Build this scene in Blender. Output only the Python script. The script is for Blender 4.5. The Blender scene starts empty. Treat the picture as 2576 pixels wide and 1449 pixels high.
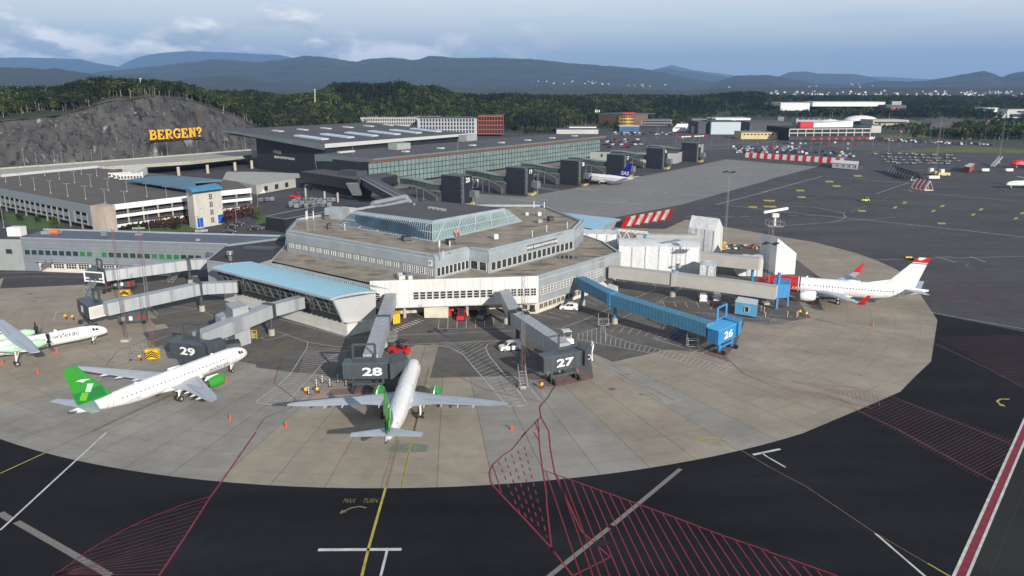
import bpy, bmesh, math, random
import numpy as np
from mathutils import Vector, Matrix, noise
# ---------------------------------------------------------------- camera, world, sun
SC = bpy.context.scene
COL = SC.collection
F_, H_, TH = 1993.0, 52.0, math.radians(14.3)
cd = bpy.data.cameras.new('camera'); cam = bpy.data.objects.new('camera', cd); COL.objects.link(cam)
cam.location = (0, 0, H_); cam.rotation_euler = (math.pi/2-TH, 0, 0)
cd.sensor_width = 36.0; cd.lens = 36.0*F_/2576.0; cd.clip_start = 0.5; cd.clip_end = 60000
SC.camera = cam
SUN_EL, SUN_AZ = 20.3, 151.5
SKY_STRENGTH = 0.10
wd = bpy.data.worlds.new('World'); SC.world = wd; wd.use_nodes = True
def build_world():
 nt = wd.node_tree; nt.nodes.clear(); N = nt.nodes.new; L = nt.links.new
 out = N('ShaderNodeOutputWorld'); bg = N('ShaderNodeBackground'); bg.inputs[1].default_value = SKY_STRENGTH
 sky = N('ShaderNodeTexSky'); sky.sky_type = 'NISHITA'; sky.sun_disc = False
 sky.sun_elevation = math.radians(SUN_EL); sky.sun_rotation = math.radians(SUN_AZ)
 sky.air_density = 1.0; sky.dust_density = 0.6; sky.ozone_density = 2.0
 tc = N('ShaderNodeTexCoord'); sep = N('ShaderNodeSeparateXYZ'); L(tc.outputs['Generated'], sep.inputs[0])
 def math_(op, a, b=None, clamp=False):
  n = N('ShaderNodeMath'); n.operation = op; n.use_clamp = clamp
  for i, v in enumerate((a, b)):
   if v is None: continue
   if isinstance(v, (int, float)): n.inputs[i].default_value = v
   else: L(v, n.inputs[i])
  return n.outputs[0]
 def ramp(v, stops):
  r = N('ShaderNodeValToRGB'); L(v, r.inputs[0]); e = r.color_ramp.elements
  e[0].position, e[1].position = stops[0][0], stops[-1][0]
  for p, c in stops[1:-1]: e.new(p)
  for q, (p, c) in zip(e, stops): q.color = (c, c, c, 1) if isinstance(c, (int, float)) else (*c, 1)
  return r.outputs[0]
 x, y, z = sep.outputs
 zz = math_('MAXIMUM', z, 0.0)
 den = math_('ADD', zz, 0.09)
 cx = math_('DIVIDE', x, den); cy = math_('DIVIDE', y, den)
 cmb = N('ShaderNodeCombineXYZ'); L(math_('MULTIPLY', cx, 0.55), cmb.inputs[0]); L(math_('MULTIPLY', cy, 0.9), cmb.inputs[1])
 n1 = N('ShaderNodeTexNoise'); n1.inputs['Scale'].default_value = 0.75; n1.inputs['Detail'].default_value = 8; n1.inputs['Roughness'].default_value = 0.58; n1.inputs['Distortion'].default_value = 0.5
 L(cmb.outputs[0], n1.inputs['Vector'])
 veil = ramp(n1.outputs[0], [(0.28, 0.55), (0.44, 0.9), (0.56, 1.0)])
 veil = math_('MULTIPLY', veil, ramp(zz, [(0.0, 1.0), (0.06, 0.95), (0.16, 0.9), (0.5, 0.6)]))
 at = math_('ARCTAN2', x, y)
 cmb2 = N('ShaderNodeCombineXYZ'); L(math_('MULTIPLY', at, 7.0), cmb2.inputs[0]); L(math_('MULTIPLY', zz, 17.0), cmb2.inputs[1])
 n2 = N('ShaderNodeTexNoise'); n2.inputs['Scale'].default_value = 1.25; n2.inputs['Detail'].default_value = 9; n2.inputs['Roughness'].default_value = 0.55
 L(cmb2.outputs[0], n2.inputs['Vector'])
 band = ramp(zz, [(0.0, 0.55), (0.025, 0.62), (0.05, 0.5), (0.085, 0.1), (0.13, 0.0)])
 left = ramp(math_('ADD', math_('MULTIPLY', at, 0.8), 0.5), [(0.0, 1.0), (0.40, 0.95), (0.56, 0.0)])
 cum = math_('MULTIPLY', math_('SUBTRACT', math_('ADD', n2.outputs[0], math_('MULTIPLY', band, 0.42)), 0.655), 8.0, True)
 cum = math_('MULTIPLY', cum, left)
 mp = N('ShaderNodeVectorMath'); mp.operation = 'ADD'; L(cmb2.outputs[0], mp.inputs[0]); mp.inputs[1].default_value = (0.05, 0.22, 0)
 n3 = N('ShaderNodeTexNoise'); n3.inputs['Scale'].default_value = 1.25; n3.inputs['Detail'].default_value = 5; L(mp.outputs[0], n3.inputs['Vector'])
 rel = math_('MULTIPLY', math_('SUBTRACT', n2.outputs[0], n3.outputs[0]), 7.0)
 rel = math_('ADD', rel, 0.5, True)
 cc = N('ShaderNodeMix'); cc.data_type = 'RGBA'; L(rel, cc.inputs[0]); cc.inputs[6].default_value = (3.9, 4.2, 4.9, 1); cc.inputs[7].default_value = (10.0, 9.6, 9.3, 1)
 tint = N('ShaderNodeMix'); tint.data_type = 'RGBA'; tint.blend_type = 'MULTIPLY'; tint.inputs[0].default_value = 1.0
 L(sky.outputs[0], tint.inputs[6]); tint.inputs[7].default_value = (0.56, 0.80, 1.02, 1)
 m1 = N('ShaderNodeMix'); m1.data_type = 'RGBA'; L(veil, m1.inputs[0]); L(tint.outputs[2], m1.inputs[6])
 L(ramp(zz, [(0.0, (3.5, 3.9, 4.5)), (0.035, (4.0, 4.4, 5.0)), (0.07, (6.3, 6.7, 7.1)), (0.12, (8.3, 8.4, 8.4)), (0.2, (7.6, 7.7, 7.8)), (0.5, (4.5, 4.8, 5.2))]), m1.inputs[7])
 m2 = N('ShaderNodeMix'); m2.data_type = 'RGBA'; L(cum, m2.inputs[0]); L(m1.outputs[2], m2.inputs[6]); L(cc.outputs[2], m2.inputs[7])
 L(m2.outputs[2], bg.inputs[0]); L(bg.outputs[0], out.inputs[0])
build_world()
sl = bpy.data.lights.new('sun', 'SUN'); sl.energy = 5.0; sl.angle = math.radians(0.55); sl.color = (1.0, 0.93, 0.83)
sun = bpy.data.objects.new('sun', sl); COL.objects.link(sun)
_e, _a = math.radians(SUN_EL), math.radians(SUN_AZ)
sv = Vector((math.sin(_a)*math.cos(_e), math.cos(_a)*math.cos(_e), math.sin(_e)))
sun.rotation_euler = sv.to_track_quat('Z', 'Y').to_euler(); sun.location = (60, -60, 120)
SC.view_settings.view_transform = 'Standard'; SC.view_settings.look = 'None'
SC.view_settings.exposure = 0.2; SC.view_settings.gamma = 1.0
SC.render.engine = 'CYCLES'; SC.cycles.max_bounces = 6; SC.cycles.volume_bounces = 0
RND = random.Random(7)
# ---------------------------------------------------------------- helpers
def P(px, py, z=0.0):
 u = (px-1288)/F_; v = (724.5-py)/F_
 d = (u, math.cos(TH)+v*math.sin(TH), -math.sin(TH)+v*math.cos(TH)); t = (z-H_)/d[2]
 return Vector((d[0]*t, d[1]*t, z))
def PY(px, py, Y):
 u = (px-1288)/F_; v = (724.5-py)/F_
 d = (u, math.cos(TH)+v*math.sin(TH), -math.sin(TH)+v*math.cos(TH)); t = Y/d[1]
 return Vector((d[0]*t, Y, H_+d[2]*t))
def ZA(g, py):
 v = (724.5-py)/F_; s, c = math.sin(TH), math.cos(TH)
 return H_+g[1]*(v*c-s)/(c+v*s)
ROW = {'a': 120.75, 'b': 402.5, 'c': 724.5, 'd': 1086.75}
def k(t, x, y): return (x/4+644*int(t[1]), y/4+ROW[t[0]])
def KP(t, x, y, z=0.0): return P(*k(t, x, y), z)
def KL(t, z, *xy): return [KP(t, xy[i], xy[i+1], z) for i in range(0, len(xy), 2)]
MATS = {}
def _n(nt, t, **kw):
 n = nt.nodes.new(t)
 for a, b in kw.items(): setattr(n, a, b)
 return n
def mat(name, col, rough=0.6, metal=0.0, var=0.10, scale=0.6, bump=0.0, bscale=None, spec=0.5, pattern=None, stretch=(1,1,1), col2=None, alpha=1.0, emit=None, detail=6):
 if name in MATS: return MATS[name]
 m = bpy.data.materials.new(name); m.use_nodes = True; nt = m.node_tree; b = nt.nodes['Principled BSDF']; L = nt.links.new
 b.inputs['Roughness'].default_value = rough; b.inputs['Metallic'].default_value = metal
 b.inputs['Specular IOR Level'].default_value = spec
 tc = _n(nt, 'ShaderNodeTexCoord'); mp = _n(nt, 'ShaderNodeMapping'); mp.inputs['Scale'].default_value = stretch
 L(tc.outputs['Object'], mp.inputs[0])
 nz = _n(nt, 'ShaderNodeTexNoise'); nz.inputs['Scale'].default_value = scale; nz.inputs['Detail'].default_value = detail; nz.inputs['Roughness'].default_value = 0.6
 L(mp.outputs[0], nz.inputs['Vector'])
 rp = _n(nt, 'ShaderNodeValToRGB'); L(nz.outputs[0], rp.inputs[0])
 e = rp.color_ramp.elements; e[0].position = 0.3; e[1].position = 0.7
 c2 = col2 if col2 else tuple(min(1, c*(1+var)) for c in col)
 c1 = tuple(c*(1-var) for c in col) if not col2 else col
 e[0].color = (*c1, 1); e[1].color = (*c2, 1)
 out = rp.outputs[0]
 if pattern:
  kind, pc, kw = pattern                      # panel lines: ('brick', line colour, dict)
  if kind == 'brick':
   bt = _n(nt, 'ShaderNodeTexBrick'); mp2 = _n(nt, 'ShaderNodeMapping'); mp2.inputs['Rotation'].default_value = kw.get('rot', (0,0,0))
   mp2.inputs['Scale'].default_value = kw.get('sc', (1,1,1))
   L(tc.outputs[kw.get('co', 'Object')], mp2.inputs[0]); L(mp2.outputs[0], bt.inputs['Vector'])
   bt.offset = kw.get('offset', 0.5); bt.inputs['Scale'].default_value = 1.0
   bt.inputs['Brick Width'].default_value = kw['w']; bt.inputs['Row Height'].default_value = kw['h']; bt.inputs['Mortar Size'].default_value = kw['m']
   bt.inputs['Mortar Smooth'].default_value = 0.1
   fac = bt.outputs['Fac']
  else:
   wv = _n(nt, 'ShaderNodeTexWave'); mp2 = _n(nt, 'ShaderNodeMapping'); mp2.inputs['Rotation'].default_value = kw.get('rot', (0,0,0))
   L(tc.outputs['Object'], mp2.inputs[0]); L(mp2.outputs[0], wv.inputs['Vector']); wv.bands_direction = kw.get('dir', 'Z')
   wv.inputs['Scale'].default_value = kw['s']; wv.inputs['Distortion'].default_value = kw.get('d', 0)
   r2 = _n(nt, 'ShaderNodeValToRGB'); L(wv.outputs['Fac'], r2.inputs[0]); r2.color_ramp.elements[0].position = kw.get('lo', 0.6); r2.color_ramp.elements[1].position = kw.get('hi', 0.8)
   fac = r2.outputs[0]
  mx = _n(nt, 'ShaderNodeMix', data_type='RGBA'); L(fac, mx.inputs[0]); L(out, mx.inputs[6]); mx.inputs[7].default_value = (*pc, 1)
  out = mx.outputs[2]
 L(out, b.inputs['Base Color'])
 if bump:
  bp = _n(nt, 'ShaderNodeBump'); bp.inputs['Strength'].default_value = bump; bp.inputs['Distance'].default_value = 0.2
  n2 = _n(nt, 'ShaderNodeTexNoise'); n2.inputs['Scale'].default_value = bscale or scale*6; n2.inputs['Detail'].default_value = 5
  L(tc.outputs['Object'], n2.inputs['Vector']); L(n2.outputs[0], bp.inputs['Height']); L(bp.outputs[0], b.inputs['Normal'])
 if emit: b.inputs['Emission Color'].default_value = (*emit[0], 1); b.inputs['Emission Strength'].default_value = emit[1]
 MATS[name] = m; return m
class MB:
 def __init__(s): s.v = []; s.f = []; s.mi = []
 def face(s, pts, m=0):
  i = len(s.v); s.v += [tuple(p) for p in pts]; s.f.append(list(range(i, i+len(pts)))); s.mi.append(m)
 def ring(s, pts): i = len(s.v); s.v += [tuple(p) for p in pts]; return list(range(i, i+len(pts)))
 def prism(s, poly, z0, z1, m=0, mt=None, top=True, bot=True):
  n = len(poly); a = s.ring([(p[0], p[1], z0) for p in poly]); b = s.ring([(p[0], p[1], z1) for p in poly])
  for i in range(n): j = (i+1) % n; s.f.append([a[i], a[j], b[j], b[i]]); s.mi.append(m)
  if top: s.f.append(b); s.mi.append(m if mt is None else mt)
  if bot: s.f.append(a[::-1]); s.mi.append(m)
  return s
 def box(s, c, d, rz=0.0, m=0, mt=None):
  x, y, z = d[0]/2, d[1]/2, d[2]; cr, sr = math.cos(rz), math.sin(rz)
  return s.prism([(c[0]+a*cr-b*sr, c[1]+a*sr+b*cr) for a, b in ((-x,-y),(x,-y),(x,y),(-x,y))], c[2], c[2]+z, m, mt)
 def hull8(s, lo, hi, m=0):
  a = s.ring(lo); b = s.ring(hi); n = len(lo)
  for i in range(n): j = (i+1) % n; s.f.append([a[i], a[j], b[j], b[i]]); s.mi.append(m)
  s.f.append(b); s.mi.append(m); s.f.append(a[::-1]); s.mi.append(m); return s
 def beam(s, p0, p1, w, h, m=0, up=(0,0,1)):
  p0, p1 = Vector(p0), Vector(p1); d = (p1-p0).normalized(); u = Vector(up)
  if abs(d.dot(u)) > 0.98: u = Vector((1,0,0))
  r = d.cross(u).normalized(); q = r.cross(d).normalized()
  o = [r*(-w/2)+q*(-h/2), r*(w/2)+q*(-h/2), r*(w/2)+q*(h/2), r*(-w/2)+q*(h/2)]
  return s.hull8([p0+x for x in o], [p1+x for x in o], m)
 def tube(s, p0, p1, r0, r1=None, n=10, m=0, cap=True):
  r1 = r0 if r1 is None else r1; p0, p1 = Vector(p0), Vector(p1); d = (p1-p0).normalized(); u = Vector((0,0,1)) if abs(d.z) < 0.95 else Vector((1,0,0))
  a = d.cross(u).normalized(); b = d.cross(a).normalized()
  A = s.ring([p0+(a*math.cos(t)+b*math.sin(t))*r0 for t in [2*math.pi*i/n for i in range(n)]])
  B = s.ring([p1+(a*math.cos(t)+b*math.sin(t))*r1 for t in [2*math.pi*i/n for i in range(n)]])
  for i in range(n): j = (i+1) % n; s.f.append([A[i], A[j], B[j], B[i]]); s.mi.append(m)
  if cap: s.f.append(A[::-1]); s.mi.append(m); s.f.append(B); s.mi.append(m)
  return s
 def loft(s, rings, m=0, caps=True, closed=True):
  R = [s.ring(r) for r in rings]; n = len(R[0])
  for q in range(len(R)-1):
   for i in range(n if closed else n-1): j = (i+1) % n; s.f.append([R[q][i], R[q][j], R[q+1][j], R[q+1][i]]); s.mi.append(m)
  if caps: s.f.append(R[0][::-1]); s.mi.append(m); s.f.append(R[-1]); s.mi.append(m)
  return s
 def strip(s, pts, w, z, m=0, closed=False):
  pts = [Vector((p[0], p[1], 0)) for p in pts]
  if closed: pts = pts+[pts[0]]
  n = len(pts); L_, R_ = [], []
  for i, p in enumerate(pts):
   a = pts[max(i-1, 0)]; b = pts[min(i+1, n-1)]; d = (b-a)
   if closed and i in (0, n-1): d = pts[1]-pts[-2]
   if d.length < 1e-6: d = Vector((1,0,0))
   d.normalize(); r = Vector((-d.y, d.x, 0))*(w/2); L_.append(p+r); R_.append(p-r)
  for i in range(n-1): s.face([(L_[i].x, L_[i].y, z), (R_[i].x, R_[i].y, z), (R_[i+1].x, R_[i+1].y, z), (L_[i+1].x, L_[i+1].y, z)], m)
  return s
 def build(s, name, mats, parent=None, smooth=False, org=None):
  me = bpy.data.meshes.new(name)
  o = Vector(org) if org is not None else (Vector(parent.get('_o', (0,0,0))) if parent else Vector((0,0,0)))
  me.from_pydata([(x-o.x, y-o.y, z-o.z) for x, y, z in s.v], [], s.f)
  if not isinstance(mats, (list, tuple)): mats = [mats]
  for q in mats: me.materials.append(q)
  if len(mats) > 1: me.polygons.foreach_set('material_index', s.mi)
  bm = bmesh.new(); bm.from_mesh(me); bmesh.ops.recalc_face_normals(bm, faces=bm.faces); bm.to_mesh(me); bm.free()
  if smooth: me.polygons.foreach_set('use_smooth', [True]*len(me.polygons)); me.set_sharp_from_angle(angle=math.radians(smooth if smooth is not True else 40))
  ob = bpy.data.objects.new(name, me); COL.objects.link(ob)
  if parent: ob.parent = parent; ob['_o'] = tuple(o)
  else: ob.location = o
  return ob
def tag(o, label=None, cat=None, group=None, kind=None):
 if label: o['label'] = label
 if cat: o['category'] = cat
 if group: o['group'] = group
 if kind: o['kind'] = kind
 return o
def thing(name, label, cat, loc=(0,0,0), group=None, rz=0.0, local=False):
 o = bpy.data.objects.new(name, None); COL.objects.link(o); o.location = loc; o.rotation_euler = (0,0,rz); o.empty_display_size = 0.5
 o['_o'] = (0,0,0) if local else tuple(loc)     # local: parts are modelled round the empty's own origin
 return tag(o, label, cat, group)
def part(name, ob_mesh, parent, loc=(0,0,0), rot=(0,0,0), scale=None):
 o = bpy.data.objects.new(name, ob_mesh); COL.objects.link(o); o.parent = parent; o.location = loc; o.rotation_euler = rot
 if scale: o.scale = scale
 o['_o'] = (0,0,0); return o
def kids(o): return list(o.children)
def dup(root, loc=None, rz=None, label=None, group=None, sc=None, tree=None):
 tree = tree or snap(root); r = root.copy(); COL.objects.link(r)
 if loc is not None: r.location = loc
 if rz is not None: r.rotation_euler = (0,0,rz)
 if sc: r.scale = (sc,)*3 if isinstance(sc, (int, float)) else sc
 if label: r['label'] = label
 if group: r['group'] = group
 def rec(src, par):
  for ch, sub in src:
   c = ch.copy(); COL.objects.link(c); c.parent = par; rec(sub, c)
 rec(tree, r); return r
def snap(root): return [(c, snap(c)) for c in list(kids(root))]
def text_mesh(txt, size, depth=0.02, bold=0.0, sx=1.0, shear=0.0, align='CENTER'):
 cu = bpy.data.curves.new('lettering', 'FONT'); cu.body = txt; cu.size = size; cu.extrude = depth; cu.offset = bold; cu.align_x = align; cu.align_y = 'CENTER'; cu.resolution_u = 3; cu.shear = shear
 o = bpy.data.objects.new('lettering', cu); COL.objects.link(o)
 dg = bpy.context.evaluated_depsgraph_get(); me = bpy.data.meshes.new_from_object(o.evaluated_get(dg)); bpy.data.objects.remove(o); bpy.data.curves.remove(cu)
 if sx != 1.0:
  for v in me.vertices: v.co.x *= sx
 return me
def put_text(name, txt, size, m, parent, pos, xdir, updir, **kw):
 me = text_mesh(txt, size, **kw); me.materials.clear(); me.materials.append(m)
 X = Vector(xdir).normalized(); U = Vector(updir).normalized(); Z = X.cross(U)
 M = Matrix((X, U, Z)).transposed()
 o = bpy.data.objects.new(name, me); COL.objects.link(o); org = Vector(parent.get('_o', (0,0,0))); o.parent = parent
 o.location = Vector(pos)-org; o.rotation_euler = M.to_euler(); o['_o'] = (0,0,0); return o
def lerp(a, b, t): return Vector(a)*(1-t)+Vector(b)*t
# ---------------------------------------------------------------- ground and pavements
CX, CY, CR = -18.24, 219.91, 124.1
def ground_mat():
 m = mat('field_ground', (0.014, 0.022, 0.010), 0.95, var=0.35, scale=0.006, col2=(0.035, 0.045, 0.018), bump=0.3, bscale=0.3)
 return m
def asphalt_mat(name, c1, c2, streak, patch=0.25, rough=0.88, ang=0.4):
 m = bpy.data.materials.new(name); m.use_nodes = True; nt = m.node_tree; b = nt.nodes['Principled BSDF']; L = nt.links.new
 b.inputs['Roughness'].default_value = rough; b.inputs['Specular IOR Level'].default_value = 0.2
 tc = _n(nt, 'ShaderNodeTexCoord')
 def nz(sc, st, rot, det=5, rg=0.6):
  mp = _n(nt, 'ShaderNodeMapping'); mp.inputs['Scale'].default_value = st; mp.inputs['Rotation'].default_value = (0,0,rot); L(tc.outputs['Object'], mp.inputs[0])
  n = _n(nt, 'ShaderNodeTexNoise'); n.inputs['Scale'].default_value = sc; n.inputs['Detail'].default_value = det; n.inputs['Roughness'].default_value = rg; L(mp.outputs[0], n.inputs['Vector']); return n.outputs[0]
 def mx(t, f, a, bb, fac=None):
  n = _n(nt, 'ShaderNodeMix', data_type='RGBA', blend_type=t); n.inputs[0].default_value = fac if fac is not None else 1
  if f is not None: L(f, n.inputs[0])
  for i, v in ((6, a), (7, bb)):
   if isinstance(v, tuple): n.inputs[i].default_value = (*v, 1)
   else: L(v, n.inputs[i])
  return n.outputs[2]
 def rp(v, lo, hi, a, bb):
  r = _n(nt, 'ShaderNodeValToRGB'); L(v, r.inputs[0]); r.color_ramp.elements[0].position = lo; r.color_ramp.elements[1].position = hi
  r.color_ramp.elements[0].color = (a,a,a,1); r.color_ramp.elements[1].color = (bb,bb,bb,1); return r.outputs[0]
 base = mx('MIX', rp(nz(0.035, (1,1,1), 0), 0.3, 0.7, 0, 1), c1, c2)
 base = mx('MULTIPLY', None, base, rp(nz(0.12, (0.14, 1, 1), ang), 0.3, 0.72, 1-streak, 1+streak*0.3))
 base = mx('MULTIPLY', None, base, rp(nz(0.4, (1,1,1), 0, 8, 0.7), 0.3, 0.7, 1-patch, 1+patch*0.4))
 base = mx('MULTIPLY', None, base, rp(nz(9.0, (1,1,1), 0, 2), 0.2, 0.8, 0.82, 1.0))
 L(base, b.inputs['Base Color']); MATS[name] = m
 bp = _n(nt, 'ShaderNodeBump'); bp.inputs['Strength'].default_value = 0.25; bp.inputs['Distance'].default_value = 0.02; L(nz(14, (1,1,1), 0, 3), bp.inputs['Height']); L(bp.outputs[0], b.inputs['Normal'])
 return m
def concrete_mat():
 m = asphalt_mat('apron_concrete', (0.350, 0.306, 0.240), (0.392, 0.346, 0.278), 0.12, 0.14, 0.85, -0.5); nt = m.node_tree; L = nt.links.new; b = nt.nodes['Principled BSDF']
 src = b.inputs['Base Color'].links[0].from_socket
 tc = _n(nt, 'ShaderNodeTexCoord'); sp = _n(nt, 'ShaderNodeSeparateXYZ'); L(tc.outputs['Object'], sp.inputs[0])
 def mm(op, a, bb=None, c=None):
  n = _n(nt, 'ShaderNodeMath', operation=op)
  for i, v in enumerate((a, bb, c)):
   if v is None: continue
   if isinstance(v, (int, float)): n.inputs[i].default_value = v
   else: L(v, n.inputs[i])
  return n.outputs[0]
 x, y = sp.outputs[0], sp.outputs[1]            # object origin sits at the apron's centre
 r = mm('SQRT', mm('ADD', mm('MULTIPLY', x, x), mm('MULTIPLY', y, y)))
 a = mm('MULTIPLY', mm('ARCTAN2', y, x), 180/math.pi)
 u = mm('DIVIDE', mm('ADD', a, 91.15+349), 3.47); w = mm('DIVIDE', mm('SUBTRACT', r, 4.4), 5.05)
 fu, fw = mm('FRACT', u), mm('FRACT', w); iu, iw = mm('FLOOR', u), mm('FLOOR', w)
 du = mm('MULTIPLY', mm('SUBTRACT', 0.5, mm('ABSOLUTE', mm('SUBTRACT', fu, 0.5))), mm('MULTIPLY', r, 3.47*math.pi/180))
 dw = mm('MULTIPLY', mm('SUBTRACT', 0.5, mm('ABSOLUTE', mm('SUBTRACT', fw, 0.5))), 5.05)
 ln = mm('MULTIPLY', mm('MINIMUM', mm('LESS_THAN', du, 0.07), 1), 0.38); l2 = mm('MULTIPLY', mm('LESS_THAN', dw, 0.055), 0.25)
 line = mm('MAXIMUM', ln, l2)
 wn = _n(nt, 'ShaderNodeTexWhiteNoise', noise_dimensions='1D'); L(iu, wn.inputs['W'])
 cb = _n(nt, 'ShaderNodeCombineXYZ'); L(iu, cb.inputs[0]); L(iw, cb.inputs[1])
 w2 = _n(nt, 'ShaderNodeTexWhiteNoise', noise_dimensions='2D'); L(cb.outputs[0], w2.inputs['Vector'])
 def sector(lo, hi): return mm('MULTIPLY', mm('GREATER_THAN', iu, lo), mm('LESS_THAN', iu, hi))
 blue = None
 for lo, hi in SECT:
  n0 = math.floor((lo+91.15+349)/3.47+0.5)-0.5; n1 = math.floor((hi+91.15+349)/3.47+0.5)-0.5
  s = sector(n0, n1); blue = s if blue is None else mm('MAXIMUM', blue, s)
 f = mm('MULTIPLY', blue, 0.65)
 mxa = _n(nt, 'ShaderNodeMix', data_type='RGBA'); L(f, mxa.inputs[0]); L(src, mxa.inputs[6]);
 mul = _n(nt, 'ShaderNodeMix', data_type='RGBA', blend_type='MULTIPLY'); mul.inputs[0].default_value = 1; L(src, mul.inputs[6]); mul.inputs[7].default_value = (0.86, 0.97, 1.17, 1); L(mul.outputs[2], mxa.inputs[7])
 v = mm('MULTIPLY_ADD', w2.outputs['Value'], 0.06, 0.97); v = mm('MULTIPLY', v, mm('MULTIPLY_ADD', wn.outputs['Value'], 0.08, 0.96)); v = mm('MULTIPLY', v, mm('SUBTRACT', 1.0, line))
 mb = _n(nt, 'ShaderNodeMix', data_type='RGBA', blend_type='MULTIPLY'); mb.inputs[0].default_value = 1; L(mxa.outputs[2], mb.inputs[6]); L(v, mb.inputs[7])
 sn = _n(nt, 'ShaderNodeTexNoise'); sn.inputs['Scale'].default_value = 0.09; sn.inputs['Detail'].default_value = 9; sn.inputs['Roughness'].default_value = .7; L(tc.outputs['Object'], sn.inputs['Vector']); sr = _n(nt, 'ShaderNodeValToRGB'); L(sn.outputs[0], sr.inputs[0]); sr.color_ramp.elements[0].position = .34; sr.color_ramp.elements[0].color = (.80,.79,.80,1); sr.color_ramp.elements[1].position = .58; sr.color_ramp.elements[1].color = (1,1,1,1)
 m9 = _n(nt, 'ShaderNodeMix', data_type='RGBA', blend_type='MULTIPLY'); m9.inputs[0].default_value = 1; L(mb.outputs[2], m9.inputs[6]); L(sr.outputs[0], m9.inputs[7]); L(m9.outputs[2], b.inputs['Base Color']); return m
SECT = [(-119.2, -101.8), (-84.3, -73.9), (-66.9, -59.9)][:2]+[(-67.0, -63.4), (-122.7, -115.8)]
def sheet(name, poly, z, m, org=None, kind='structure'):
 mb = MB(); mb.face([(p[0], p[1], z) for p in poly]); o = mb.build(name, m, None, org=org or (0,0,0)); o['kind'] = kind; return o
m_asph = asphalt_mat('old_asphalt', (0.080, 0.079, 0.086), (0.112, 0.110, 0.118), 0.30, 0.25, ang=0.9)
m_dark = asphalt_mat('new_asphalt', (0.0095, 0.0095, 0.0140), (0.0200, 0.0200, 0.0260), 0.6, 0.35, 0.9, ang=-0.9)
m_inner = asphalt_mat('stand_asphalt', (0.135, 0.126, 0.116), (0.180, 0.168, 0.155), 0.25, 0.3, ang=0.2)
m_stand = asphalt_mat('pale_concrete', (0.235, 0.23, 0.227), (0.27, 0.264, 0.258), 0.12, 0.15, ang=0.6)
m_taxi = asphalt_mat('brown_asphalt', (0.026, 0.026, 0.026), (0.036, 0.036, 0.035), 0.15, 0.2, ang=1.1)
sheet('ground', [(-30000,-2000),(30000,-2000),(30000,40000),(-30000,40000)], 0, ground_mat())
tar = [(-700,20),(700,20),(900,500), P(2900,381), P(2576,372), P(2250,352), P(2000,335), P(1700,322), P(1300,325), P(1000,345), P(640,392), P(300,410), P(0,428), P(-300,445)]
sheet('tarmac', tar, 0.004, m_asph)
RL0, RL1 = P(2417,1449), P(2576,1085)
rd = (RL1-RL0).normalized()
sheet('new_tarmac', [(-160,20), RL0-rd*60, RL0+rd*64, P(2900,900), P(2357,791), (20,200), (-60,200), (-130,140)], 0.008, m_dark)
sheet('taxiway', [RL0-rd*60, RL0+rd*140, (RL0+rd*140)+Vector((200,0,0)), (RL0-rd*60)+Vector((260,0,0))], 0.009, m_taxi)
rim = []
for i in range(0, 61):
 a = math.radians(-178+ (118.6)*i/60); rim.append(Vector((CX+CR*math.cos(a), CY+CR*math.sin(a), 0)))
rim += KL('c3', 0, 900,1230, 1330,1045, 1490,880, 1640,740, 1705,325, 1540,75)+KL('b3', 0, 1410,1170, 1250,1080, 1090,1010, 880,935, 480,830, 80,765)+[KP('b2', 1750,600), KP('b2',1540,695)]
rim += [Vector((20,300,0)), Vector((-60,240,0)), P(215,716), P(0,726)]
sheet('concrete_apron', rim, 0.012, concrete_mat(), org=(CX, CY, 0))
sheet('concrete_stand', KL('a3', 0, 500,1195, 0,1325)+KL('b2', 0, 2576,205, 1700,450, 1000,585)+[P(1290,600), P(1100,540), P(1000,500), P(1160,485)]+KL('b2', 0, 130,370)+KL('a2', 0, 1500,1255, 1900,1175, 2150,1120)+KL('a3', 0, 0,1155), 0.010, m_stand)
inner = KL('b0', 0, 860,1255, 1030,1290, 1330,1330)+KL('c0', 0, 1480,210, 1700,400, 1430,452, 1560,590, 1700,640)+KL('c1', 0, -150,740, 0,770, 0,800, 380,850, 640,870, 900,930, 1000,1060, 1400,1060, 1500,700, 1590,575, 1838,572, 1750,907, 2280,893)+KL('c2', 0, 0,885, 230,930, 820,905, 780,640, 1010,745, 1350,670, 1560,620, 1960,650, 2260,560, 2340,340)+KL('c3', 0, 0,372, 150,365, 250,330, 430,300, 320,150, 130,40)+KL('b3', 0, 520,1180, 300,1010, 0,900)+KL('b2', 0, 2300,850, 1900,850)+[Vector((60,260,0)), Vector((0,260,0)), Vector((-60,250,0)), P(0,640), P(0,650)]
inner = inner[:-2]+[P(300,690)]
sheet('service_road', inner, 0.016, m_inner)
m_beige = asphalt_mat('worn_concrete', (0.150, 0.135, 0.110), (0.185, 0.168, 0.140), 0.15, 0.2)
sheet('stand_lane_29', KL('c1', 0, 0,655, 370,500, 550,530, 60,745, -150,740), 0.019, m_beige)['kind'] = 'structure'
bpy.data.objects['stand_lane_29'].name = 'stand_lane'
sheet('stand_lane', KL('c0', 0, 1500,310, 2200,262, 2100,330, 1560,370), 0.019, m_beige)
sheet('stand_lane', KL('c2', 0, 1130,300, 1250,258, 1700,345, 1640,420, 1380,400), 0.019, m_beige)
m_grass = mat('rough_grass', (0.055,0.075,0.018), 0.95, var=0.4, scale=0.08, col2=(0.12,0.125,0.03), bump=0.6, bscale=0.9)
m_lawn = mat('lawn_grass', (0.040,0.085,0.018), 0.95, scale=0.3, col2=(0.065,0.12,0.028), bump=0.5, bscale=2)
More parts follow.
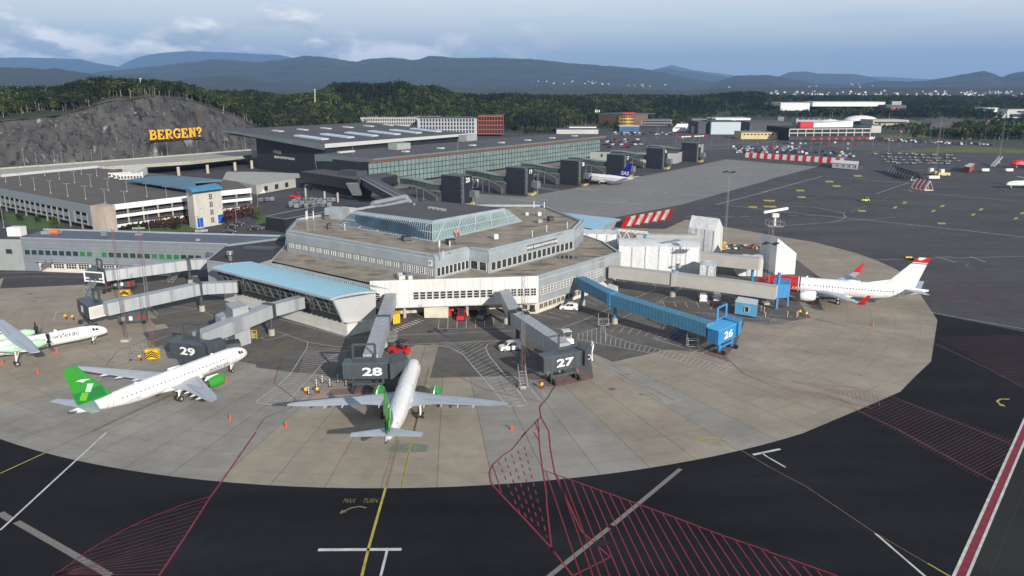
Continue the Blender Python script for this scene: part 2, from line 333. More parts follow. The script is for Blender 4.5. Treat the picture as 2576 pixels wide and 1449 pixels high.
def mound(name, poly, h, m, label=None, seed=1, n=26):
 xs = [p[0] for p in poly]; ys = [p[1] for p in poly]; x0, x1, y0, y1 = min(xs), max(xs), min(ys), max(ys)
 def ins(x, y):
  c = False; j = len(poly)-1
  for i in range(len(poly)):
   a, b = poly[i], poly[j]
   if (a[1] > y) != (b[1] > y) and x < (b[0]-a[0])*(y-a[1])/(b[1]-a[1])+a[0]: c = not c
   j = i
  return c
 def edge(x, y):
  d = 1e9
  for i in range(len(poly)):
   a, b = Vector(poly[i][:2]), Vector(poly[(i+1) % len(poly)][:2]); ab = b-a; t = max(0, min(1, (Vector((x,y))-a).dot(ab)/ab.length_squared)); d = min(d, (Vector((x,y))-a-ab*t).length)
  return d
 mb = MB(); nx = n*2; ny = n; Z = {}
 W = min(x1-x0, y1-y0)/2
 for i in range(nx+1):
  for j in range(ny+1):
   x = x0+(x1-x0)*i/nx; y = y0+(y1-y0)*j/ny
   if ins(x, y):
    e = min(1, edge(x, y)/(W*0.8)); z = h*math.sqrt(e)*(0.8+0.4*noise.noise(Vector((x*0.05, y*0.05, seed))))
   else: z = -0.2
   Z[i, j] = len(mb.v); mb.v.append((x, y, z))
 for i in range(nx):
  for j in range(ny): mb.f.append([Z[i,j], Z[i+1,j], Z[i+1,j+1], Z[i,j+1]]); mb.mi.append(0)
 o = mb.build(name, m, None, smooth=60); o['kind'] = 'structure'; return o
mound('grass_verge', KL('a3', 0, 1240,1048, 1500,1012, 2000,990, 2576,1030, 2900,1050, 2900,1068, 2000,1050), 2.0, m_grass)
mound('grass_verge', KL('a3', 0, 770,1112, 1050,1040, 1140,1030, 1140,1045, 900,1080), 1.5, m_grass, seed=3)
mound('grass_bank', KL('a3', 0, 1110,880, 1600,870, 1640,900, 1200,915), 2.5, m_grass, seed=4)
sheet('lawn', [P(0,555), P(0,540), P(60,535), P(130,548), P(160,575), P(60,577)], 0.012, m_lawn)
sheet('lawn', KL('b0', 0, 1160,715, 1500,680, 1900,640, 2060,690, 1880,725), 0.012, m_lawn)
sheet('lawn', KL('b1', 0, 0,600, 100,560, 110,640, 0,650), 0.012, m_lawn)
# ---------------------------------------------------------------- painted markings (one object per colour and area)
m_white = mat('white_paint', (0.50,0.50,0.48), 0.7, var=0.25, scale=0.8)
m_whitef = mat('faded_white_paint', (0.46,0.45,0.43), 0.8, var=0.3, scale=0.6)
m_red = mat('red_paint', (0.20,0.016,0.034), 0.7, var=0.25, scale=0.7)
m_redf = mat('faded_red_paint', (0.085,0.020,0.027), 0.8, var=0.35, scale=0.4)
m_redc = mat('worn_red_paint', (0.19,0.115,0.10), 0.8, var=0.3, scale=0.9)
m_yel = mat('yellow_paint', (0.40,0.33,0.06), 0.7, var=0.3, scale=0.9)
m_yelf = mat('faded_yellow_paint', (0.17,0.15,0.06), 0.8, var=0.3, scale=0.9)
m_blk = mat('black_paint', (0.03,0.03,0.03), 0.8)
ZM = 0.024
W1, W2, R1, R2, R3, Y1, Y2, B1 = [MB() for _ in range(8)]
def ln(mb, t, w, *xy, z=ZM): mb.strip(KL(t, 0, *xy), w, z)
ln(W1, 'd1', 0.55, 625,1187, 1465,1182); ln(W1, 'd1', 0.3, 1320,1190, 1255,1449, z=ZM+.002)
ln(Y1, 'd1', 0.32, 1305,560, 1135,1160, 1065,1449); ln(Y2, 'd1', 0.12, 1425,85, 1300,560)
ln(Y2, 'd1', 0.12, 1438,85, 1318,560)
def dashed(mb, a, b, w, dash, gap, z=ZM):
 a, b = Vector(a), Vector(b); L = (b-a).length; d = (b-a)/L; t = 0
 while t < L: mb.strip([a+d*t, a+d*min(L, t+dash)], w, z); t += dash+gap
def dk(mb, t, w, dash, gap, x0, y0, x1, y1, z=ZM): dashed(mb, KP(t, x0, y0), KP(t, x1, y1), w, dash, gap, z)
for off in (-7, 7): dk(Y1, 'd1', 0.13, 1.2, 0.25, 1565+off, 80, 1460+off, 555)
dk(B1, 'd1', 0.10, 1.2, 0.25, 1565, 80, 1460, 555)
ln(Y2, 'c1', 0.13, 1745,800, 1690,1020); ln(Y2, 'c1', 0.13, 1735,800, 1680,1020); ln(Y2, 'c1', 0.16, 1640,1180, 1580,1449); ln(B1, 'c1', 0.12, 1648,1180, 1590,1449); ln(Y2,'c1',0.13,1655,1180,1597,1449)
ln(W1, 'd0', 0.28, 1070,5, 640,400, 110,890, 0,990); ln(Y1, 'd0', 0.22, 0,418, 460,208); ln(Y2, 'd0', 0.12, 460,208, 925,0, 1830-0,-428+0)
ln(Y2, 'c0', 0.14, 900,1449, 1400,1210, 1830,1020); ln(B1, 'c0', 0.1, 925,1449, 1400,1222, 1830,1030); ln(Y2, 'c0', 0.14, 1040,1449, 1500,1230, 1830,1085); ln(Y2, 'c0', 0.14, 2290,800, 2576,700); ln(Y2, 'c0', 0.14, 2290,880, 2576,740); ln(Y2,'c1',0.14, 0,700, 60,665)
m_jc = MB(); m_jc.strip(KL('d0', 0, 0,815, 110,885), 0.9, ZM-.002); m_jc.strip(KL('d0', 0, 165,905, 700,1210, 1110,1449), 0.85, ZM-.002)
m_jc.strip(KL('d2', 0, 1695,372, 1010,940), 0.62, ZM-.002); m_jc.strip(KL('d2', 0, 975,968, 380,1449, 200,1600), 0.62, ZM-.002)
m_jc.build('drain_strip', mat('drain_concrete', (0.17,0.165,0.15), 0.9, var=0.2, scale=3))['kind'] = 'structure'
W1.strip([RL0-rd*40+Vector((-.75,0,0)), RL0+rd*120+Vector((-.75,0,0))], 0.36, ZM); W1.strip([RL0-rd*40+Vector((.72,0,0)), RL0+rd*120+Vector((.72,0,0))], 0.36, ZM); R1.strip([RL0-rd*40, RL0+rd*120], 0.85, ZM)
ln(B1, 'd3', 0.06, 2576,590, 2230,1449, z=.014)
ln(W1, 'd3', 0.28, 1078,1020, 1600,1470); ln(Y1, 'd3', 0.2, 1605,1322, 1850,1465); ln(Y2, 'd3', 0.1, 0,345, 400,560, 1075,1015, 1600,1320); ln(Y2, 'd2', 0.12, 2310,185, 2576,345)
ln(W1, 'd2', 0.5, 2425,230, 2700,172); ln(W1, 'd3', 0.28, 0,255, 175,355); ln(W1,'d2',0.28,2510,210,2580,258)
dk(Y2, 'd2', 0.1, 1.5, 1.0, 1550,0, 2310,185); dk(Y2, 'c2', 0.12, 1.2, 0.5, 1080,862, 1620,1125); ln(Y2, 'c2', 0.12, 830,735, 1080,862, 1520,1142); ln(Y2, 'c2', 0.12, 830,665, 1090,830); dk(Y2, 'c2', 0.12, 1.2, 0.5, 1090,830, 1620,1125)
ln(Y2, 'c2', 0.2, 1100,880, 1240,855); ln(Y2, 'c2', 0.2, 2470,515, 2520,487)
ln(R1, 'd0', 0.24, 2576,0, 2230,500, 2120,650, 1840,1090, 1600,1449); ln(R1, 'c1', 0.16, 262,700, 180,955, 395,1115, 355,1205, 90,1305, 0,1432); ln(R1,'c0',0.14, 1490,510, 1180,635, 1075,775)
ln(R1, 'c1', 0.14, 1880,810, 2310,1030, 2576,1080); ln(R1, 'c2', 0.14, 0,1085, 300,1145, 275,1200)
arcp = [(2120,650),(1860,725),(1500,865),(1290,965),(1080,1080),(880,1200),(700,1335),(530,1449)]
ln(R1, 'd0', 0.14, *[v for p in arcp for v in p])
def yarc(x):
 for (a, b), (c, d) in zip(arcp, arcp[1:]):
  if c <= x <= a: return b+(d-b)*(a-x)/(a-c)
 return None
for i in range(16):
 t = i/15.0; xr = 2100-t*500; yr = 690+(2120-20-xr)*1.49
 p0 = (xr, yr)
 q = None
 for xx in range(int(xr), 500, -12):
  ya = yarc(xx); yy = yr+(xr-xx)*0.285
  if ya is None: q = (xx, yy); break
  if yy <= ya-2 or (xx < 560): q = (xx, ya); break
 if q and abs(q[0]-xr) > 20: ln(R2, 'd0', 0.13, xr, yr, q[0], q[1])
ln(R1, 'c2', 0.22, 430,985, 365,1095, 275,1205, 290,1300, 345,1400, 372,1449); ln(R1, 'c2', 0.2, 290,1300, 140,1449, 90,1500)
ln(R1, 'd2', 0.22, 370,0, 385,170, 430,420, 560,700, 700,1000, 990,1260, 620,1445)
ln(R1, 'd2', 0.22, 145,0, 0,175); ln(R1, 'd1', 0.22, 2576,175, 2500,225, 2380,330, 2345,410, 2360,510, 2440,600, 2576,745); ln(R1, 'd2', 0.22, 0,745, 140,890, 390,1160, 610,1449)
ln(R1, 'd2', 0.2, 268,0, 280,170, 310,400, 345,600, 350,730, 380,1000, 400,1170, 430,1230)
ln(R1, 'd2', 0.22, 310,383, 545,465, 1090,660, 1640,860, 2100,1035, 2576,1195); ln(R1, 'd3', 0.22, 0,1205, 350,1325, 700,1449)
ln(R1,'c2',0.18,230,1345,268,1449); ln(R1,'d2',0.18,218,0,270,90); ln(R1,'c2',0.18,255,1320,275,1449)
ln(R1,'d1',0.16,2380,335, 2470,610)
for i, x in enumerate([340,455,515,600,700,790,885,980,1080,1180,1280,1395,1510,1635,1745,1860,1985,2100,2235,2365,2500]):
 y = 383+(x-310)*0.3585; dx = 0.42+0.16*min(1, i/9)
 yb = 1490; ln(R1, 'd2', 0.13, x, y, x+(yb-y)*(0.335+0.0205*i), yb)
for i in range(7): x = 60+i*145; y = 1232+x*0.33; ln(R1, 'd3', 0.17, x, y, x+(1490-y)*0.85, 1490)
for c in range(5):
 x0 = 2500+c*62-0; p0 = KP('d1', 2440+c*65, 300-c*38); p1 = KP('d2', -30+c*68+110, 640+c*60+180)
 dashed(R1, p0, p1, 0.16, 1.1, 1.1, ZM+.001)
ln(R3, 'c3', 0.15, 0,940, 400,1045, 730,1110, 905,1235); ln(R3, 'c3', 0.15, 235,938, 560,985, 850,1000, 1050,1030, 1240,1085); ln(R3,'c3',0.15, 0,975, 150,1020, 640,1140, 905,1235); ln(R3,'c3',0.15, 235,938, 600,1030, 1060,1150)
for i in range(24):
 x = 80+i*38; ln(R3, 'c3', 0.09, x, 960+(x)*.225, x+95, 1003+(x)*.225)
for i in range(16):
 x = 420+i*45; ln(R3, 'c3', 0.09, x, 968+(x-420)*.12+i*2, x+30, 985+(x-420)*.22+i*3.5)
def field(mb, t, n, a0, a1, b0, b1, w, z=.012):
 for i in range(n):
  s = i/(n-1.0); p = KP(t, a0[0]+(a1[0]-a0[0])*s, a0[1]+(a1[1]-a0[1])*s); q = KP(t, b0[0]+(b1[0]-b0[0])*s, b0[1]+(b1[1]-b0[1])*s); mb.strip([p, q], w, z)
field(R2, 'c3', 34, (1240,1090), (2680,1600), (900,1235), (2100,1900), 0.11); ln(R2, 'c3', 0.35, 905,1235, 1300,1420, 2350,1990, z=.013); ln(R2, 'c3', 0.3, 1240,1090, 1900,1350, 2500,1590, z=.013)
field(R2, 'c3', 40, (1700,500), (2640,1030), (2640,470), (2640,1045), 0.12); ln(R2, 'c3', 0.3, 1680,560, 2200,800, 2640,1040, z=.013)
field(R2, 'b3', 14, (300,770), (900,850), (560,740), (1250,820), 0.16, .008)
field(R2, 'b3', 18, (1630,1240), (1560,1430), (2640,1290), (2640,1480), 0.18, .010)
R3.face([(*KP('c2', x, y)[:2], .020) for x, y in ((240,935),(380,900),(640,830),(700,830),(820,910),(470,990),(310,990))])
R3.face([(*KP('c2', x, y)[:2], .020) for x, y in ((1920,660),(2000,600),(2200,560),(2230,600),(2150,700),(2210,760))])
R3.face([(*KP('c1', x, y)[:2], .020) for x, y in ((700,1080),(760,1020),(1120,1010),(1170,1060))])
ln(R3, 'c2', 0.25, 2140,680, 2240,780, 2340,870, 2576,960); ln(R3, 'c3', 0.2, 480,310, 950,430, 1300,470, 1680,540); ln(R3, 'c3', 0.2, 480,315, 700,370, 950,400, 1190,455)
ln(W2, 'c1', 0.14, 50,505, 210,435, 520,545, 800,590, 1080,590); ln(W2, 'c1', 0.14, 520,545, 515,600, 350,860, 215,990, 0,1140); ln(W2,'c1',0.14, 50,505, 120,527, 305,475)
ln(W2, 'c1', 0.14, 1050,605, 850,650, 700,730, 600,840, 380,1080, 265,1190, 0,1155); ln(W2,'c1',0.14, 450,1140,700,920,760,905)
for i in range(34):
 s = i/33.0; a = lerp((520,560,0), (0,1150,0), s)
 ax = (520-560*max(0, s-.02)**1.15) if s < 1 else 0; ay = 560+590*s
 ax = 520-170*s if s < 0.5 else 435-435*(s-.5)*2; bx = 960-400*s if s < .5 else 760-500*(s-.5)*2; by = ay+22+20*s
 by = 600+ (1190-600)*s
 if s > 0.04: ln(W2, 'c1', 0.10, ax, ay, bx, by-6)
ln(W2, 'c1', 0.14, 1320,578, 1840,555, 2576,525); ln(W2, 'c1', 0.14, 1760,565, 1950,600, 2080,665, 2200,810, 2330,960, 2530,1190, 2576,1195); ln(W2, 'c1', 0.14, 2450,535, 2330,565, 2310,605, 2345,680, 2576,965)
ln(W2, 'c2', 0.14, 0,955, 75,1050, 160,1180, -40,1200)
la = [(1840,585),(1950,600),(2080,665),(2200,810),(2330,960),(2400,1030),(2530,1190)]; lb = [(2000,550),(2250,540),(2330,570),(2345,680),(2450,820),(2576,965),(2736,1180)]
def pl(path, t):
 seg = [math.dist(a, b) for a, b in zip(path, path[1:])]; s = t*sum(seg)
 for (a, b), L in zip(zip(path, path[1:]), seg):
  if s <= L: return (a[0]+(b[0]-a[0])*s/L, a[1]+(b[1]-a[1])*s/L)
  s -= L
 return path[-1]
for i in range(26): a = pl(la, i/25); b = pl(lb, i/25); ln(W2, 'c1', 0.10, a[0], a[1], b[0], b[1])
for i in range(11): y = 440+i*12.5; ln(W1, 'c1', 0.34, 1335-i*1.6, y, 1428-i*1.2, y+2)
for i in range(9): x = 1430+i*31; y = 425-i*13; ln(W1, 'c1', 0.34, x-55, y-10, x+8, y+12)
ln(W2, 'c1', 0.12, 1835,410, 1845,310, 2470,295, 2487,398, 1835,410)
for i in range(1, 7): x = 1835+i*93; ln(W2, 'c1', 0.12, x, 408-i*2, x+6-i, 308-i*2)
ln(W2, 'c1', 0.13, 1430,475, 2000,455, 2576,432); ln(W2, 'c1', 0.13, 1320,655, 1330,600, 1570,588, 1540,700); ln(W2,'c1',0.13, 230,310, 560,400, 940,505, 1160,490)
ln(W2, 'c0', 0.13, 540,330, 570,235, 760,218); ln(W2, 'c0', 0.13, 600,335, 1180,320); ln(W2, 'c0', 0.13, 1480,150, 1588,270, 1980,208); ln(W2, 'c0', 0.13, 1650,180,1980,208,2230,320)
for i in range(15): x = 930+i*47; y = 775-i*13; ln(W2, 'c0', 0.10, x, y, x+270, y-2-i*3)
ln(W2,'c0',0.13, 930,775, 1230,650, 1690,480); ln(W2,'c0',0.13,1140,780,1480,660,1700,610); ln(W2,'c0',0.13,665,990,1310,770); ln(W2,'c0',0.13,960,935,1330,800)
ln(W2, 'b0', 0.14, 0,1138, 400,1130, 840,1140); ln(W2, 'b0', 0.14, 0,1190, 300,1172, 840,1180)
ln(W2, 'c2', 0.13, 240,262, 500,322); ln(W2, 'c2', 0.13, 370,243, 575,292); ln(W2, 'c2', 0.13, 440,210, 650,263); ln(W2, 'c2', 0.13, 620,170, 770,205)
ln(W2, 'c2', 0.14, 345,420, 490,408, 700,330, 1020,190, 1420,190-40); ln(W2,'c2',0.13,710,110,860,180); ln(W2,'c2',0.13,750,80,930,152)
ln(W2, 'c2', 0.14, 650,470, 860,405, 1000,350, 1240,240); ln(W2, 'c2', 0.14, 650,512, 930,570, 1400,655, 1750,760, 2090,858, 2235,812)
ln(W2, 'c2', 0.14, 925,375, 915,430, 960,470, 1200,555, 1500,620, 1800,690, 2235,812); ln(W2,'c2',0.13,1040,345,925,380)
for i in range(7): x = 670+i*45; ln(W2, 'c2', 0.10, x, 466-i*14, x-6+i, 518+i*10)
for i in range(26):
 s = i/25.0; p = pl([(950,470),(1200,555),(1500,620),(1800,690),(2200,800)], s); q = pl([(940,572),(1180,615),(1450,665),(1750,760),(2110,850)], s); ln(W2, 'c2', 0.10, p[0], p[1], q[0], q[1])
ln(W2, 'c2', 0.12, 995,440, 1065,378, 1465,460, 1415,513)
for i in range(4): x = 1080+i*85; ln(W2, 'c2', 0.12, x, 450+i*13, x+50, 392+i*17)
ln(W2, 'c2', 0.12, 1100,350, 1125,343, 1290,390, 1350,370); ln(W2,'c2',0.13, 1440,515, 1520,473, 1575,490, 1530,520, 1440,515); ln(W2, 'c2', 0.14, 1440,515, 1860,640); ln(W2, 'c2', 0.14, 1800,660, 1880,620); ln(W2,'c2',0.14, 1870,585, 1980,615, 1910,660, 2230,765); ln(W2,'c2',0.14,1800,660, 2100,740, 2230,812)
ln(W2, 'c2', 0.14, 1485,160, 1500,132, 2030,148, 2005,215)
for i in range(5): x = 1510+i*115; ln(W2, 'c2', 0.12, x, 134+i*3, x+28, 185+i*5)
ln(W2, 'b2', 0.13, 1390,1215, 1450,1270, 1430,1310, 1200,1405); ln(W2, 'b2', 0.13, 1705,1255, 1690,1300, 1560,1380, 1450,1440)
ln(W2, 'c2', 0.13, 1800,240, 2140,262, 2576,298); ln(W2, 'c2', 0.13, 2220,330, 2576,352)
for i in range(16): x = 1860+i*47; ln(W2, 'c2', 0.10, x, 242+i*3, x+95, 288+i*3)
for i in range(8): x = 0+i*30; ln(W2, 'c3', 0.10, x, 303+i*3, x+45, 358-i*2)
ln(W2,'c3',0.13,0,300,255,338,80,365,0,362); ln(W2,'c3',0.13,0,268,470,313); ln(W2,'c3',0.13,0,210,130,215); ln(W2,'c3',0.14,1215,170,1640,243)
ln(W2, 'c3', 0.18, 1640,245, 2100,330, 2576,412);
ln(W2, 'c2', 0.12, 80,560, 260,660); ln(W2,'c2',0.12,0,690,170,680,120,560); ln(W2,'c2',0.13,0,740,380,905,230,935); ln(W2,'c2',0.13,160,980,290,1140); ln(W2,'c2',0.12,310,1040,345,1090)
for i in range(9): x = -20+i*16; ln(W2, 'c2', 0.10, x, 1000+i*24, x-100, 1050+i*18)
ln(W2, 'a3', 0.45, -60,1449, 0,1438, 545,1290, 1000,1325, 1460,1365); ln(W2,'b3', 0.42, -1250,445, -1850,405)
ln(W2, 'b3', 0.40, 0,503, 500,555, 1000,605, 2000,710, 2650,785); ln(W2, 'b2', 0.40, 2576,315, 2055,447, 2300,470, 2576,503)
for a in ((40,562,150,564),(205,560,310,561),(370,558,485,560)): ln(W2, 'b3', 0.35, *a)
for a in ((1740,565,1850,567),(1945,572,2055,572),(2110,571,2230,571),(2290,567,2395,568)): ln(W2, 'b2', 0.35, *a)
ln(W2, 'b3', 0.25, 120,663, 400,645, 620,628, 730,605, 780,575, 760,540, 600,500, 450,470, 250,462); ln(W2,'b3',0.3,710,530,790,522); ln(W2,'b3',0.18,620,627,900,605,1290,577)
ln(Y2, 'b3', 0.22, 100,468, 440,388, 770,290, 990,210, 960,180); ln(Y2, 'b3', 0.18, 440,388, 480,420, 700,465, 1000,500); ln(Y2,'b3',0.18,770,290,800,315,950,345,1150,372)
ln(Y2, 'b3', 0.2, 960,435, 800,430, 790,405, 860,398, 1100,400, 1600,440, 2576,525); ln(Y2,'b3',0.2, 960,455, 1250,487, 1700,525, 2576,605); ln(Y2,'b3',0.15,430,385,600,358,900,350,1280,380)
dk(Y1,'b3',0.25,2,1.2,830,522,975,465); dk(Y2,'b3',0.25,4,1,1150,397,1270,350); ln(Y2,'b3',0.2,1700,640,2000,635,2576,600)
ln(W2, 'b3', 0.22, 1090,1005, 1480,993, 1900,985, 2576,970); ln(W2, 'b3', 0.25, 1680,965, 1885,1032); ln(W2,'b3',0.25,2030,970,2195,1027); ln(W2,'b3',0.2,1740,975,1855,970)
ln(W2, 'b3', 0.3, 1410,295, 1450,320, 1700,345, 2100,380, 2576,418); ln(W2,'b3',0.3,1090,340,1420,225)
for x, y in ((30,410),(45,470),(325,307),(618,217),(340,374),(690,262),(945,512),(1748,638),(905,160)):
 Y1.face([(*KP('b3', x-48, y-8)[:2], .012), (*KP('b3', x+30, y-8)[:2], .012), (*KP('b3', x+48, y+8)[:2], .012), (*KP('b3', x-30, y+8)[:2], .012)])
for x, y in ((1375,430),(1280,477),(1665,513),(1755,463),(2065,550),(2145,497),(2495,588),(2560,535)):
 Y1.face([(*KP('b3', x-5, y-10)[:2], .012), (*KP('b3', x+30, y-10)[:2], .012), (*KP('b3', x+5, y+10)[:2], .012), (*KP('b3', x-28, y+10)[:2], .012)])
for x, y in ((2420,472),(2570,408),(2570,468)): Y1.face([(*KP('b2', x-45, y-8)[:2], .014), (*KP('b2', x+45, y-6)[:2], .014), (*KP('b2', x+50, y+9)[:2], .014), (*KP('b2', x-30, y+7)[:2], .014)])
for a in ((1080,425,1145,405),(1525,335,1565,320),(1350,345,1400,332),(1970,225,2010,215),(2310,148,2355,140),(2215,120,2300,103),(1690,235,1720,228)): ln(W1, 'b2', 0.3, *a, z=.016)
for y0, x0, n in ((388,0,20),(280,650,14),(270,220,18)):
 for i in range(n): ln(W2, 'b2', 0.2, x0+i*15, y0+i*1.6, x0+i*15-8, y0+12+i*1.6, z=.016)
ln(W2,'b2',0.5,720,278,915,298,z=.016); ln(W2,'b2',0.5,150,378,375,404,z=.016); ln(W2,'b2',0.4,1180,200,1365,214,z=.016)
def ground_text(name, txt, t, x, y, size, m, ang=0.0, sx=1.0, shear=0.2):
 me = text_mesh(txt, size, depth=0.0005, sx=sx, shear=shear)
 for v in me.vertices: v.co.y *= 2.1
 me.materials.clear(); me.materials.append(m); o = bpy.data.objects.new(name, me); COL.objects.link(o)
 p = KP(t, x, y, ZM+.002); o.location = p; o.rotation_euler = (0,0,ang); return tag(o, kind='structure')
ground_text('taxi_marking', 'MAX', 'd1', 938, 692, .74, m_yelf); ground_text('taxi_marking', 'TURN', 'd1', 1150, 692, .74, m_yelf)
def arc_arrow(t, pts, w, mb):
 ps = KL(t, 0, *pts); mb.strip(ps[:-1], w, ZM+.001); d = (ps[-1]-ps[-2]).normalized(); r = Vector((-d.y, d.x, 0)); e = ps[-1]
 mb.face([(*(e)[:2], ZM+.001), (*(ps[-2]+r*w*1.6)[:2], ZM+.001), (*(ps[-2]-r*w*1.6)[:2], ZM+.001)])
arc_arrow('d1', (1110,765, 1040,750, 960,765, 890,795, 840,826), 0.28, Y2)
arc_arrow('c3', (2430,1120, 2340,1118, 2305,1140, 2340,1175, 2392,1195), 0.35, Y1); arc_arrow('d2', (2190,88, 2040,58, 1900,70, 1875,95, 1870,120), 0.25, Y1)
arc_arrow('b3', (2080,1080, 2020,1075, 1990,1062, 2000,1050, 2010,1045), 0.35, Y2)
for mb, m, nme in ((W1, m_white, 'white_marking'), (W2, m_whitef, 'white_lane_marking'), (R1, m_red, 'red_marking'), (R2, m_redf, 'faded_red_marking'), (R3, m_redc, 'worn_red_marking'), (Y1, m_yel, 'yellow_marking'), (Y2, m_yelf, 'faded_yellow_marking'), (B1, m_blk, 'black_outline_marking')):
 mb.build(nme, m)['kind'] = 'structure'
st = MB()
for t, x, y, r in (('c2',1000,1015,1.6),('c2',1300,1070,1.0),('c2',1450,945,.8),('c2',1530,915,.6),('c3',930,885,.6),('b0',300,1350,2.2),('b0',350,1425,1.5),('c1',1460,357,.7),('c1',1700,345,.5),('c3',395,645,1.0),('c3',190,520,.8)):
 p = KP(t, x, y); n = 11; st.face([(p.x+r*.55*(0.4+0.6*RND.random())*math.cos(2*math.pi*i/n)*1.3, p.y+r*.5*(0.4+0.6*RND.random())*math.sin(2*math.pi*i/n), .0215) for i in range(n)])
st.build('oil_stain', mat('oil_stain_paint', (0.12,0.108,0.09), 0.7, var=.4, scale=2))['kind'] = 'structure'
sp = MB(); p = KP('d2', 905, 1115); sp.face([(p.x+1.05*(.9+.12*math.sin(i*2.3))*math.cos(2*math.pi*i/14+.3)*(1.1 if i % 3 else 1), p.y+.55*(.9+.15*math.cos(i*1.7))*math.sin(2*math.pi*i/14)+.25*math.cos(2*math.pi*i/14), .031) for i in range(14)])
sp.build('dark_patch', mat('near_black_patch', (0.004,0.004,0.005), 0.7))['kind'] = 'structure'  # small irregular near-black patch on the new asphalt
gp = MB(); p = KP('d1', 1530,165); gp.face([(p.x+x, p.y+y, .0205) for x, y in ((-3,-1),(0,-1.4),(2.8,-1.2),(3,1.2),(.5,1.6),(-2.4,1.1))])
gp.build('faded_green_paint', mat('green_residue', (0.15,0.18,0.14), 0.8, var=.2, scale=1.5))['kind'] = 'structure'
# ---------------------------------------------------------------- the round-apron terminal
ZL, ZU = 9.3, 14.7
m_panel = mat('white_wall_panel', (0.48,0.48,0.47), 0.55, var=0.10, scale=0.5, col2=(0.62,0.62,0.61), stretch=(1,1,0.3), pattern=('brick', (0.28,0.28,0.28), dict(w=2.7, h=3.1, m=0.035, offset=0, rot=(math.pi/2,0,0))))
m_gpanel = mat('pale_blue_wall_panel', (0.235,0.26,0.28), 0.5, var=0.12, scale=0.35, col2=(0.31,0.335,0.35), stretch=(1,1,0.25), metal=0.1, pattern=('wave', (0.20,0.22,0.235), dict(s=.13, dir='X', rot=(0,0,.6), lo=.97, hi=1)))
m_gcap = mat('parapet_metal', (0.38,0.43,0.46), 0.35, metal=0.35, var=0.12, scale=0.25)
m_gravel = mat('roof_gravel', (0.165,0.140,0.105), 0.95, var=0.3, scale=0.22, col2=(0.335,0.295,0.240), bump=0.9, bscale=2.2, detail=12)
m_moss = mat('roof_moss', (0.055,0.042,0.026), 0.95, var=0.5, scale=1.5, bump=0.6)
m_roofdk = mat('dark_roof_felt', (0.056,0.056,0.060), 0.85, var=0.15, scale=0.12, col2=(0.084,0.084,0.090), pattern=('wave', (0.048,0.048,0.052), dict(s=.08, dir='X', rot=(0,0,.9), lo=.96, hi=1)))
m_blueroof = mat('light_blue_roof', (0.27,0.49,0.60), 0.5, var=0.06, scale=0.2, col2=(0.30,0.53,0.63), pattern=('wave', (0.25,0.46,0.57), dict(s=0.14, dir='X', rot=(0,0,0.68), lo=0.96, hi=1.0)))
m_frame = mat('white_window_frame', (0.70,0.70,0.68), 0.5, var=0.05)
m_gframe = mat('grey_metal_frame', (0.25,0.28,0.29), 0.4, metal=0.5, var=0.08)
m_dkmetal = mat('dark_grey_metal', (0.055,0.062,0.066), 0.5, var=0.12, scale=0.5)
m_conc = mat('raw_concrete', (0.34,0.32,0.28), 0.85, var=0.22, scale=0.5, stretch=(1,1,0.35))
m_galv = mat('galvanised_steel', (0.42,0.43,0.44), 0.4, metal=0.6, var=0.1)
def glass(name, c, rough=0.06, var=0.5, scale=0.35, spec=0.8):
 return mat(name, tuple(x*(1-var) for x in c), rough, var=0, scale=scale, col2=tuple(min(1,x*(1+var)) for x in c), spec=spec)
m_glass = glass('dark_window_glass', (0.030,0.036,0.040)); m_glassg = glass('green_tinted_glass', (0.10,0.16,0.15), 0.10, 0.35); m_glassb = glass('blue_atrium_glass', (0.02,0.045,0.07), 0.15, 0.6, 0.12); m_glassp = glass('pale_atrium_glass', (0.17,0.25,0.24), 0.25, 0.25, 0.2)
def wall_frame(a, b):
 a, b = Vector((a[0],a[1],0)), Vector((b[0],b[1],0)); d = b-a; L = d.length; d.normalize(); return a, d, Vector((d.y,-d.x,0)), L
WIN = {}
def window_mesh(w, h, cols, rows, fm, gm, mull=0.07, depth=0.12):
 key = (round(w,2), round(h,2), cols, rows, fm.name, gm.name)
 if key in WIN: return WIN[key]
 mb = MB()
 mb.box((0, -0.02, 0), (w, 0.04, h), m=1)
 for i in range(cols+1): x = -w/2+w*i/cols; mb.box((min(max(x,-w/2+mull/2),w/2-mull/2), -depth/2-0.04, 0), (mull, depth, h), m=0)
 for j in range(rows+1): z = min(max(h*j/rows-mull/2, 0), h-mull); mb.box((0, -depth/2-0.043, z), (w-.01, depth-.006, mull), m=0)
 me = bpy.data.meshes.new('window'); me.from_pydata(mb.v, [], mb.f); me.materials.append(fm); me.materials.append(gm); me.polygons.foreach_set('material_index', mb.mi)
 WIN[key] = me; return me
def windows(parent, a, b, s0, s1, n, w, z, h, cols=2, rows=3, fm=None, gm=None, out=0.0, name='window', pairs=0, skip=()):
 a, d, nr, L = wall_frame(a, b); me = window_mesh(w, h, cols, rows, fm or m_frame, gm or m_glass); org = Vector(parent['_o'])
 for i in range(n):
  if i in skip: continue
  s = s0+(s1-s0)*(i+0.5)/n
  p = a+d*s+nr*out; p.z = z; o = part(name, me, parent, p-org, (0,0,math.atan2(d.y, d.x)))
def parapet_walls(mb, poly, z0, z1, closed=True, idx=None):
 for i in (idx if idx is not None else range(len(poly) if closed else len(poly)-1)):
  a, b = poly[i], poly[(i+1) % len(poly)]; mb.face([(a[0],a[1],z0), (b[0],b[1],z0), (b[0],b[1],z1), (a[0],a[1],z1)])
term = thing('terminal_building', 'angular terminal with brown gravel roof and glazed pyramid skylight, centre of the apron', 'building', (-18,205,0))
A = P(930,709,ZL); B = P(1355,696,ZL); C = P(1562,635,ZL); D_ = P(1523,609,ZL)
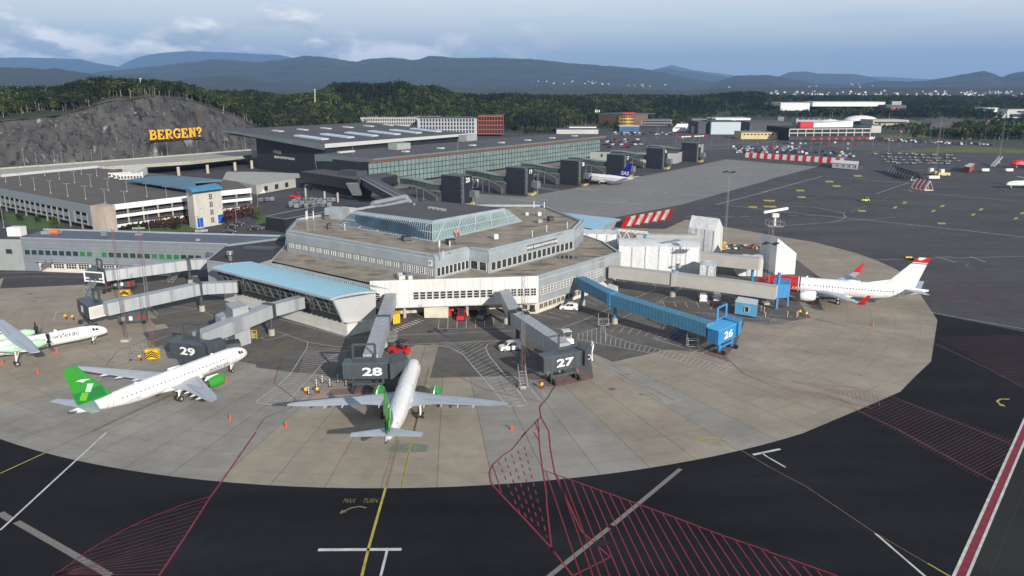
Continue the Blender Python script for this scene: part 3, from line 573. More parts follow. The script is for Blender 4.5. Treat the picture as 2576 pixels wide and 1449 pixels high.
G1 = P(685,655,ZL); G2 = P(719,617,ZL)
E_ = Vector((8,262,ZL)); Fx = Vector((-52,262,ZL))
low = [A, B, C, D_, E_, Fx, G2, G1]
mb = MB(); mb.face([(p.x,p.y,ZL-0.25) for p in low]); mb.build('lower_roof', m_gravel, term)
def offs(a, b, d):
 a_, dd, nr, L = wall_frame(a, b); return nr*d
mb = MB(); z0 = 2.95
def wallslab(mb, a, b, z0, z1, t=0.35, m=0):
 a, d, nr, L = wall_frame(a, b); q = [a, b if isinstance(b, Vector) else Vector(b), None, None]; bb = a+d*L
 mb.prism([(a.x,a.y), (bb.x,bb.y), (bb.x-nr.x*t, bb.y-nr.y*t), (a.x-nr.x*t, a.y-nr.y*t)], z0, z1, m)
wallslab(mb, A, B, z0, ZL); mb.build('white_facade', m_panel, term)
mb = MB(); wallslab(mb, B, C, z0, ZL); wallslab(mb, C, D_, z0, ZL); wallslab(mb, D_, E_, z0, ZL); mb.build('blue_grey_facade', m_gpanel, term)
mb = MB()
for a, b in ((B,C),(C,D_)):
 a_, d, nr, L = wall_frame(a, b); e = a_+d*L
 mb.hull8([(a_.x+nr.x*.06,a_.y+nr.y*.06,ZL-.9),(e.x+nr.x*.06,e.y+nr.y*.06,ZL-.9),(e.x-nr.x*.5,e.y-nr.y*.5,ZL-.9),(a_.x-nr.x*.5,a_.y-nr.y*.5,ZL-.9)], [(a_.x-nr.x*.35,a_.y-nr.y*.35,ZL+.12),(e.x-nr.x*.35,e.y-nr.y*.35,ZL+.12),(e.x-nr.x*.9,e.y-nr.y*.9,ZL+.12),(a_.x-nr.x*.9,a_.y-nr.y*.9,ZL+.12)])
mb.build('parapet', m_gcap, term)
mb = MB(); a_, d, nr, L = wall_frame(A, B); e = a_+d*L
mb.prism([(a_.x+nr.x*.05,a_.y+nr.y*.05),(e.x+nr.x*.05,e.y+nr.y*.05),(e.x-nr.x*.6,e.y-nr.y*.6),(a_.x-nr.x*.6,a_.y-nr.y*.6)], ZL-.05, ZL+.1); mb.build('parapet', mat('white_capping', (0.66,0.67,0.68), 0.5), term)
mb = MB(); mb.prism([(A.x+.4,A.y+.6),(B.x-.3,B.y+.6),(C.x-.6,C.y+.3),(D_.x-1,D_.y),(E_.x,E_.y-1),(Fx.x+1,Fx.y-1),(G2.x+1,G2.y),(G1.x+2,G1.y+1)], 2.75, 2.94); mb.build('floor_slab', m_conc, term)
inn = [(A.x+1,A.y+5.5),(B.x-9,B.y+5.8),(B.x-4.2,B.y+1.6),(B.x-.5,B.y+1.2),(C.x-1.8,C.y+.6),(D_.x-1,D_.y),(E_.x,E_.y-2),(Fx.x+2,Fx.y-2),(G2.x+2,G2.y),(G1.x+3,G1.y+2)]
mb = MB(); mb.prism(inn, 0, 2.75, top=False); mb.build('ground_floor_wall', mat('pale_plaster', (0.52,0.49,0.42), 0.8, var=0.15, scale=0.5), term)
for i in range(8):
 p = lerp(A, B, (i+0.5)/8)+Vector((0,2.0,0)); mb = MB(); mb.tube((p.x,p.y,0), (p.x,p.y,2.76), 0.42, n=12); mb.build('pillar', m_conc, term, smooth=50)
windows(term, A, B, 9.5, 27.9, 12, 1.3, 4.8, 1.85, 1, 3); windows(term, A, B, 30.4, 38.1, 5, 1.3, 4.8, 1.85, 2, 3); windows(term, A, B, 0.3, 2.3, 1, 1.8, 4.7, 1.9, 1, 4)
a_, d, nr, LBC = wall_frame(B, C)
windows(term, B, C, 0.6, 14.8, 11, 1.15, 4.8, 1.85, 2, 3); windows(term, B, C, 18.4, LBC-8.5, 6, 1.15, 4.8, 1.85, 2, 3)
windows(term, inn[3], inn[4], 1, 26, 14, 1.35, 0.9, 1.25, 2, 1, fm=mat('cream_window_frame', (0.5,0.48,0.42), 0.6), gm=m_glass, out=.02)
windows(term, inn[2], inn[3], 0.5, 3.6, 2, 1.4, 1.0, 1.3, 1, 1, fm=m_frame, out=.02); windows(term, inn[0], inn[1], 4, 27, 9, 1.5, 1.1, 1.1, 2, 1, out=.02)
mb = MB(); mb.box((A.x+14.5, A.y+4.4, 0), (5.5,3,2.6)); mb.build('ground_floor_wall', mat('pale_plaster', (0.5,0.5,0.5)), term)
U = [P(1092.8,642.5,ZU), P(1180,622.5,ZU), P(1228,630,ZU), P(1448,575,ZU), P(1468,555,ZU), Vector((10,256,0)), Vector((-44,256,0)), P(746.5,549,ZU), P(719,580,ZU)]
U[3] = P(1446,577,ZU)
up = [(p.x,p.y) for p in U]
mb = MB(); mb.face([(x,y,ZU-.5) for x,y in up]); mb.build('upper_roof', m_gravel, term)
mb = MB(); parapet_walls(mb, up, ZL-.3, ZU-.02); mb.build('upper_wall', m_gpanel, term)
mb = MB()
for i in range(len(up)):
 a, b = Vector((*up[i],0)), Vector((*up[(i+1) % len(up)],0)); a_, d, nr, L = wall_frame(a, b)
 for s, (z1, z2, o1, o2) in enumerate(((ZU-2.9, ZU-.75, .14, .14), (ZU-.75, ZU+.1, .14, -.55), (ZU+.1, ZU+.08, -.55, -.95), (ZU+.08, ZU-.5, -.95, -.97))):
  p, q = a, b; mb.face([(p.x+nr.x*o1,p.y+nr.y*o1,z1),(q.x+nr.x*o1,q.y+nr.y*o1,z1),(q.x+nr.x*o2,q.y+nr.y*o2,z2),(p.x+nr.x*o2,p.y+nr.y*o2,z2)])
mb.build('upper_parapet', m_gcap, term)
a_, d, nr, L80 = wall_frame(up[8], up[0])
windows(term, up[8], up[0], 0.6, L80-10.8, 15, 1.55, ZU-4.35, 1.15, 2, 2, gm=glass('grey_green_glass', (0.12,0.15,0.12))); windows(term, up[8], up[0], L80-10.2, L80-.5, 4, 2.0, ZU-4.9, 1.75, 3, 3)
a_, d, nr, L01 = wall_frame(up[0], up[1]); windows(term, up[0], up[1], 0.5, L01-.2, 8, 1.25, ZU-5.1, 2.1, 1, 1)
a_, d, nr, L12 = wall_frame(up[1], up[2]); windows(term, up[1], up[2], 0.3, L12-.3, 2, 2.3, ZU-5.1, 2.1, 1, 1)
a_, d, nr, L23 = wall_frame(up[2], up[3]); windows(term, up[2], up[3], 0.8, L23-.8, 17, 1.75, ZU-5.1, 2.1, 1, 1)
a_, d, nr, _ = wall_frame(up[2], up[3]); sc_ = P(1344,608,ZU-1.4); s_ = (sc_-a_).dot(d); pos = a_+d*(s_)+nr*0.22
mb = MB(); q0, q1 = pos-d*6.3, pos+d*6.3; mb.prism([(q0.x,q0.y),(q1.x,q1.y),(q1.x-nr.x*.08,q1.y-nr.y*.08),(q0.x-nr.x*.08,q0.y-nr.y*.08)], ZU-2.5, ZU-1.1); sg = mb.build('name_board', mat('slate_board', (0.10,0.11,0.12), 0.6), term)
put_text('lettering', 'AVINOR  BERGEN LUFTHAVN FLESLAND', 0.85, m_frame, sg, (pos.x+nr.x*.03, pos.y+nr.y*.03, ZU-1.8), d, (0,0,1), sx=0.86, bold=0.015)
a_, d, nr, _ = wall_frame(up[8], up[0]); p = a_+d*(L80-1.2)+nr*.2
mb = MB(); mb.box((p.x,p.y,ZU-2.6), (1.2,0.08,1.35), math.atan2(d.y,d.x)); pl_ = mb.build('number_plate', m_frame, term); put_text('number', '27', 0.9, m_dkmetal, pl_, (p.x+nr.x*.06,p.y+nr.y*.06,ZU-1.92), d, (0,0,1), bold=0.03)
ZP = 18.6
T = [P(890,531,ZP), P(1088,556,ZP), P(1269,524,ZP), P(1079,499,ZP)]
Bp = [P(846.5,566,ZU-.3), P(1088,607.5,ZU-.3), P(1313,556,ZU-.3)]
Bp.append(Bp[0]+(Bp[2]-Bp[1]))
T[3] = T[0]+(T[2]-T[1])
mb = MB(); mb.face([(p.x,p.y,ZP) for p in T]); mb.build('skylight_roof', m_roofdk, term)
def inset(poly, c, f): return [Vector((c.x+(p.x-c.x)*f, c.y+(p.y-c.y)*f, 0)) for p in poly]
cT = sum(T, Vector())/4; T2 = [lerp(T[i], Bp[i], 0.16) for i in range(4)]
mb = MB()
for i in range(4):
 j = (i+1) % 4; mb.face([T[i], T[j], T2[j], T2[i]]); q = inset([T[i],T[j]], cT, .985); mb.face([(T[i].x,T[i].y,ZP+.02),(T[j].x,T[j].y,ZP+.02),(q[1].x,q[1].y,ZP+.12),(q[0].x,q[0].y,ZP+.12)])
mb.build('skylight_fascia', m_gcap, term)
for i, gm, nm in ((0, m_glassb, 42), (1, m_glassp, 34), (2, m_glassp, 20), (3, m_glassp, 20)):
 j = (i+1) % 4; mb = MB(); lo = [lerp(T2[i], Bp[i], .95), lerp(T2[j], Bp[j], .95)]
 mb.face([T2[i], T2[j], lo[1], lo[0]]); gl = mb.build('skylight_glazing', gm, term)
 out = (T2[j]-T2[i]).cross(Bp[i]-T2[i]).normalized(); out = out if out.z > 0 else -out; fm_ = MB()
 for s in range(nm+1): t = s/nm; fm_.beam(lerp(T2[i],T2[j],t)+out*.08, lerp(lo[0],lo[1],t)+out*.04, 0.09, 0.10, up=out)
 for s in (0.5,): fm_.beam(lerp(T2[i],lo[0],s)+out*.06, lerp(T2[j],lo[1],s)+out*.06, 0.14, 0.1, up=out)
 if i in (0,1):
  for s in range(5): t = (s+.5)/5; fm_.beam(lerp(T2[i],T2[j],t+.05)+out*-.0, lerp(lo[0],lo[1],t-.06)+out*.05, 0.2, 0.08, up=out)
 fm_.build('glazing_bars', mat('pale_aluminium', (0.50,0.55,0.57), 0.4, metal=0.3), gl)
 kb = MB(); kb.hull8([lo[0]+out*.1, lo[1]+out*.1, (lo[1].x,lo[1].y,ZU-.45), (lo[0].x,lo[0].y,ZU-.45)], [Bp[i]+out*.1, Bp[j]+out*.1, (Bp[j].x,Bp[j].y,ZU-.49), (Bp[i].x,Bp[i].y,ZU-.49)]); kb.build('skylight_kerb', m_gcap, gl)
for q in range(4):
 p = P(1083+q*11, 526+q*1.8, ZP); mb = MB(); mb.box((p.x,p.y,ZP), (1.5,1.1,.35), -0.4); mb.box((p.x,p.y,ZP+.35), (1.3,.9,.3), -0.4, m=1); mb.build('roof_dome', [m_gframe, mat('dome_acrylic', (0.3,0.3,0.3), 0.3)], term)
p = P(1042,517,ZP); mb = MB(); mb.tube((p.x,p.y,ZP),(p.x,p.y,ZP+.7),.25,.25,8); mb.tube((p.x,p.y,ZP+.55),(p.x,p.y,ZP+.8),.6,.1,8); mb.build('vent_cowl', m_galv, term)
def vent_box(px, py, z, w, h, m, parent=term, name='roof_vent', d=None):
 p = P(px, py, z); mb = MB(); mb.box((p.x,p.y,z+.15), (w,d or w,h), 0.5); mb.box((p.x,p.y,z-.05), (w*.7,w*.7,.22), 0.5, m=1)
 for q in range(3): mb.box((p.x,p.y,z+.15+h*(.25+.25*q)), (w*1.03,(d or w)*1.03,.06), .5, m=1)
 return mb.build(name, [m, m_galv], parent)
ZR = ZU-.5; m_bk = mat('black_plastic', (0.012,0.012,0.013), 0.5); m_wbox = mat('white_enamel', (0.6,0.6,0.58), 0.5)
for x, y, w, h, m in ((829,577,1.1,1.5,m_bk), (821,552,1.6,1.0,m_bk), (1022,606,2.0,1.1,m_bk), (1134,615,2.0,1.2,m_bk), (1246,602,1.2,1.2,m_wbox), (1385,556,1.6,1.2,m_bk), (1355,543,1.2,1.0,m_wbox), (1324,542,1.0,.8,m_wbox), (1356,561,1.4,.9,m_galv)): vent_box(x, y, ZR, w, h, m)
for x, y in ((868,580),(1375,583),(1339,597),(1427,575),(1115,650)):
 p = P(x,y,ZR); mb = MB(); mb.tube((p.x,p.y,ZR),(p.x,p.y,ZR+1.6),.10,.10,6); mb.tube((p.x,p.y,ZR+1.5),(p.x,p.y,ZR+1.75),.18,.18,6); mb.build('vent_pipe', m_wbox, term)
def roof_aerial(px, py, z, h, n=3, sp=1.6):
 p = P(px, py, z); t = thing('roof_antenna', None, 'antenna', p); mb = MB()
 for i in range(n): a = i*2.1; x, y = p.x+math.cos(a)*sp, p.y+math.sin(a)*sp*.6; mb.tube((x,y,z),(x,y,z+h*(.8+.2*(i%2))),.06,.05,6); mb.beam((p.x,p.y,z+h*.45),(x,y,z+h*.45),.06,.06)
 mb.build('mast', m_galv, t)
 for i in range(n): a = i*2.1; x, y = p.x+math.cos(a)*sp, p.y+math.sin(a)*sp*.6; mb = MB(); mb.box((x,y-.15,z+h*.5),(.22,.18,h*.36)); mb.build('antenna_panel', m_wbox, t)
 return t
roof_aerial(780,580,ZR,6.2,4,1.2)['label'] = 'cluster of white mobile antennas on the left end of the upper gravel roof'
roof_aerial(1352,545,ZR,5.2,2,2.0)['label'] = 'pair of white whip antennas on the gravel roof near the light blue roof'
roof_aerial(1115,640,ZR,3.8,3,1.6)['label'] = 'thin rod antennas near the front corner of the upper gravel roof'
p = P(1175,597,ZR)
mb = MB(); c = P(847,549,ZR); mb.box((c.x,c.y+1,ZR), (6,4,3.0), -.3); mb.build('plant_room', m_gcap, term)
mb = MB(); c = P(880,535,ZU); mb.box((c.x+1,c.y+2,ZU-2), (9.5,.6,3.2), -.55); mb.build('plant_screen', m_panel, term)
mb = MB(); d0, d1 = P(938,512,19.2), P(1020,495,19.2); mb.tube(d0, d1, .75, n=12); mb.tube(d0+Vector((1.5,-1.6,-1)), d1+Vector((1,-1.6,-1)), .6, n=12)
mb.tube(d1, d1+Vector((2,1,-3)), .75, n=12); mb.build('exhaust_duct', m_galv, term, smooth=50)
for q in range(4): p = lerp(d0, d1, q/3+.02); mb = MB(); mb.beam((p.x-.8,p.y,12),(p.x-.8,p.y,19),.15,.15); mb.beam((p.x+.8,p.y-1,12),(p.x+.8,p.y-1,19),.15,.15); mb.build('duct_support', m_galv, term)
mb = MB()
def blotch(px, py, z, rx, ry, n=17):
 p = P(px, py, z); mb.face([(p.x+rx*(0.55+.6*noise.noise(Vector((px*.1, i*.9, 1)))+.2)*math.cos(2*math.pi*i/n), p.y+ry*(0.75+.5*noise.noise(Vector((py*.1, i*1.3, 5))))*math.sin(2*math.pi*i/n), z) for i in range(n)])
for x, y, rx, ry in ((778,656,2.2,1.3),(858,673,2.2,1.2),(941,691,2.4,1.3),(1360,665,4,2),(1260,680,5,1.6),(1310,690,4,1.4),(1500,625,5,1.8),(1480,645,4,1.5),(1410,640,3,1.2),(1330,700-20,3,1),(1520,640,2,1)): blotch(x, y, ZL-.243, rx, ry)
for x, y, rx, ry in ((1000,590,5,1.2),(1180,612,4,1),(1330,570,4,2),(900,600,4,1),(1400,560,5,1.3)): blotch(x, y, ZR+.007, rx, ry)
_mp = mb.build('moss_patches', mat('roof_moss_thin', (0.085,0.068,0.048), 0.95, var=0.6, scale=0.9, col2=(0.20,0.165,0.125), detail=10), term); _mp['kind'] = 'stuff'
mb = MB(); blotch(1428,647,ZL-.235, 5.2, 2.7, 21); mb.build('roof_puddle', mat('puddle_water', (0.02,0.022,0.024), 0.03, spec=1.0, var=0.1), term)
for x, y in ((1187,728-37),(1010,695),(1000,703)): pass
for x, y, w in ((1007,697,1.3),(1009,703,1.5),(1017,697,.9),(1031,704,1.0)): vent_box(x, y, ZL-.25, w, .8, m_wbox if w != .9 else m_bk)
def dock_display(px, py, z, label, nx, rot):
 p = P(px, py, z); t = thing('docking_display', label, 'docking display', p); mb = MB(); mb.box((p.x,p.y,z), (1.1,.5,1.7), rot); mb.build('screen_box', m_dkmetal, t)
 mb = MB(); mb.box((p.x,p.y-.27,z+.3), (.8,.04,1.1), rot); mb.build('screen', mat('amber_screen', (0.06,0.02,0.012), 0.3), t)
 mb = MB(); mb.beam((p.x,p.y+.3,z+1.2),(p.x,p.y+1.6,z+1.4),.12,.12); mb.beam((p.x,p.y+.1,z+1.6),(p.x,p.y+.1,z+2.9),.1,.1); mb.build('bracket', m_galv, t); return t
dock_display(1085,748,4.6, 'black docking display hanging in front of the white facade between gates 28 and 27', 0, 0)
dock_display(1307,740,5.0, 'black docking display on the white facade just right of the gate 27 bridge', 0, 0.05)
dock_display(786,778,4.6, 'black docking display with white arm hanging below the slanted lounge windows near gate 29', 0, -.55)
dock_display(614,732,5.2, 'white backed docking display at the left end of the slanted lounge windows', 0, -.55)
# ---------------------------------------------------------------- blue roofed lounges
def lounge():
 t = thing('departure_lounge', 'lounge wing with curved light blue roof and slanted dark glass front near gate 29', 'building', P(874,847,0))
 c0 = Vector((*P(873.7,847,0)[:2],0)); e = (P(530,674,8.7)-P(832,751,8.7)).normalized(); L = 47.0; n = Vector((e.y,-e.x,0)); n = n if n.y < 0 else -n
 W = 6.0; b = -n; S = lambda s, w, z: (c0.x+e.x*s+b.x*w, c0.y+e.y*s+b.y*w, z)
 mb = MB(); mb.prism([S(0,0,0)[:2], S(L,0,0)[:2], S(L,W+6,0)[:2], S(-1.0,W+2,0)[:2]], 0, 2.6); mb.build('base_wall', mat('white_block_wall', (0.55,0.54,0.51), 0.7, var=0.12, scale=0.4, pattern=('brick', (0.38,0.37,0.35), dict(w=4.0, h=1.1, m=.03, offset=0, rot=(math.pi/2,0,0)))), t)
 rs = []; prof = [(-2.5,8.7),(-1.2,9.05),(.6,9.35),(2.6,9.5),(4.3,9.52),(6.0,9.45)]; SA = lambda w: 1.7-(w+2.5)*.58; SB = lambda w: 47.8-(w+2.5)*.55
 mb = MB()
 for i in range(len(prof)-1):
  (w0,z0),(w1,z1) = prof[i], prof[i+1]; mb.face([S(SA(w0),w0,z0), S(SB(w0),w0,z0), S(SB(w1),w1,z1), S(SA(w1),w1,z1)])
 rf = mb.build('roof', m_blueroof, t, smooth=60)
 mb = MB()
 for g in (SA, SB):
  for i in range(len(prof)-1):
   (w0,z0),(w1,z1) = prof[i], prof[i+1]; a, c = g(w0), g(w1); mb.hull8([S(a-.12,w0,z0-.42), S(a+.12,w0,z0-.42), S(a+.12,w0,z0+.03), S(a-.12,w0,z0+.03)], [S(c-.12,w1,z1-.42), S(c+.12,w1,z1-.42), S(c+.12,w1,z1+.03), S(c-.12,w1,z1+.03)])
 s0, s1 = 1.7, 47.8
 mb.hull8([S(s0,prof[0][0]-.1,8.3), S(s0,prof[0][0]+.12,8.3), S(s0,prof[0][0]+.12,8.76), S(s0,prof[0][0]-.1,8.76)], [S(s1,prof[0][0]-.1,8.3), S(s1,prof[0][0]+.12,8.3), S(s1,prof[0][0]+.12,8.76), S(s1,prof[0][0]-.1,8.76)])
 mb.face([S(s0,-2.5,8.3), S(s1,-2.5,8.3), S(43.5,6,9.0), S(-3,6,9.0)])
 mb.build('roof_trim', m_gcap, rf)
 f = lambda s, z, o=0: S(s, 0.8-(z-2.6)/(8.4-2.6)*2.5-o, z)
 mb = MB(); mb.face([f(2.1,2.6), f(L,2.6), f(L,8.4), f(2.1,8.4)]); mb.build('slanted_front', mat('charcoal_cladding', (0.035,0.036,0.038), 0.6), t)
 mb = MB(); pA, pB, pC = Vector(S(2.1,.8,2.6)), Vector(f(2.0,8.5)), Vector(S(-2.4,6.4,9.2)); nn_ = (pB-pA).cross(pC-pA); q_ = Vector(S(0,7.2,2.6)); q_ += e*(-(q_-pA).dot(nn_)/e.dot(nn_)); mb.face([pA, pB, pC, q_]); mb.build('end_wall', mat('pale_grey_cladding', (0.42,0.43,0.43), 0.6, var=.06, pattern=('wave', (0.36,0.37,0.37), dict(s=2.2, dir='Z', lo=.85, hi=1))), t)
 mb = MB(); mb.beam(f(2.0,2.6,.08), f(2.0,8.4,.08), .28, .35); mb.build('corner_frame', m_gcap, t)
 n_b = 15
 for i in range(n_b):
  a0 = 2.7+(L-3.2)*i/n_b; a1 = a0+(L-3.2)/n_b-.45; mb = MB()
  lean = 1.0
  q = [f(a0,4.4,.06), f(a1,4.4,.06), f(a1,8.0,.06), f(a0,8.0,.06)]; mb.face(q)
  g = mb.build('window', glass('lounge_glass', (0.035,0.045,0.045)), t)
  fb = MB(); fb.beam(f(a0-.12,4.3,.12), f(a0-.12,8.2,.12), .22, .2); fb.beam(f(a1+.12,4.3,.12), f(a1+.12,8.2,.12), .16, .2)
  for z in (4.4,5.6,6.8): fb.beam(f(a0,z,.12), f(a1,z,.12), .09, .1)
  if i % 2 == 0: fb.beam(f(a0,8.2,.5), f(a1,4.6,.14), .12, .12)
  fb.build('frame', m_gframe, g)
 mb = MB()
 for i in range(26): s = 1.0+(L-1)*i/26; mb.box(S(s,.45,2.6), (.9,.3,.22), math.atan2(e.y,e.x))
 mb.build('sill_blocks', m_dkmetal, t)
 mb = MB(); mb.face([S(-.5,6.0,9.45), S(34.5,6.0,9.45), S(34.5,6.3,10.05), S(-.5,6.3,10.05)]); cl = mb.build('clerestory', m_glass, t)
 mb = MB()
 for i in range(56): s = -.5+35*i/55; mb.beam(S(s,5.95,9.45), S(s,6.25,10.1), .22, .12)
 mb.beam(S(-.5,5.95,9.5), S(34.5,5.95,9.5), .12,.12); mb.build('clerestory_bars', m_gcap, cl)
 mb = MB(); mb.hull8([S(-2.5,6.2,10.0), S(35.5,6.2,10.0), S(35.5,6.2,10.2), S(-2.5,6.2,10.2)], [S(-3.5,9.2,9.1), S(36,9.2,9.1), S(36,9.2,9.3), S(-3.5,9.2,9.3)]); mb.build('metal_slope', m_gcap, t)
 return t, S, L
LNG, LS, LL = lounge()
t2 = thing('departure_lounge', 'far lounge wing with light blue roof, partly hidden behind the gravel roof', 'building', P(1500,590,0));
r0, r1, r2, r3 = P(1305,523,8.8), P(1561,549,9.3), P(1510,577,8.6), P(1420,556,8.4)
mb = MB(); q = [P(1302,524,9), P(1562,551,9.0), P(1507,577,9.0), P(1300,535,9)]
mb.face([P(1295,522,9.2), P(1400,533,9.2), P(1562,551,9.0), P(1535,560,9.4), P(1508,578,9.2), P(1470,573,9.4), P(1380,550,9.4), P(1300,534,9.4)]); mb.build('roof', m_blueroof, t2)
mb = MB(); a = [P(1562,551,9.0), P(1535,560,9.4), P(1508,578,9.2)]
for i in range(2): mb.face([a[i]+Vector((0,0,.05)), a[i+1]+Vector((0,0,.05)), (a[i+1].x,a[i+1].y,8.7), (a[i].x,a[i].y,8.7)])
mb.build('roof_trim', m_gcap, t2)
mb = MB(); e0, e1 = P(1552,556,9.0), P(1510,578,9.0); mb.face([(e0.x,e0.y,8.9),(e1.x,e1.y,8.9),(e1.x,e1.y,2.6),(e0.x-3,e0.y-1,2.6)]); mb.face([(e0.x,e0.y,8.9),(e0.x-3,e0.y-1,2.6),(e0.x-20,e0.y+22,2.6),(e0.x-20,e0.y+22,8.9)]); mb.build('end_wall', m_gpanel, t2)
mb = MB(); b0 = P(1505,600,0); mb.prism([(e0.x-3,e0.y-1),(e1.x,e1.y),(e1.x-8,e1.y+2),(e0.x-24,e0.y+22)], 0, 2.6); mb.build('base_wall', m_panel, t2)
mb = MB(); a, b, c = P(1400,571,12.2), P(1468,553,12.2), P(1468,580,12.2); mb.prism([(a.x,a.y),(c.x,c.y),(b.x,b.y+1),(a.x-3,a.y+3)], ZL-.3, 12.2); mb.build('roof_annex', m_gcap, term)
dk = thing('link_building', 'flat dark roofed block with steel chimney between long grey pier and blue lounge', 'building', P(600,660,0))
pts = [P(521,658,9.2), P(640,668-6,9.2), P(685,655,9.2), P(722,617,9.2), P(719,595,9.2), P(573,612,9.2)]
pts = KL('b0', 9.0, 2080,1015, 2520,1075)+KL('b1', 9.0, 165,1010, 300,860, 300,770)+KL('b0', 9.0, 2290,848)
mb = MB(); mb.prism([(p.x,p.y) for p in pts], 0, 9.0, m=0, mt=1); mb.build('body', [m_gpanel, mat('charcoal_roof_felt', (0.035,0.035,0.039), 0.8, var=.15, scale=.2)], dk)
mb = MB()
for i in range(len(pts)): a, b = pts[i], pts[(i+1) % len(pts)]; mb.beam((a.x,a.y,9.05),(b.x,b.y,9.05),.35,.3)
mb.build('roof_edge', m_gcap, dk)
p = P(580,655,9.0); mb = MB(); mb.tube((p.x,p.y,9),(p.x,p.y,10.2),.55,.55,14); mb.tube((p.x,p.y,10.2),(p.x,p.y,10.5),.55,.8,14); mb.tube((p.x,p.y,10.5),(p.x,p.y,11.3),.8,.8,14); mb.build('steel_chimney', mat('bright_steel', (0.6,0.6,0.6), 0.25, metal=0.9), dk, smooth=40)
mb = MB(); c = P(655,625,9.1); mb.box((c.x,c.y,9.0),(9,2.6,.5),-.2); mb.build('roof_hatch', m_dkmetal, dk)
windows(dk, P(523,700,0), P(600,718,0), .5, 8, 4, 1.5, 4.6, 3.0, 2, 3, fm=m_gframe, gm=m_glassg)
# ---------------------------------------------------------------- long pier on the left
pier = thing('pier_building', 'long two storey grey clad pier with a row of green tinted windows', 'building', P(200,675,0))
ZPr = 9.6
l0 = KP('b0', -600, 770, ZPr); l1 = KP('b0', 205, 785, ZPr); l2 = KP('b0', 2290, 848, ZPr); k0 = KP('b0', 440, 702, ZPr); k1 = KP('b0', 2576, 765, ZPr); k2 = KP('b1', 300, 775, ZPr)
e = (l2-l1).normalized(); nrm = Vector((e.y,-e.x,0)); nrm = nrm if nrm.y < 0 else -nrm
mb = MB(); ft = [l1, l2, k2+Vector((0,2,0)), k1, k0]
mb.prism([(l1.x,l1.y),(l2.x,l2.y),(k2.x,k2.y),(k0.x+e.x*110,k0.y+e.y*110),(k0.x,k0.y)], 0, ZPr, 0, 1); mb.build('main_body', [mat('ribbed_grey_cladding', (0.20,0.225,0.25), 0.5, var=.10, scale=.4, metal=.15, pattern=('wave', (0.165,0.185,0.205), dict(s=.30, dir='Z', lo=.85, hi=1))), mat('blue_grey_roof_sheet', (0.085,0.105,0.14), 0.55, var=.15, scale=.15, pattern=('wave', (0.07,0.088,0.12), dict(s=.09, dir='X', rot=(0,0,.05), lo=.96, hi=1)))], pier)
mb = MB(); mb.beam(l1+Vector((0,0,.1))+nrm*.1, l2+Vector((0,0,.1))+nrm*.1, .3, .3); mb.beam(k0+Vector((0,0,.2)), k0+e*110+Vector((0,0,.2)), .5, .4); mb.build('roof_edge', m_gcap, pier)
LP = (l2-l1).length
gsk = [m_glass, m_glass, m_glass, m_glass, m_glass, m_glass, m_glass, m_glass]; ggreen = glass('green_blind_glass', (0.035,0.15,0.065), .2, .2)
def on(px):
 p = KP('b0', px, 950, 5.0); return (Vector((p.x,p.y,0))-Vector((l1.x,l1.y,0))).dot(e)
a0_, d_, n_, _ = wall_frame(l1, l2)
for x in list(range(260, 1000, 77))+list(range(1115, 2150, 78)):
 gm = ggreen if x in (876,953,1115) or 1640 < x < 1960 else glass('dark_green_glass', (0.025,0.045,0.042)); s = LP*(x-215)/(2290-215)*(1-.0)
 p0 = KP('b0', x, 925, 5.5); s = on(x); windows(pier, l1, l2, s-1.1, s+1.1, 1, 1.9, 4.75, 1.55, 1, 1, fm=m_gcap, gm=gm, out=.03)
mb = MB(); a1 = a0_+d_*5; b1 = a0_+d_*46; mb.prism([(a1.x+n_.x*.02,a1.y+n_.y*.02),(b1.x+n_.x*.02,b1.y+n_.y*.02),(b1.x+n_.x*.4,b1.y+n_.y*.4),(a1.x+n_.x*.4,a1.y+n_.y*.4)], 0, 2.9); mb.build('lower_wall', mat('cream_plaster', (0.55,0.53,0.47), 0.8, var=.1), pier)
mb = MB(); mb.prism([(a1.x+n_.x*.02,a1.y+n_.y*.02),(b1.x+n_.x*.02,b1.y+n_.y*.02),(b1.x+n_.x*1.8,b1.y+n_.y*1.8),(a1.x+n_.x*1.8,a1.y+n_.y*1.8)], 3.2, 3.45); mb.build('canopy', m_gcap, pier)
windows(pier, a1, b1, .5, 36, 9, 3.4, 1.1, 1.5, 4, 2, out=.42)
mb = MB(); nb = Vector((-e.y,e.x,0)); q = l1-e*60; mb.prism([(q.x,q.y-6),(l1.x,l1.y),(k0.x,k0.y),(k0.x-60,k0.y+4)], 0, 9.2, 0, 1); mb.build('end_section', [mat('smooth_grey_cladding', (0.25,0.27,0.27), 0.6, var=.08), mat('charcoal_roof_felt', (0.035,)*3)], pier)
windows(pier, Vector((q.x,q.y-6,0)), l1, 53, 58, 1, 2.0, 4.9, 1.5, 1, 1, fm=m_gcap, out=.05); windows(pier, Vector((q.x,q.y-6,0)), l1, 46, 52, 1, 2.6, 0.1, 2.6, 2, 1, fm=m_gframe, out=.05)
p = KP('b0', 155, 765, 9.2); mb = MB(); mb.box((p.x,p.y+1,9.2),(4,3,2.6)); mb.build('plant_box', m_frame, pier)
for x, y, w, h, m in ((520,740,5,.8,m_galv),(1050,760,1.6,1.2,m_gframe),(1400,755,2,.4,m_galv),(1995,812,1.2,.6,m_galv)): p = KP('b0', x, y, ZPr); mb = MB(); mb.box((p.x,p.y,ZPr-.05),(w,w*.5,h+.05)); mb.build('roof_unit', m, pier)
p = KP('b0', 545, 712, ZPr+1); mb = MB(); mb.tube((p.x-1.2,p.y,ZPr+.7),(p.x+1.2,p.y,ZPr+.7),.7,.7,12); mb.build('orange_cover', mat('orange_tarp', (0.55,0.13,0.05), 0.7), pier)
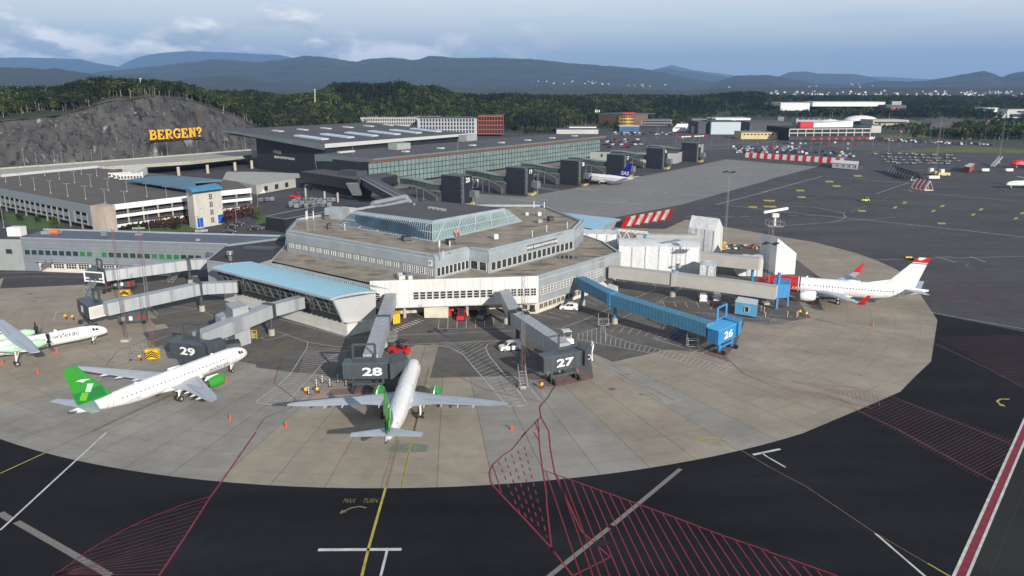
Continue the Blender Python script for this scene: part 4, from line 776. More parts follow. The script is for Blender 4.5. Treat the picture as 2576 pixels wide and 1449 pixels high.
def stair(name, label, a, b, w, m, rail=True, parent=None, n=12):
 t = parent or thing(name, label, 'stairs', (a[0],a[1],0)); a, b = Vector(a), Vector(b); d = (b-a); h = Vector((d.x,d.y,0)).normalized(); s = Vector((-h.y,h.x,0))
 mb = MB()
 for i in range(n): p = lerp(a, b, (i+.5)/n); mb.box((p.x,p.y,p.z-.05), (max(.28, d.length/n*.8), w, .07), math.atan2(h.y,h.x))
 mb.beam(a+s*w/2, b+s*w/2, .1, .25); mb.beam(a-s*w/2, b-s*w/2, .1, .25); mb.build('treads', m, t)
 if rail:
  mb = MB()
  for q in (-1, 1):
   o = s*(w/2*q); mb.beam(a+o+Vector((0,0,1.1)), b+o+Vector((0,0,1.1)), .09, .09); mb.beam(a+o+Vector((0,0,.6)), b+o+Vector((0,0,.6)), .05, .05)
   for i in range(5): p = lerp(a, b, i/4)+o; mb.beam(p, p+Vector((0,0,1.1)), .06, .06)
  mb.build('handrail', m, t)
 return t
s1_ = a0_+d_*on(590)+n_*3.2; s0_ = KP('b0', 425, 1118, 0)
stair('metal_staircase', 'grey steel staircase running down the front of the long pier', (s0_.x,s0_.y,0), (s1_.x,s1_.y,3.7), 1.3, m_galv)
# ---------------------------------------------------------------- aircraft
m_acw = mat('aircraft_white', (0.76,0.76,0.745), 0.28, var=0.05, scale=0.8, spec=0.6, stretch=(.3,1,1), pattern=('wave', (0.62,0.62,0.61), dict(s=.12, dir='X', lo=.985, hi=1)))
m_wing = mat('wing_grey', (0.40,0.44,0.49), 0.35, var=0.08, scale=0.5, metal=0.1)
m_tyre = mat('tyre_rubber', (0.018,0.018,0.018), 0.85); m_hub = mat('wheel_hub', (0.45,0.45,0.45), 0.4, metal=0.4)
m_grn = mat('leaf_green_paint', (0.035,0.27,0.035), 0.35, var=0.05); m_grn2 = mat('dark_green_paint', (0.015,0.17,0.045), 0.35, var=0.05); m_grn3 = mat('lime_paint', (0.13,0.40,0.02), 0.35, var=0.05)
m_pgrn = mat('pale_mint_paint', (0.40,0.60,0.45), 0.4, var=0.06)
m_rd = mat('signal_red_paint', (0.50,0.012,0.018), 0.35, var=0.06); m_nvy = mat('navy_paint', (0.010,0.02,0.09), 0.35); m_sas = mat('royal_blue_paint', (0.010,0.015,0.26), 0.3)
m_fan = mat('fan_black', (0.01,0.01,0.011), 0.4); m_cab = mat('cabin_window_glass', (0.03,0.035,0.045), 0.15); m_bare = mat('bare_exhaust_metal', (0.22,0.20,0.18), 0.35, metal=0.8)
m_line = mat('panel_line_grey', (0.25,0.27,0.28), 0.6)
def interp(sec, x):
 for a, b in zip(sec, sec[1:]):
  if a[0] >= x >= b[0]:
   t = (a[0]-x)/(a[0]-b[0]) if a[0] != b[0] else 0; return [p+(q-p)*t for p, q in zip(a, b)]
 return sec[-1]
def foil(le, te, y, z, th, vert=False):
 c = le-te; pts = []
 for f, h in ((0,0),(.03,.5),(.15,.9),(.4,1),(.75,.45),(1,0.02),(.75,-.35),(.4,-.6),(.15,-.55),(.03,-.35)):
  X = le-c*f; H = h*th
  pts.append((X, y+H, z) if vert else (X, y, z+H))
 return pts
def aircraft(name, label, pos, hdg, S, group='airliners parked on the apron'):
 t = thing(name, label, 'airplane', (pos[0],pos[1],0), group, math.radians(hdg), local=True)
 R, RZ, zc, L = S['R'], S['RZ'], S['zc'], S['L']; nl, tl = S['nl'], S['tl']
 sec = []
 for i in range(9):
  s = (i/8.0); f = math.sin(s*math.pi/2)**0.72 if i else 0.02; x = -nl*(1-math.cos(s*math.pi/2))**0.95; sec.append((x, R*f, RZ*f*(.96 if i < 8 else 1), zc-(1-f)*RZ*S.get('droop',0.38)))
 sec.append((-(L-tl), R, RZ, zc))
 for i in range(1, 9):
  s = i/8.0; f = 1-(s**1.55)*(1-S.get('te',0.12)); sec.append((-(L-tl)-tl*s, R*f, RZ*f, zc+(1-f)*RZ*S.get('up',0.62)))
 bands = S.get('bands', [(1, m_acw)]); xs = sorted(set([b[0]*-1 for b in bands if b[0] < 1e3]));
 cuts = [-b[0] for b in bands[:-1]]
 full = list(sec)
 for c in cuts: v = interp(sec, c); v[0] = c; full.append(tuple(v))
 full.sort(key=lambda a: -a[0])
 def ring(s, n=24): return [(s[0], s[1]*math.cos(2*math.pi*i/n), s[3]+s[2]*math.sin(2*math.pi*i/n)) for i in range(n)]
 mats_ = [b[1] for b in bands]; mb = MB(); rr = [mb.ring(ring(s)) for s in full]
 for q in range(len(rr)-1):
  xm = (full[q][0]+full[q+1][0])/2; mi = next((i for i, c in enumerate(cuts) if xm > c), len(bands)-1)
  for i in range(24): j = (i+1) % 24; mb.f.append([rr[q][i], rr[q][j], rr[q+1][j], rr[q+1][i]]); mb.mi.append(mi)
 mb.f.append(rr[0][::-1]); mb.mi.append(0); mb.f.append(rr[-1]); mb.mi.append(len(bands)-1)
 body = mb.build('fuselage', mats_, t, smooth=50)
 def surf(x, z, side=1, off=0.02):
  s = interp(sec, x); v = max(-.98, min(.98, (z-s[3])/s[2])); cy = math.sqrt(1-v*v); nrm = Vector((0, cy/s[1], v/s[2])).normalized()
  return Vector((x, side*(s[1]*cy+off*nrm.y), z+off*nrm.z))
 e = full[-1]; mb = MB(); mb.loft([ring((e[0]+1.7,)+tuple(interp(sec, e[0]+1.7)[1:3])+(interp(sec, e[0]+1.7)[3],), 14) if False else [(e[0]+1.2, y*1.02, z) for _, y, z in ring((0,)+tuple(interp(sec, e[0]+1.2)[1:]), 14)], [(e[0]-.05, y, z) for _, y, z in ring((0,)+tuple(e[1:]), 14)]]); mb.build('tail_cone', S.get('cone', m_bare), t, smooth=50)
 zw = zc+S.get('wz', .42); me = bpy.data.meshes.new('cabin_window'); me.from_pydata([(-.14,0,-.2),(.14,0,-.2),(.14,0,.2),(-.14,0,.2)], [], [[0,1,2,3]]); me.materials.append(m_cab)
 for sd in (1, -1):
  for i in range(S['nw']):
   x = S['w0']-i*S['wp']
   if i in S.get('wskip', ()): continue
   p = surf(x, zw, sd, .015); part('cabin_window', me, t, p, (-sd*math.asin(max(-1, min(1, (zw-zc)/RZ))), 0, 0))
  for x in S['doors']:
   mb = MB(); z0, z1 = zc-.85, zc+1.0
   for (xa, za), (xb, zb) in (((x-.42,z0),(x-.42,z1)),((x-.42,z1),(x+.42,z1)),((x+.42,z1),(x+.42,z0)),((x+.42,z0),(x-.42,z0))):
    n = 5
    for q in range(n): mb.beam(surf(xa+(xb-xa)*q/n, za+(zb-za)*q/n, sd, .0), surf(xa+(xb-xa)*(q+1)/n, za+(zb-za)*(q+1)/n, sd, .0), .06, .06)
   mb.build('door', m_line, t)
  cw = S['cock']; mb = MB();
  for (x0, x1, a0, a1) in cw:
   q = []
   for x, z in ((x0,a0),(x1,a0+.06),(x1-.05,a1),(x0-.18,a1)): q.append(surf(x, z, sd, .05))
   mb.face(q)
  mb.build('cockpit_window', m_cab, t)
 for txt, size, x0, z0, m, sxx, side in S.get('texts', ()):
  for sd in ((1,-1) if side == 0 else (side,)):
   tm = text_mesh(txt, size, depth=.003, bold=S.get('bold',0), sx=sxx); tm.materials.clear(); tm.materials.append(m); bb = bmesh.new(); bb.from_mesh(tm); bmesh.ops.triangulate(bb, faces=bb.faces); bmesh.ops.subdivide_edges(bb, edges=[e for e in bb.edges if e.calc_length() > .3], cuts=3, use_grid_fill=False); bmesh.ops.triangulate(bb, faces=bb.faces); bb.to_mesh(tm); bb.free()
   for v in tm.vertices: p = surf(x0-v.co.x*(-1 if sd == -1 else 1), z0+v.co.y, sd, .035+v.co.z); v.co = p
   o = bpy.data.objects.new('lettering', tm); COL.objects.link(o); o.parent = body
 W = S['wing']
 for sd in (1, -1):
  mb = MB(); mb.loft([[(p[0], p[1]*sd, p[2]) for p in foil(*w)] for w in W]); wg = mb.build('wing', m_wing, t, smooth=40)
  a, b, = W[0], W[-1]
  lm = MB()
  for (f0, y0, f1, y1) in S.get('wlines', ()):
   def wp(f, y):
    for u, v in zip(W, W[1:]):
     if u[2] <= y <= v[2]:
      k_ = (y-u[2])/(v[2]-u[2]); le = u[0]+(v[0]-u[0])*k_; te = u[1]+(v[1]-u[1])*k_; z = u[3]+(v[3]-u[3])*k_; th = u[4]+(v[4]-u[4])*k_; hh = 1.0 if f < .4 else 1-.55*(f-.4)/.35 if f < .75 else .45*(1-(f-.75)/.25)
      return Vector((le-(le-te)*f, y*sd, z+th*hh+.012))
    return Vector((b[0], b[2]*sd, b[3]))
   lm.beam(wp(f0, y0), wp(f1, y1), .07, .02)
  if lm.v: lm.build('flap_edge', m_line, wg)
  for y in S.get('fair', ()):
   for u, v in zip(W, W[1:]):
    if u[2] <= y <= v[2]: k_ = (y-u[2])/(v[2]-u[2]); te = u[1]+(v[1]-u[1])*k_; z = u[3]+(v[3]-u[3])*k_
   fm = MB(); fm.loft([[(te+2.0,(y-.08)*sd,z-.1),(te+2.0,(y+.08)*sd,z-.1),(te+2.0,y*sd,z-.3)], [(te+.8,(y-.17)*sd,z),(te+.8,(y+.17)*sd,z),(te+.8,y*sd,z-.5)], [(te-.75,(y-.03)*sd,z-.12),(te-.75,(y+.03)*sd,z-.12),(te-.75,y*sd,z-.2)]]); fm.build('flap_fairing', m_acw, wg)
  if 'winglet' in S:
   h, m_, back = S['winglet']; fm = MB(); y = b[2]; fm.loft([[(p[0], p[1]*sd, p[2]) for p in foil(b[0], b[1], y, b[3], b[4])], [(p[0], p[1]*sd, p[2]) for p in [(q[0], y+.45+(q[2]-b[3])*-.7, b[3]+.55) for q in foil(b[0]-.5, b[1]-.15, y, b[3], b[4])]], [(p[0], p[1]*sd, p[2]) for p in [(q[0], y+.95, b[3]+h) for q in foil(b[0]-back, b[0]-back-.65, y, b[3], .05)]]]); fm.build('winglet', m_, wg)
  E = S['eng']; y = E['y']*sd; mb = MB(); n = 20
  if E['kind'] == 'jet':
   r = E['r']; prof = [(0,.80),(-.12,.93),(-.55,1.02),(-1.5,1.06),(-2.6,1.0),(-3.6,.82)]; mb = MB(); rings = [[(E['x']+px*E['s'], y+r*pr*math.cos(2*math.pi*i/n), E['z']+r*pr*math.sin(2*math.pi*i/n)) for i in range(n)] for px, pr in prof]; mb.loft(rings, caps=False)
   mb.loft([[(p[0]-.3, y+(p[1]-y)*.95, E['z']+(p[2]-E['z'])*.95) for p in rings[0]], rings[0]], caps=False); nc = mb.build('engine', E['m'], t, smooth=40)
   fb = MB(); fb.face([(p[0]-.32, p[1], p[2]) for p in rings[0]]); fb.build('fan', m_fan, nc); fb = MB(); fb.loft([[(E['x']-3.3*E['s'], y+(p[1]-y)*.6, E['z']+(p[2]-E['z'])*.6) for p in rings[2]], [(E['x']-4.6*E['s'], y+(p[1]-y)*.36, E['z']+(p[2]-E['z'])*.36) for p in rings[2]]]); fb.build('exhaust', m_bare, nc, smooth=40)
   if 'm2' in E: fb = MB(); fb.loft([[(p[0]+.01, y+(p[1]-y)*1.01, E['z']+(p[2]-E['z'])*1.01) for p in rings[2]], [(p[0]-.6, y+(p[1]-y)*1.01, E['z']+(p[2]-E['z'])*1.01) for p in rings[4]]], caps=False); fb.build('engine_panel', E['m2'], nc, smooth=40)
   if 'txt' in E: put_text('lettering', *E['txt'], m_acw, nc, (E['x']-1.6, y+r*1.1*sd, E['z']-.1), (-sd,0,0), (0,0,1))
   pb = MB(); pb.loft([[(E['x']-.9,y-.16,E['z']+r*.9),(E['x']-.9,y+.16,E['z']+r*.9),(E['x']-1.0,y,E['z']+r*1.15)], [(E['x']-3.9,y-.16,E['z']+r*.7),(E['x']-3.9,y+.16,E['z']+r*.7),(E['x']-3.5,y,E['z']+r*1.35)]]); pb.build('pylon', m_acw, t)
  else:
   r = E['r']; prof = [(0,.34,.0),(-.5,.62,0),(-1.6,.95,0),(-4,1.0,0),(-6,.9,-.0),(-8.4,.35,.25)]
   mb.loft([[(E['x']+px, y+r*pr*.85*math.cos(2*math.pi*i/n), E['z']+dz+r*pr*math.sin(2*math.pi*i/n)) for i in range(n)] for px, pr, dz in prof]); nc = mb.build('engine_nacelle', m_pgrn, t, smooth=45)
   sb = MB(); sb.tube((E['x']-.1,y,E['z']), (E['x']+.75,y,E['z']), .34, .06, 12); pr_ = sb.build('propeller_hub', m_fan, nc, smooth=40)
   for q in range(6):
    a = q*math.pi/3+.25*sd; dr = Vector((0, math.cos(a), math.sin(a))); ta = Vector((0, -math.sin(a), math.cos(a))); c0 = Vector((E['x']+.3, y, E['z'])); bb = MB()
    bb.loft([[c0+dr*s_+ta*w_+Vector((tw_,0,0)) for w_, tw_ in ((-c_*math.cos(tw),-c_*math.sin(tw)),(0,.05),(c_*math.cos(tw),c_*math.sin(tw)),(0,-.05))] for s_, c_, tw in ((.25,.1,1.2),(.8,.2,.9),(1.5,.22,.6),(2.05,.1,.4))]); bb.build('propeller_blade', m_fan, nc)
 if 'belly' in S: x0, x1, w, h = S['belly']; mb = MB(); mb.loft([[(x, w*f*math.cos(a), zc-RZ+.35+h*f*math.sin(a)) for a in [2*math.pi*i/16 for i in range(16)]] for x, f in ((x0,.3),(x0-(x0-x1)*.2,.9),(x0-(x0-x1)*.6,1),(x1,.25))]); mb.build('wing_fairing', m_acw, t, smooth=60)
 fin = S['fin']; mb = MB(); mb.loft([foil(le, te, 0, z, th, True) for le, te, z, th in fin]) ;
 mb.loft([[(x, -y, z) for x, y, z in foil(le, te, 0, z, th, True)] for le, te, z, th in fin]); fo = mb.build('fin', S['finm'], t, smooth=40)
 for di, (poly, m_, nm) in enumerate(S.get('fdec', ())):
  for sd in (1, -1):
   mb = MB(); q = []
   for x, z in poly:
    th = .0
    for u, v in zip(fin, fin[1:]):
     if u[2] <= z <= v[2]+.01:
      k_ = (z-u[2])/(v[2]-u[2]); le = u[0]+(v[0]-u[0])*k_; te = u[1]+(v[1]-u[1])*k_; th = u[3]+(v[3]-u[3])*k_
    q.append((x, sd*(th*1.02+.03+.012*di), z))
   mb.face(q); mb.build(nm, m_, fo)
 if 'dorsal' in S: a, b_, c_ = S['dorsal']; mb = MB(); mb.loft([[(a[0],.03,a[1]),(a[0],-.03,a[1]),(a[0]-.1,0,a[1]+.02)], [(b_[0],.16,b_[1]),(b_[0],-.16,b_[1]),(b_[0],0,c_[1])]]); mb.build('dorsal_fin', S['dm'] if 'dm' in S else m_acw, t)
 for sd in (1, -1):
  mb = MB(); mb.loft([[(p[0], p[1]*sd, p[2]) for p in foil(*w)] for w in S['stab']]); mb.build('tailplane', m_wing, t, smooth=40)
 def gear(x, y, r, z_top, n=2, w=.32, gap=.42):
  gm = MB(); gm.tube((x,y,r), (x+.1,y,z_top), .14, .17, 8); gm.beam((x,y,r+.4), (x+1.0,y*.92,z_top), .1, .1); g = gm.build('landing_gear', m_acw, t)
  gm = MB(); gm.box((x-.35, y-(.3 if y > 0 else -.3), r+.5), (.9,.05,z_top-r-.9));
  for q in ([-gap,gap] if n == 2 else [0]):
   wb = MB(); wb.tube((x,y+q-w/2,r), (x,y+q+w/2,r), r, n=18); wh = wb.build('wheel', m_tyre, g, smooth=40)
   wb = MB(); wb.tube((x,y+q-w/2-.02,r), (x,y+q+w/2+.02,r), r*.5, n=12); wb.build('rim', m_hub, wh)
 G = S['gear']; gear(G[0], 0, .34, zc-RZ+.3, 2, .22, .26); gear(G[1], G[2], G[3], zc-RZ*.55 if 'gz' not in S else S['gz'], 2); gear(G[1], -G[2], G[3], zc-RZ*.55 if 'gz' not in S else S['gz'], 2)
 for x, h in S.get('ant', ()): mb = MB(); z = interp(sec, x)[3]+interp(sec, x)[2]-.05; mb.loft([[(x+.3,.04,z),(x-.3,.04,z),(x-.3,-.04,z),(x+.3,-.04,z)], [(x-.1,.02,z+h),(x-.4,.02,z+h),(x-.4,-.02,z+h),(x-.1,-.02,z+h)]]); mb.build('antenna', m_acw, t)
 return t
bird = [(-32.5,8.35),(-33.3,8.55),(-34.3,8.55),(-33.45,8.2),(-33.2,8.0),(-32.9,8.15),(-31.9,8.15)]
E190 = dict(L=36.0, R=1.5, RZ=1.62, zc=3.15, nl=5.2, tl=13.5, nw=28, w0=-6.0, wp=.80, doors=(-4.3,-14.4,-29.6), cock=((-1.75,-2.3,3.32,3.8),(-2.35,-3.0,3.38,3.95)),
 texts=(('widerøe', 1.45, -7.9, 2.72, mat('slate_lettering', (0.16,0.18,0.19), 0.5), 1.0, 0), ('LN-WEC', .62, -25.4, 2.75, m_line, 1.0, 0)),
 wing=[(-11.6,-18.6,0.0,2.15,.42),(-12.6,-18.7,1.6,2.2,.42),(-15.2,-19.1,5.6,2.7,.28),(-20.4,-22.7,14.2,3.9,.14),(-22.4,-23.7,16.5,4.4,.08),(-23.3,-23.9,16.9,4.55,.03)],
 wlines=((.18,2.2,.18,6.5),(.18,6.5,.42,9.0),(.42,9.0,.6,3.8),(.62,3,.78,13),(.72,2.0,.2,2.2),(.75,13,.97,13)), fair=(3.6,6.4,9.1,11.6),
 eng=dict(kind='jet', x=-10.4, y=4.75, z=1.85, r=1.0, s=1.0, m=m_grn, m2=None), belly=(-10.5,-21.0,1.9,.95),
 fin=[(-28.4,-34.4,4.5,.22),(-30.2,-34.9,6.6,.18),(-33.8,-36.0,10.95,.07)], finm=m_grn,
 fdec=(([(-29.6,4.75),(-34.4,4.75),(-34.9,6.6),(-30.2,6.6)], m_grn2, 'fin_panel'), ([(-32.5,6.1),(-33.6,6.5),(-34.2,5.4),(-33.1,5.0)], m_grn3, 'fin_square'), ([(-31.5,7.3),(-32.5,7.6),(-33.1,6.4),(-32.2,6.1)], m_pgrn, 'fin_square'), (bird, m_acw, 'bird_emblem')),
 stab=[(-31.6,-34.6,0.0,4.35,.2),(-31.9,-34.6,.8,4.35,.2),(-34.2,-35.6,5.0,4.75,.06)], gear=(-4.0,-18.4,2.9,.52), ant=((-8,.3),(-17,.3),(-24,.3)))
del E190['eng']['m2']
_n3 = lambda px, py, z: P(px, py, z)
nA = P(1041,914,3); E1 = aircraft('narrow_body_airplane', 'white regional jet with green fin, seen from behind at the gate 28 bridge', (nA.x+.1, nA.y+.6), 90.4, E190)
nB = P(611,888,2.8); E2_ = dup(E1, (nB.x+.35, nB.y+.7, 0), math.radians(63.0), 'white regional jet with green fin and grey lettering, parked at the gate 29 bridge')
B738 = dict(L=39.5, R=1.88, RZ=2.0, zc=3.45, nl=5.6, tl=13.0, nw=36, w0=-8.0, wp=.62+.06, wskip=(6,8), doors=(-5.6,-16.6,-17.9,-32.4), te=.10, cock=((-1.5,-2.1,3.75,4.3),(-2.15,-2.9,3.8,4.5)),
 bands=((10.2,m_rd),(10.42,m_acw),(10.75,m_nvy),(99,m_acw)), texts=(('norwegian.com', 1.5, -7.0, 3.0, m_acw, .9, 0), ('SE-RRG', .65, -34.4, 3.6, m_line, 1, 0)),
 wing=[(-11.8,-21.2,0.0,2.3,.5),(-13.4,-21.0,1.9,2.4,.48),(-16.6,-21.3,5.8,2.9,.32),(-23.2,-25.0,17.1,4.0,.12)], winglet=(2.5,m_rd,2.2), wlines=((.7,2.5,.72,13),(.2,3,.25,16)), fair=(3.4,6.6,9.5),
 eng=dict(kind='jet', x=-10.9, y=4.83, z=1.75, r=1.12, s=1.02, m=m_acw), belly=(-11.5,-24.5,2.1,.9),
 fin=[(-29.6,-36.6,5.1,.25),(-36.2,-38.9,12.1,.09),(-36.5,-39.0,12.5,.06)], finm=m_acw, fdec=(([(-35.2,11.3),(-38.7,11.3),(-39.05,12.52),(-36.5,12.52)], m_rd, 'fin_tip_band'), ([(-34.9,10.95),(-38.6,10.95),(-38.65,11.1),(-35.05,11.1)], m_nvy, 'fin_stripe')),
 dorsal=((-25.2,5.2),(-31.0,5.1),(-31.0,6.6)), stab=[(-33.8,-38.0,0.0,4.5,.22),(-34.2,-38.0,.9,4.55,.2),(-37.6,-39.2,7.1,5.2,.06)], gear=(-4.4,-19.8,2.9,.56), ant=((-12,.45),(-24,.3)), cone=m_acw)
tl_ = P(2336,727,5.0); hd = math.radians(158.5); N7 = aircraft('narrow_body_airplane', 'white airliner with red nose, red winglets and red fin tip at the blue bridge', (tl_.x+39.5*math.cos(hd), tl_.y+39.5*math.sin(hd)), 158.5, B738)
mb = MB(); mb.loft([[(x, .75*f*math.cos(a), 5.38+.42*f*math.sin(a)) for a in [2*math.pi*i/12 for i in range(12)]] for x, f in ((-20.8,.1),(-21.6,.8),(-22.6,1),(-23.6,.7),(-24.4,.1))]); mb.build('antenna_hump', m_acw, N7, smooth=60)
pr = P(2541,410,3.3); dup(N7, (pr.x, pr.y, 0), math.radians(172), 'bright red airliner nose entering at the far right edge of the apron')
SAS = dict(B738); SAS.update(bands=((99,m_acw),), texts=(('SAS', 1.2, -8.5, 4.6, m_line, 1.0, 0),), finm=m_sas, fdec=(), winglet=(2.4,m_sas,2.2), eng=dict(kind='jet', x=-10.9, y=4.83, z=1.75, r=1.12, s=1.02, m=m_rd), dm=m_sas)
ts = P(1588,447,5.0); hs = math.radians(137); S7 = aircraft('narrow_body_airplane', 'white airliner with royal blue fin and red engines, nosed in between towers 18 and 17', (ts.x+38.5*math.cos(hs), ts.y+38.5*math.sin(hs)), 137, SAS)
for sd in (1, -1):
 tm = text_mesh('SAS', 2.7, depth=.01, bold=.05, sx=1.15, shear=.25); tm.materials.clear(); tm.materials.append(m_acw); o = bpy.data.objects.new('lettering', tm); COL.objects.link(o); o.parent = S7
 o.location = (-34.4, .3*sd, 7.0); o.rotation_euler = (math.pi/2, 0, math.pi if sd > 0 else 0)
DH8 = dict(L=32.0, R=1.32, RZ=1.38, zc=2.75, nl=5.0, tl=11.5, nw=24, w0=-6.6, wp=.78, doors=(-5.0,), droop=.55, cock=((-1.9,-2.5,2.98,3.42),(-2.55,-3.1,3.05,3.55)), te=.2, cone=m_pgrn,
 texts=(('widerøe', 1.5, -8.0, 3.35, mat('slate_lettering', (0.1,0.1,0.1)), .95, 0),), bold=.02, wing=[(-14.9,-17.9,0.0,4.35,.32),(-14.9,-17.9,4.4,4.4,.3),(-15.6,-17.2,14.1,4.75,.12)], wlines=((.7,1.5,.7,13),), fair=(6.5,10.5),
 eng=dict(kind='prop', x=-12.3, y=4.45, z=3.6, r=.95), belly=(-13.5,-20,1.3,.6), fin=[(-25.5,-31,4.0,.3),(-28.6,-31.4,8.2,.2)], finm=m_grn, stab=[(-28.4,-31.6,0.0,8.2,.2),(-29.4,-31.2,4.6,8.2,.08)], gear=(-3.0,-17.9,4.45,.48), gz=3.4, ant=((-9.5,.45),))
nd = P(266,836,1.9); D8 = aircraft('turboprop_airplane', 'white and mint green twin propeller airplane with black blades, at the left edge', (nd.x+.3, nd.y+.2), 43.5, DH8)
mb = MB(); mb.loft([[(x, y, z) for y, z in ((.0,4.2),(1.2,3.7),(1.35,2.9),(-1.35,2.9),(-1.2,3.7))] for x in (-14.2,-18.5)]); mb.build('wing_fairing', m_acw, D8, smooth=40)
pw = P(2531,466,1.8); RJ = dict(DH8); RJ.update(texts=(), eng=dict(kind='jet', x=-12, y=4.2, z=2.0, r=.8, s=.8, m=m_acw), L=28); aircraft('small_airplane', 'small plain white airplane whose nose shows at the right edge of the apron', (pw.x, pw.y), 185, RJ)
# ---------------------------------------------------------------- passenger bridges
def bridge_mats():
 g = mat('bridge_grey_panel', (0.30,0.325,0.35), 0.5, var=.08, scale=.6, col2=(0.39,0.41,0.43), stretch=(1,1,.2), metal=.1, pattern=('wave', (0.24,0.26,0.28), dict(s=.22, dir='X', rot=(0,0,.5), lo=.93, hi=1))); d = mat('bridge_charcoal', (0.050,0.063,0.07), 0.5, var=.25, scale=.9, stretch=(1,1,.3), pattern=('wave', (0.038,0.048,0.054), dict(s=.28, dir='X', lo=.93, hi=1)))
 b = mat('bridge_blue', (0.035,0.22,0.46), 0.5, var=.2, scale=.8, pattern=('wave', (0.025,0.17,0.38), dict(s=.6, dir='X', lo=.7, hi=.95))); bt = mat('bridge_faded_blue', (0.065,0.205,0.32), 0.6, var=.2, scale=1.0, pattern=('wave', (0.045,0.155,0.25), dict(s=.55, dir='X', lo=.6, hi=.95)))
 w = mat('bridge_beige_panel', (0.40,0.385,0.36), 0.6, var=.06, scale=.5); return g, d, b, bt, w
MG, MD, MBL, MBT, MBG = bridge_mats()
def tunnel(t, pts, m, md, w=2.4, h=2.6, pillar=None, pm=None):
 for i in range(len(pts)-1):
  a, b = pts[i], pts[i+1]; d = (b-a).normalized(); mb = MB(); o = Vector((0,0,-h/2)); ww = w+.25*(i % 2)
  mb.beam(a+o-d*.0, b+o, ww, h+.12*(i % 2)); tn = mb.build('tunnel', m, t)
  n = int((b-a).length/3); rb = MB()
 for i in range(1, len(pts)-1):
  p = pts[i]; d = (pts[i+1]-pts[i]).normalized(); mb = MB(); mb.beam(p+Vector((0,0,-h/2))-d*.45, p+Vector((0,0,-h/2))+d*.45, w+.6, h+.5); mb.build('joint_ring', md, t)
 for p, z in (pillar or []):
  mb = MB(); mb.tube((p.x,p.y,1.3), (p.x,p.y,z), .42, .42, 12); mb.beam((p.x-1,p.y,z-.2),(p.x+1,p.y,z-.2),.5,.5); mb.build('pillar', pm or md, t, smooth=50)
  mb = MB(); mb.tube((p.x,p.y,0), (p.x,p.y,1.4), .72, .66, 14); mb.build('pillar_base', m_conc, t, smooth=50)
def poly_prism(name, pix, z0, z1, m, t, bevel=None):
 q = [P(x, y, z1) for x, y in pix]; mb = MB(); mb.prism([(p.x,p.y) for p in q], z0, z1); return mb.build(name, m, t), q
def gantry(t, a, b, z0, z1, m, back=None):
 mb = MB();
 for p in (a, b): mb.beam((p[0],p[1],z0), (p[0],p[1],z1), .38, .38)
 mb.beam((a[0],a[1],z1), (b[0],b[1],z1), .32, .32); mb.beam((a[0],a[1],z0+.3), (b[0],b[1],z0+.3), .3, .3); mb.build('lifting_frame', m, t)
def legs(t, p, d, zt, m, w=2.6):
 d = Vector(d).normalized(); n = Vector((-d.y,d.x,0))
 for s in (-1, 1):
  q = Vector((p[0],p[1],0))+d*s*w; mb = MB(); mb.beam((q.x,q.y,.7), (q.x,q.y,zt), .4, .4); mb.beam((q.x+n.x*1.2,q.y+n.y*1.2,.9), (q.x-n.x*1.2,q.y-n.y*1.2,.9), .3,.3); lg = mb.build('leg', m, t)
  for r in (-1, 1): wb = MB(); c = q+n*r*.9; wb.tube((c.x-d.x*.2,c.y-d.y*.2,.5),(c.x+d.x*.2,c.y+d.y*.2,.5),.5,n=14); wb.build('wheel', m_tyre, lg, smooth=40)
 q0 = Vector((p[0],p[1],0))-d*w; q1 = Vector((p[0],p[1],0))+d*w; mb = MB(); mb.beam((q0.x,q0.y,1.4),(q1.x,q1.y,1.4),.35,.4); mb.build('cross_beam', m, t)
def number_on(t, txt, size, a, b, z, m=None, off=.06, sx=1.25, sh=0.0, bold=.055):
 a, b = Vector((a[0],a[1],0)), Vector((b[0],b[1],0)); d = (b-a).normalized(); n = Vector((d.y,-d.x,0)); c = (a+b)/2+n*off
 return put_text('number', txt, size, m or m_acw, t, (c.x,c.y,z), d, (0,0,1), bold=bold, sx=sx, depth=.02, shear=sh)
def porthole(t, p, nrm, r=.32):
 nrm = Vector(nrm).normalized(); p = Vector(p); mb = MB(); mb.tube(p, p+nrm*.08, r*1.35, n=16, m=0); mb.tube(p+nrm*.05, p+nrm*.1, r, n=16, m=1); mb.build('porthole', [m_acw, m_bk], t)
ZB = 6.9
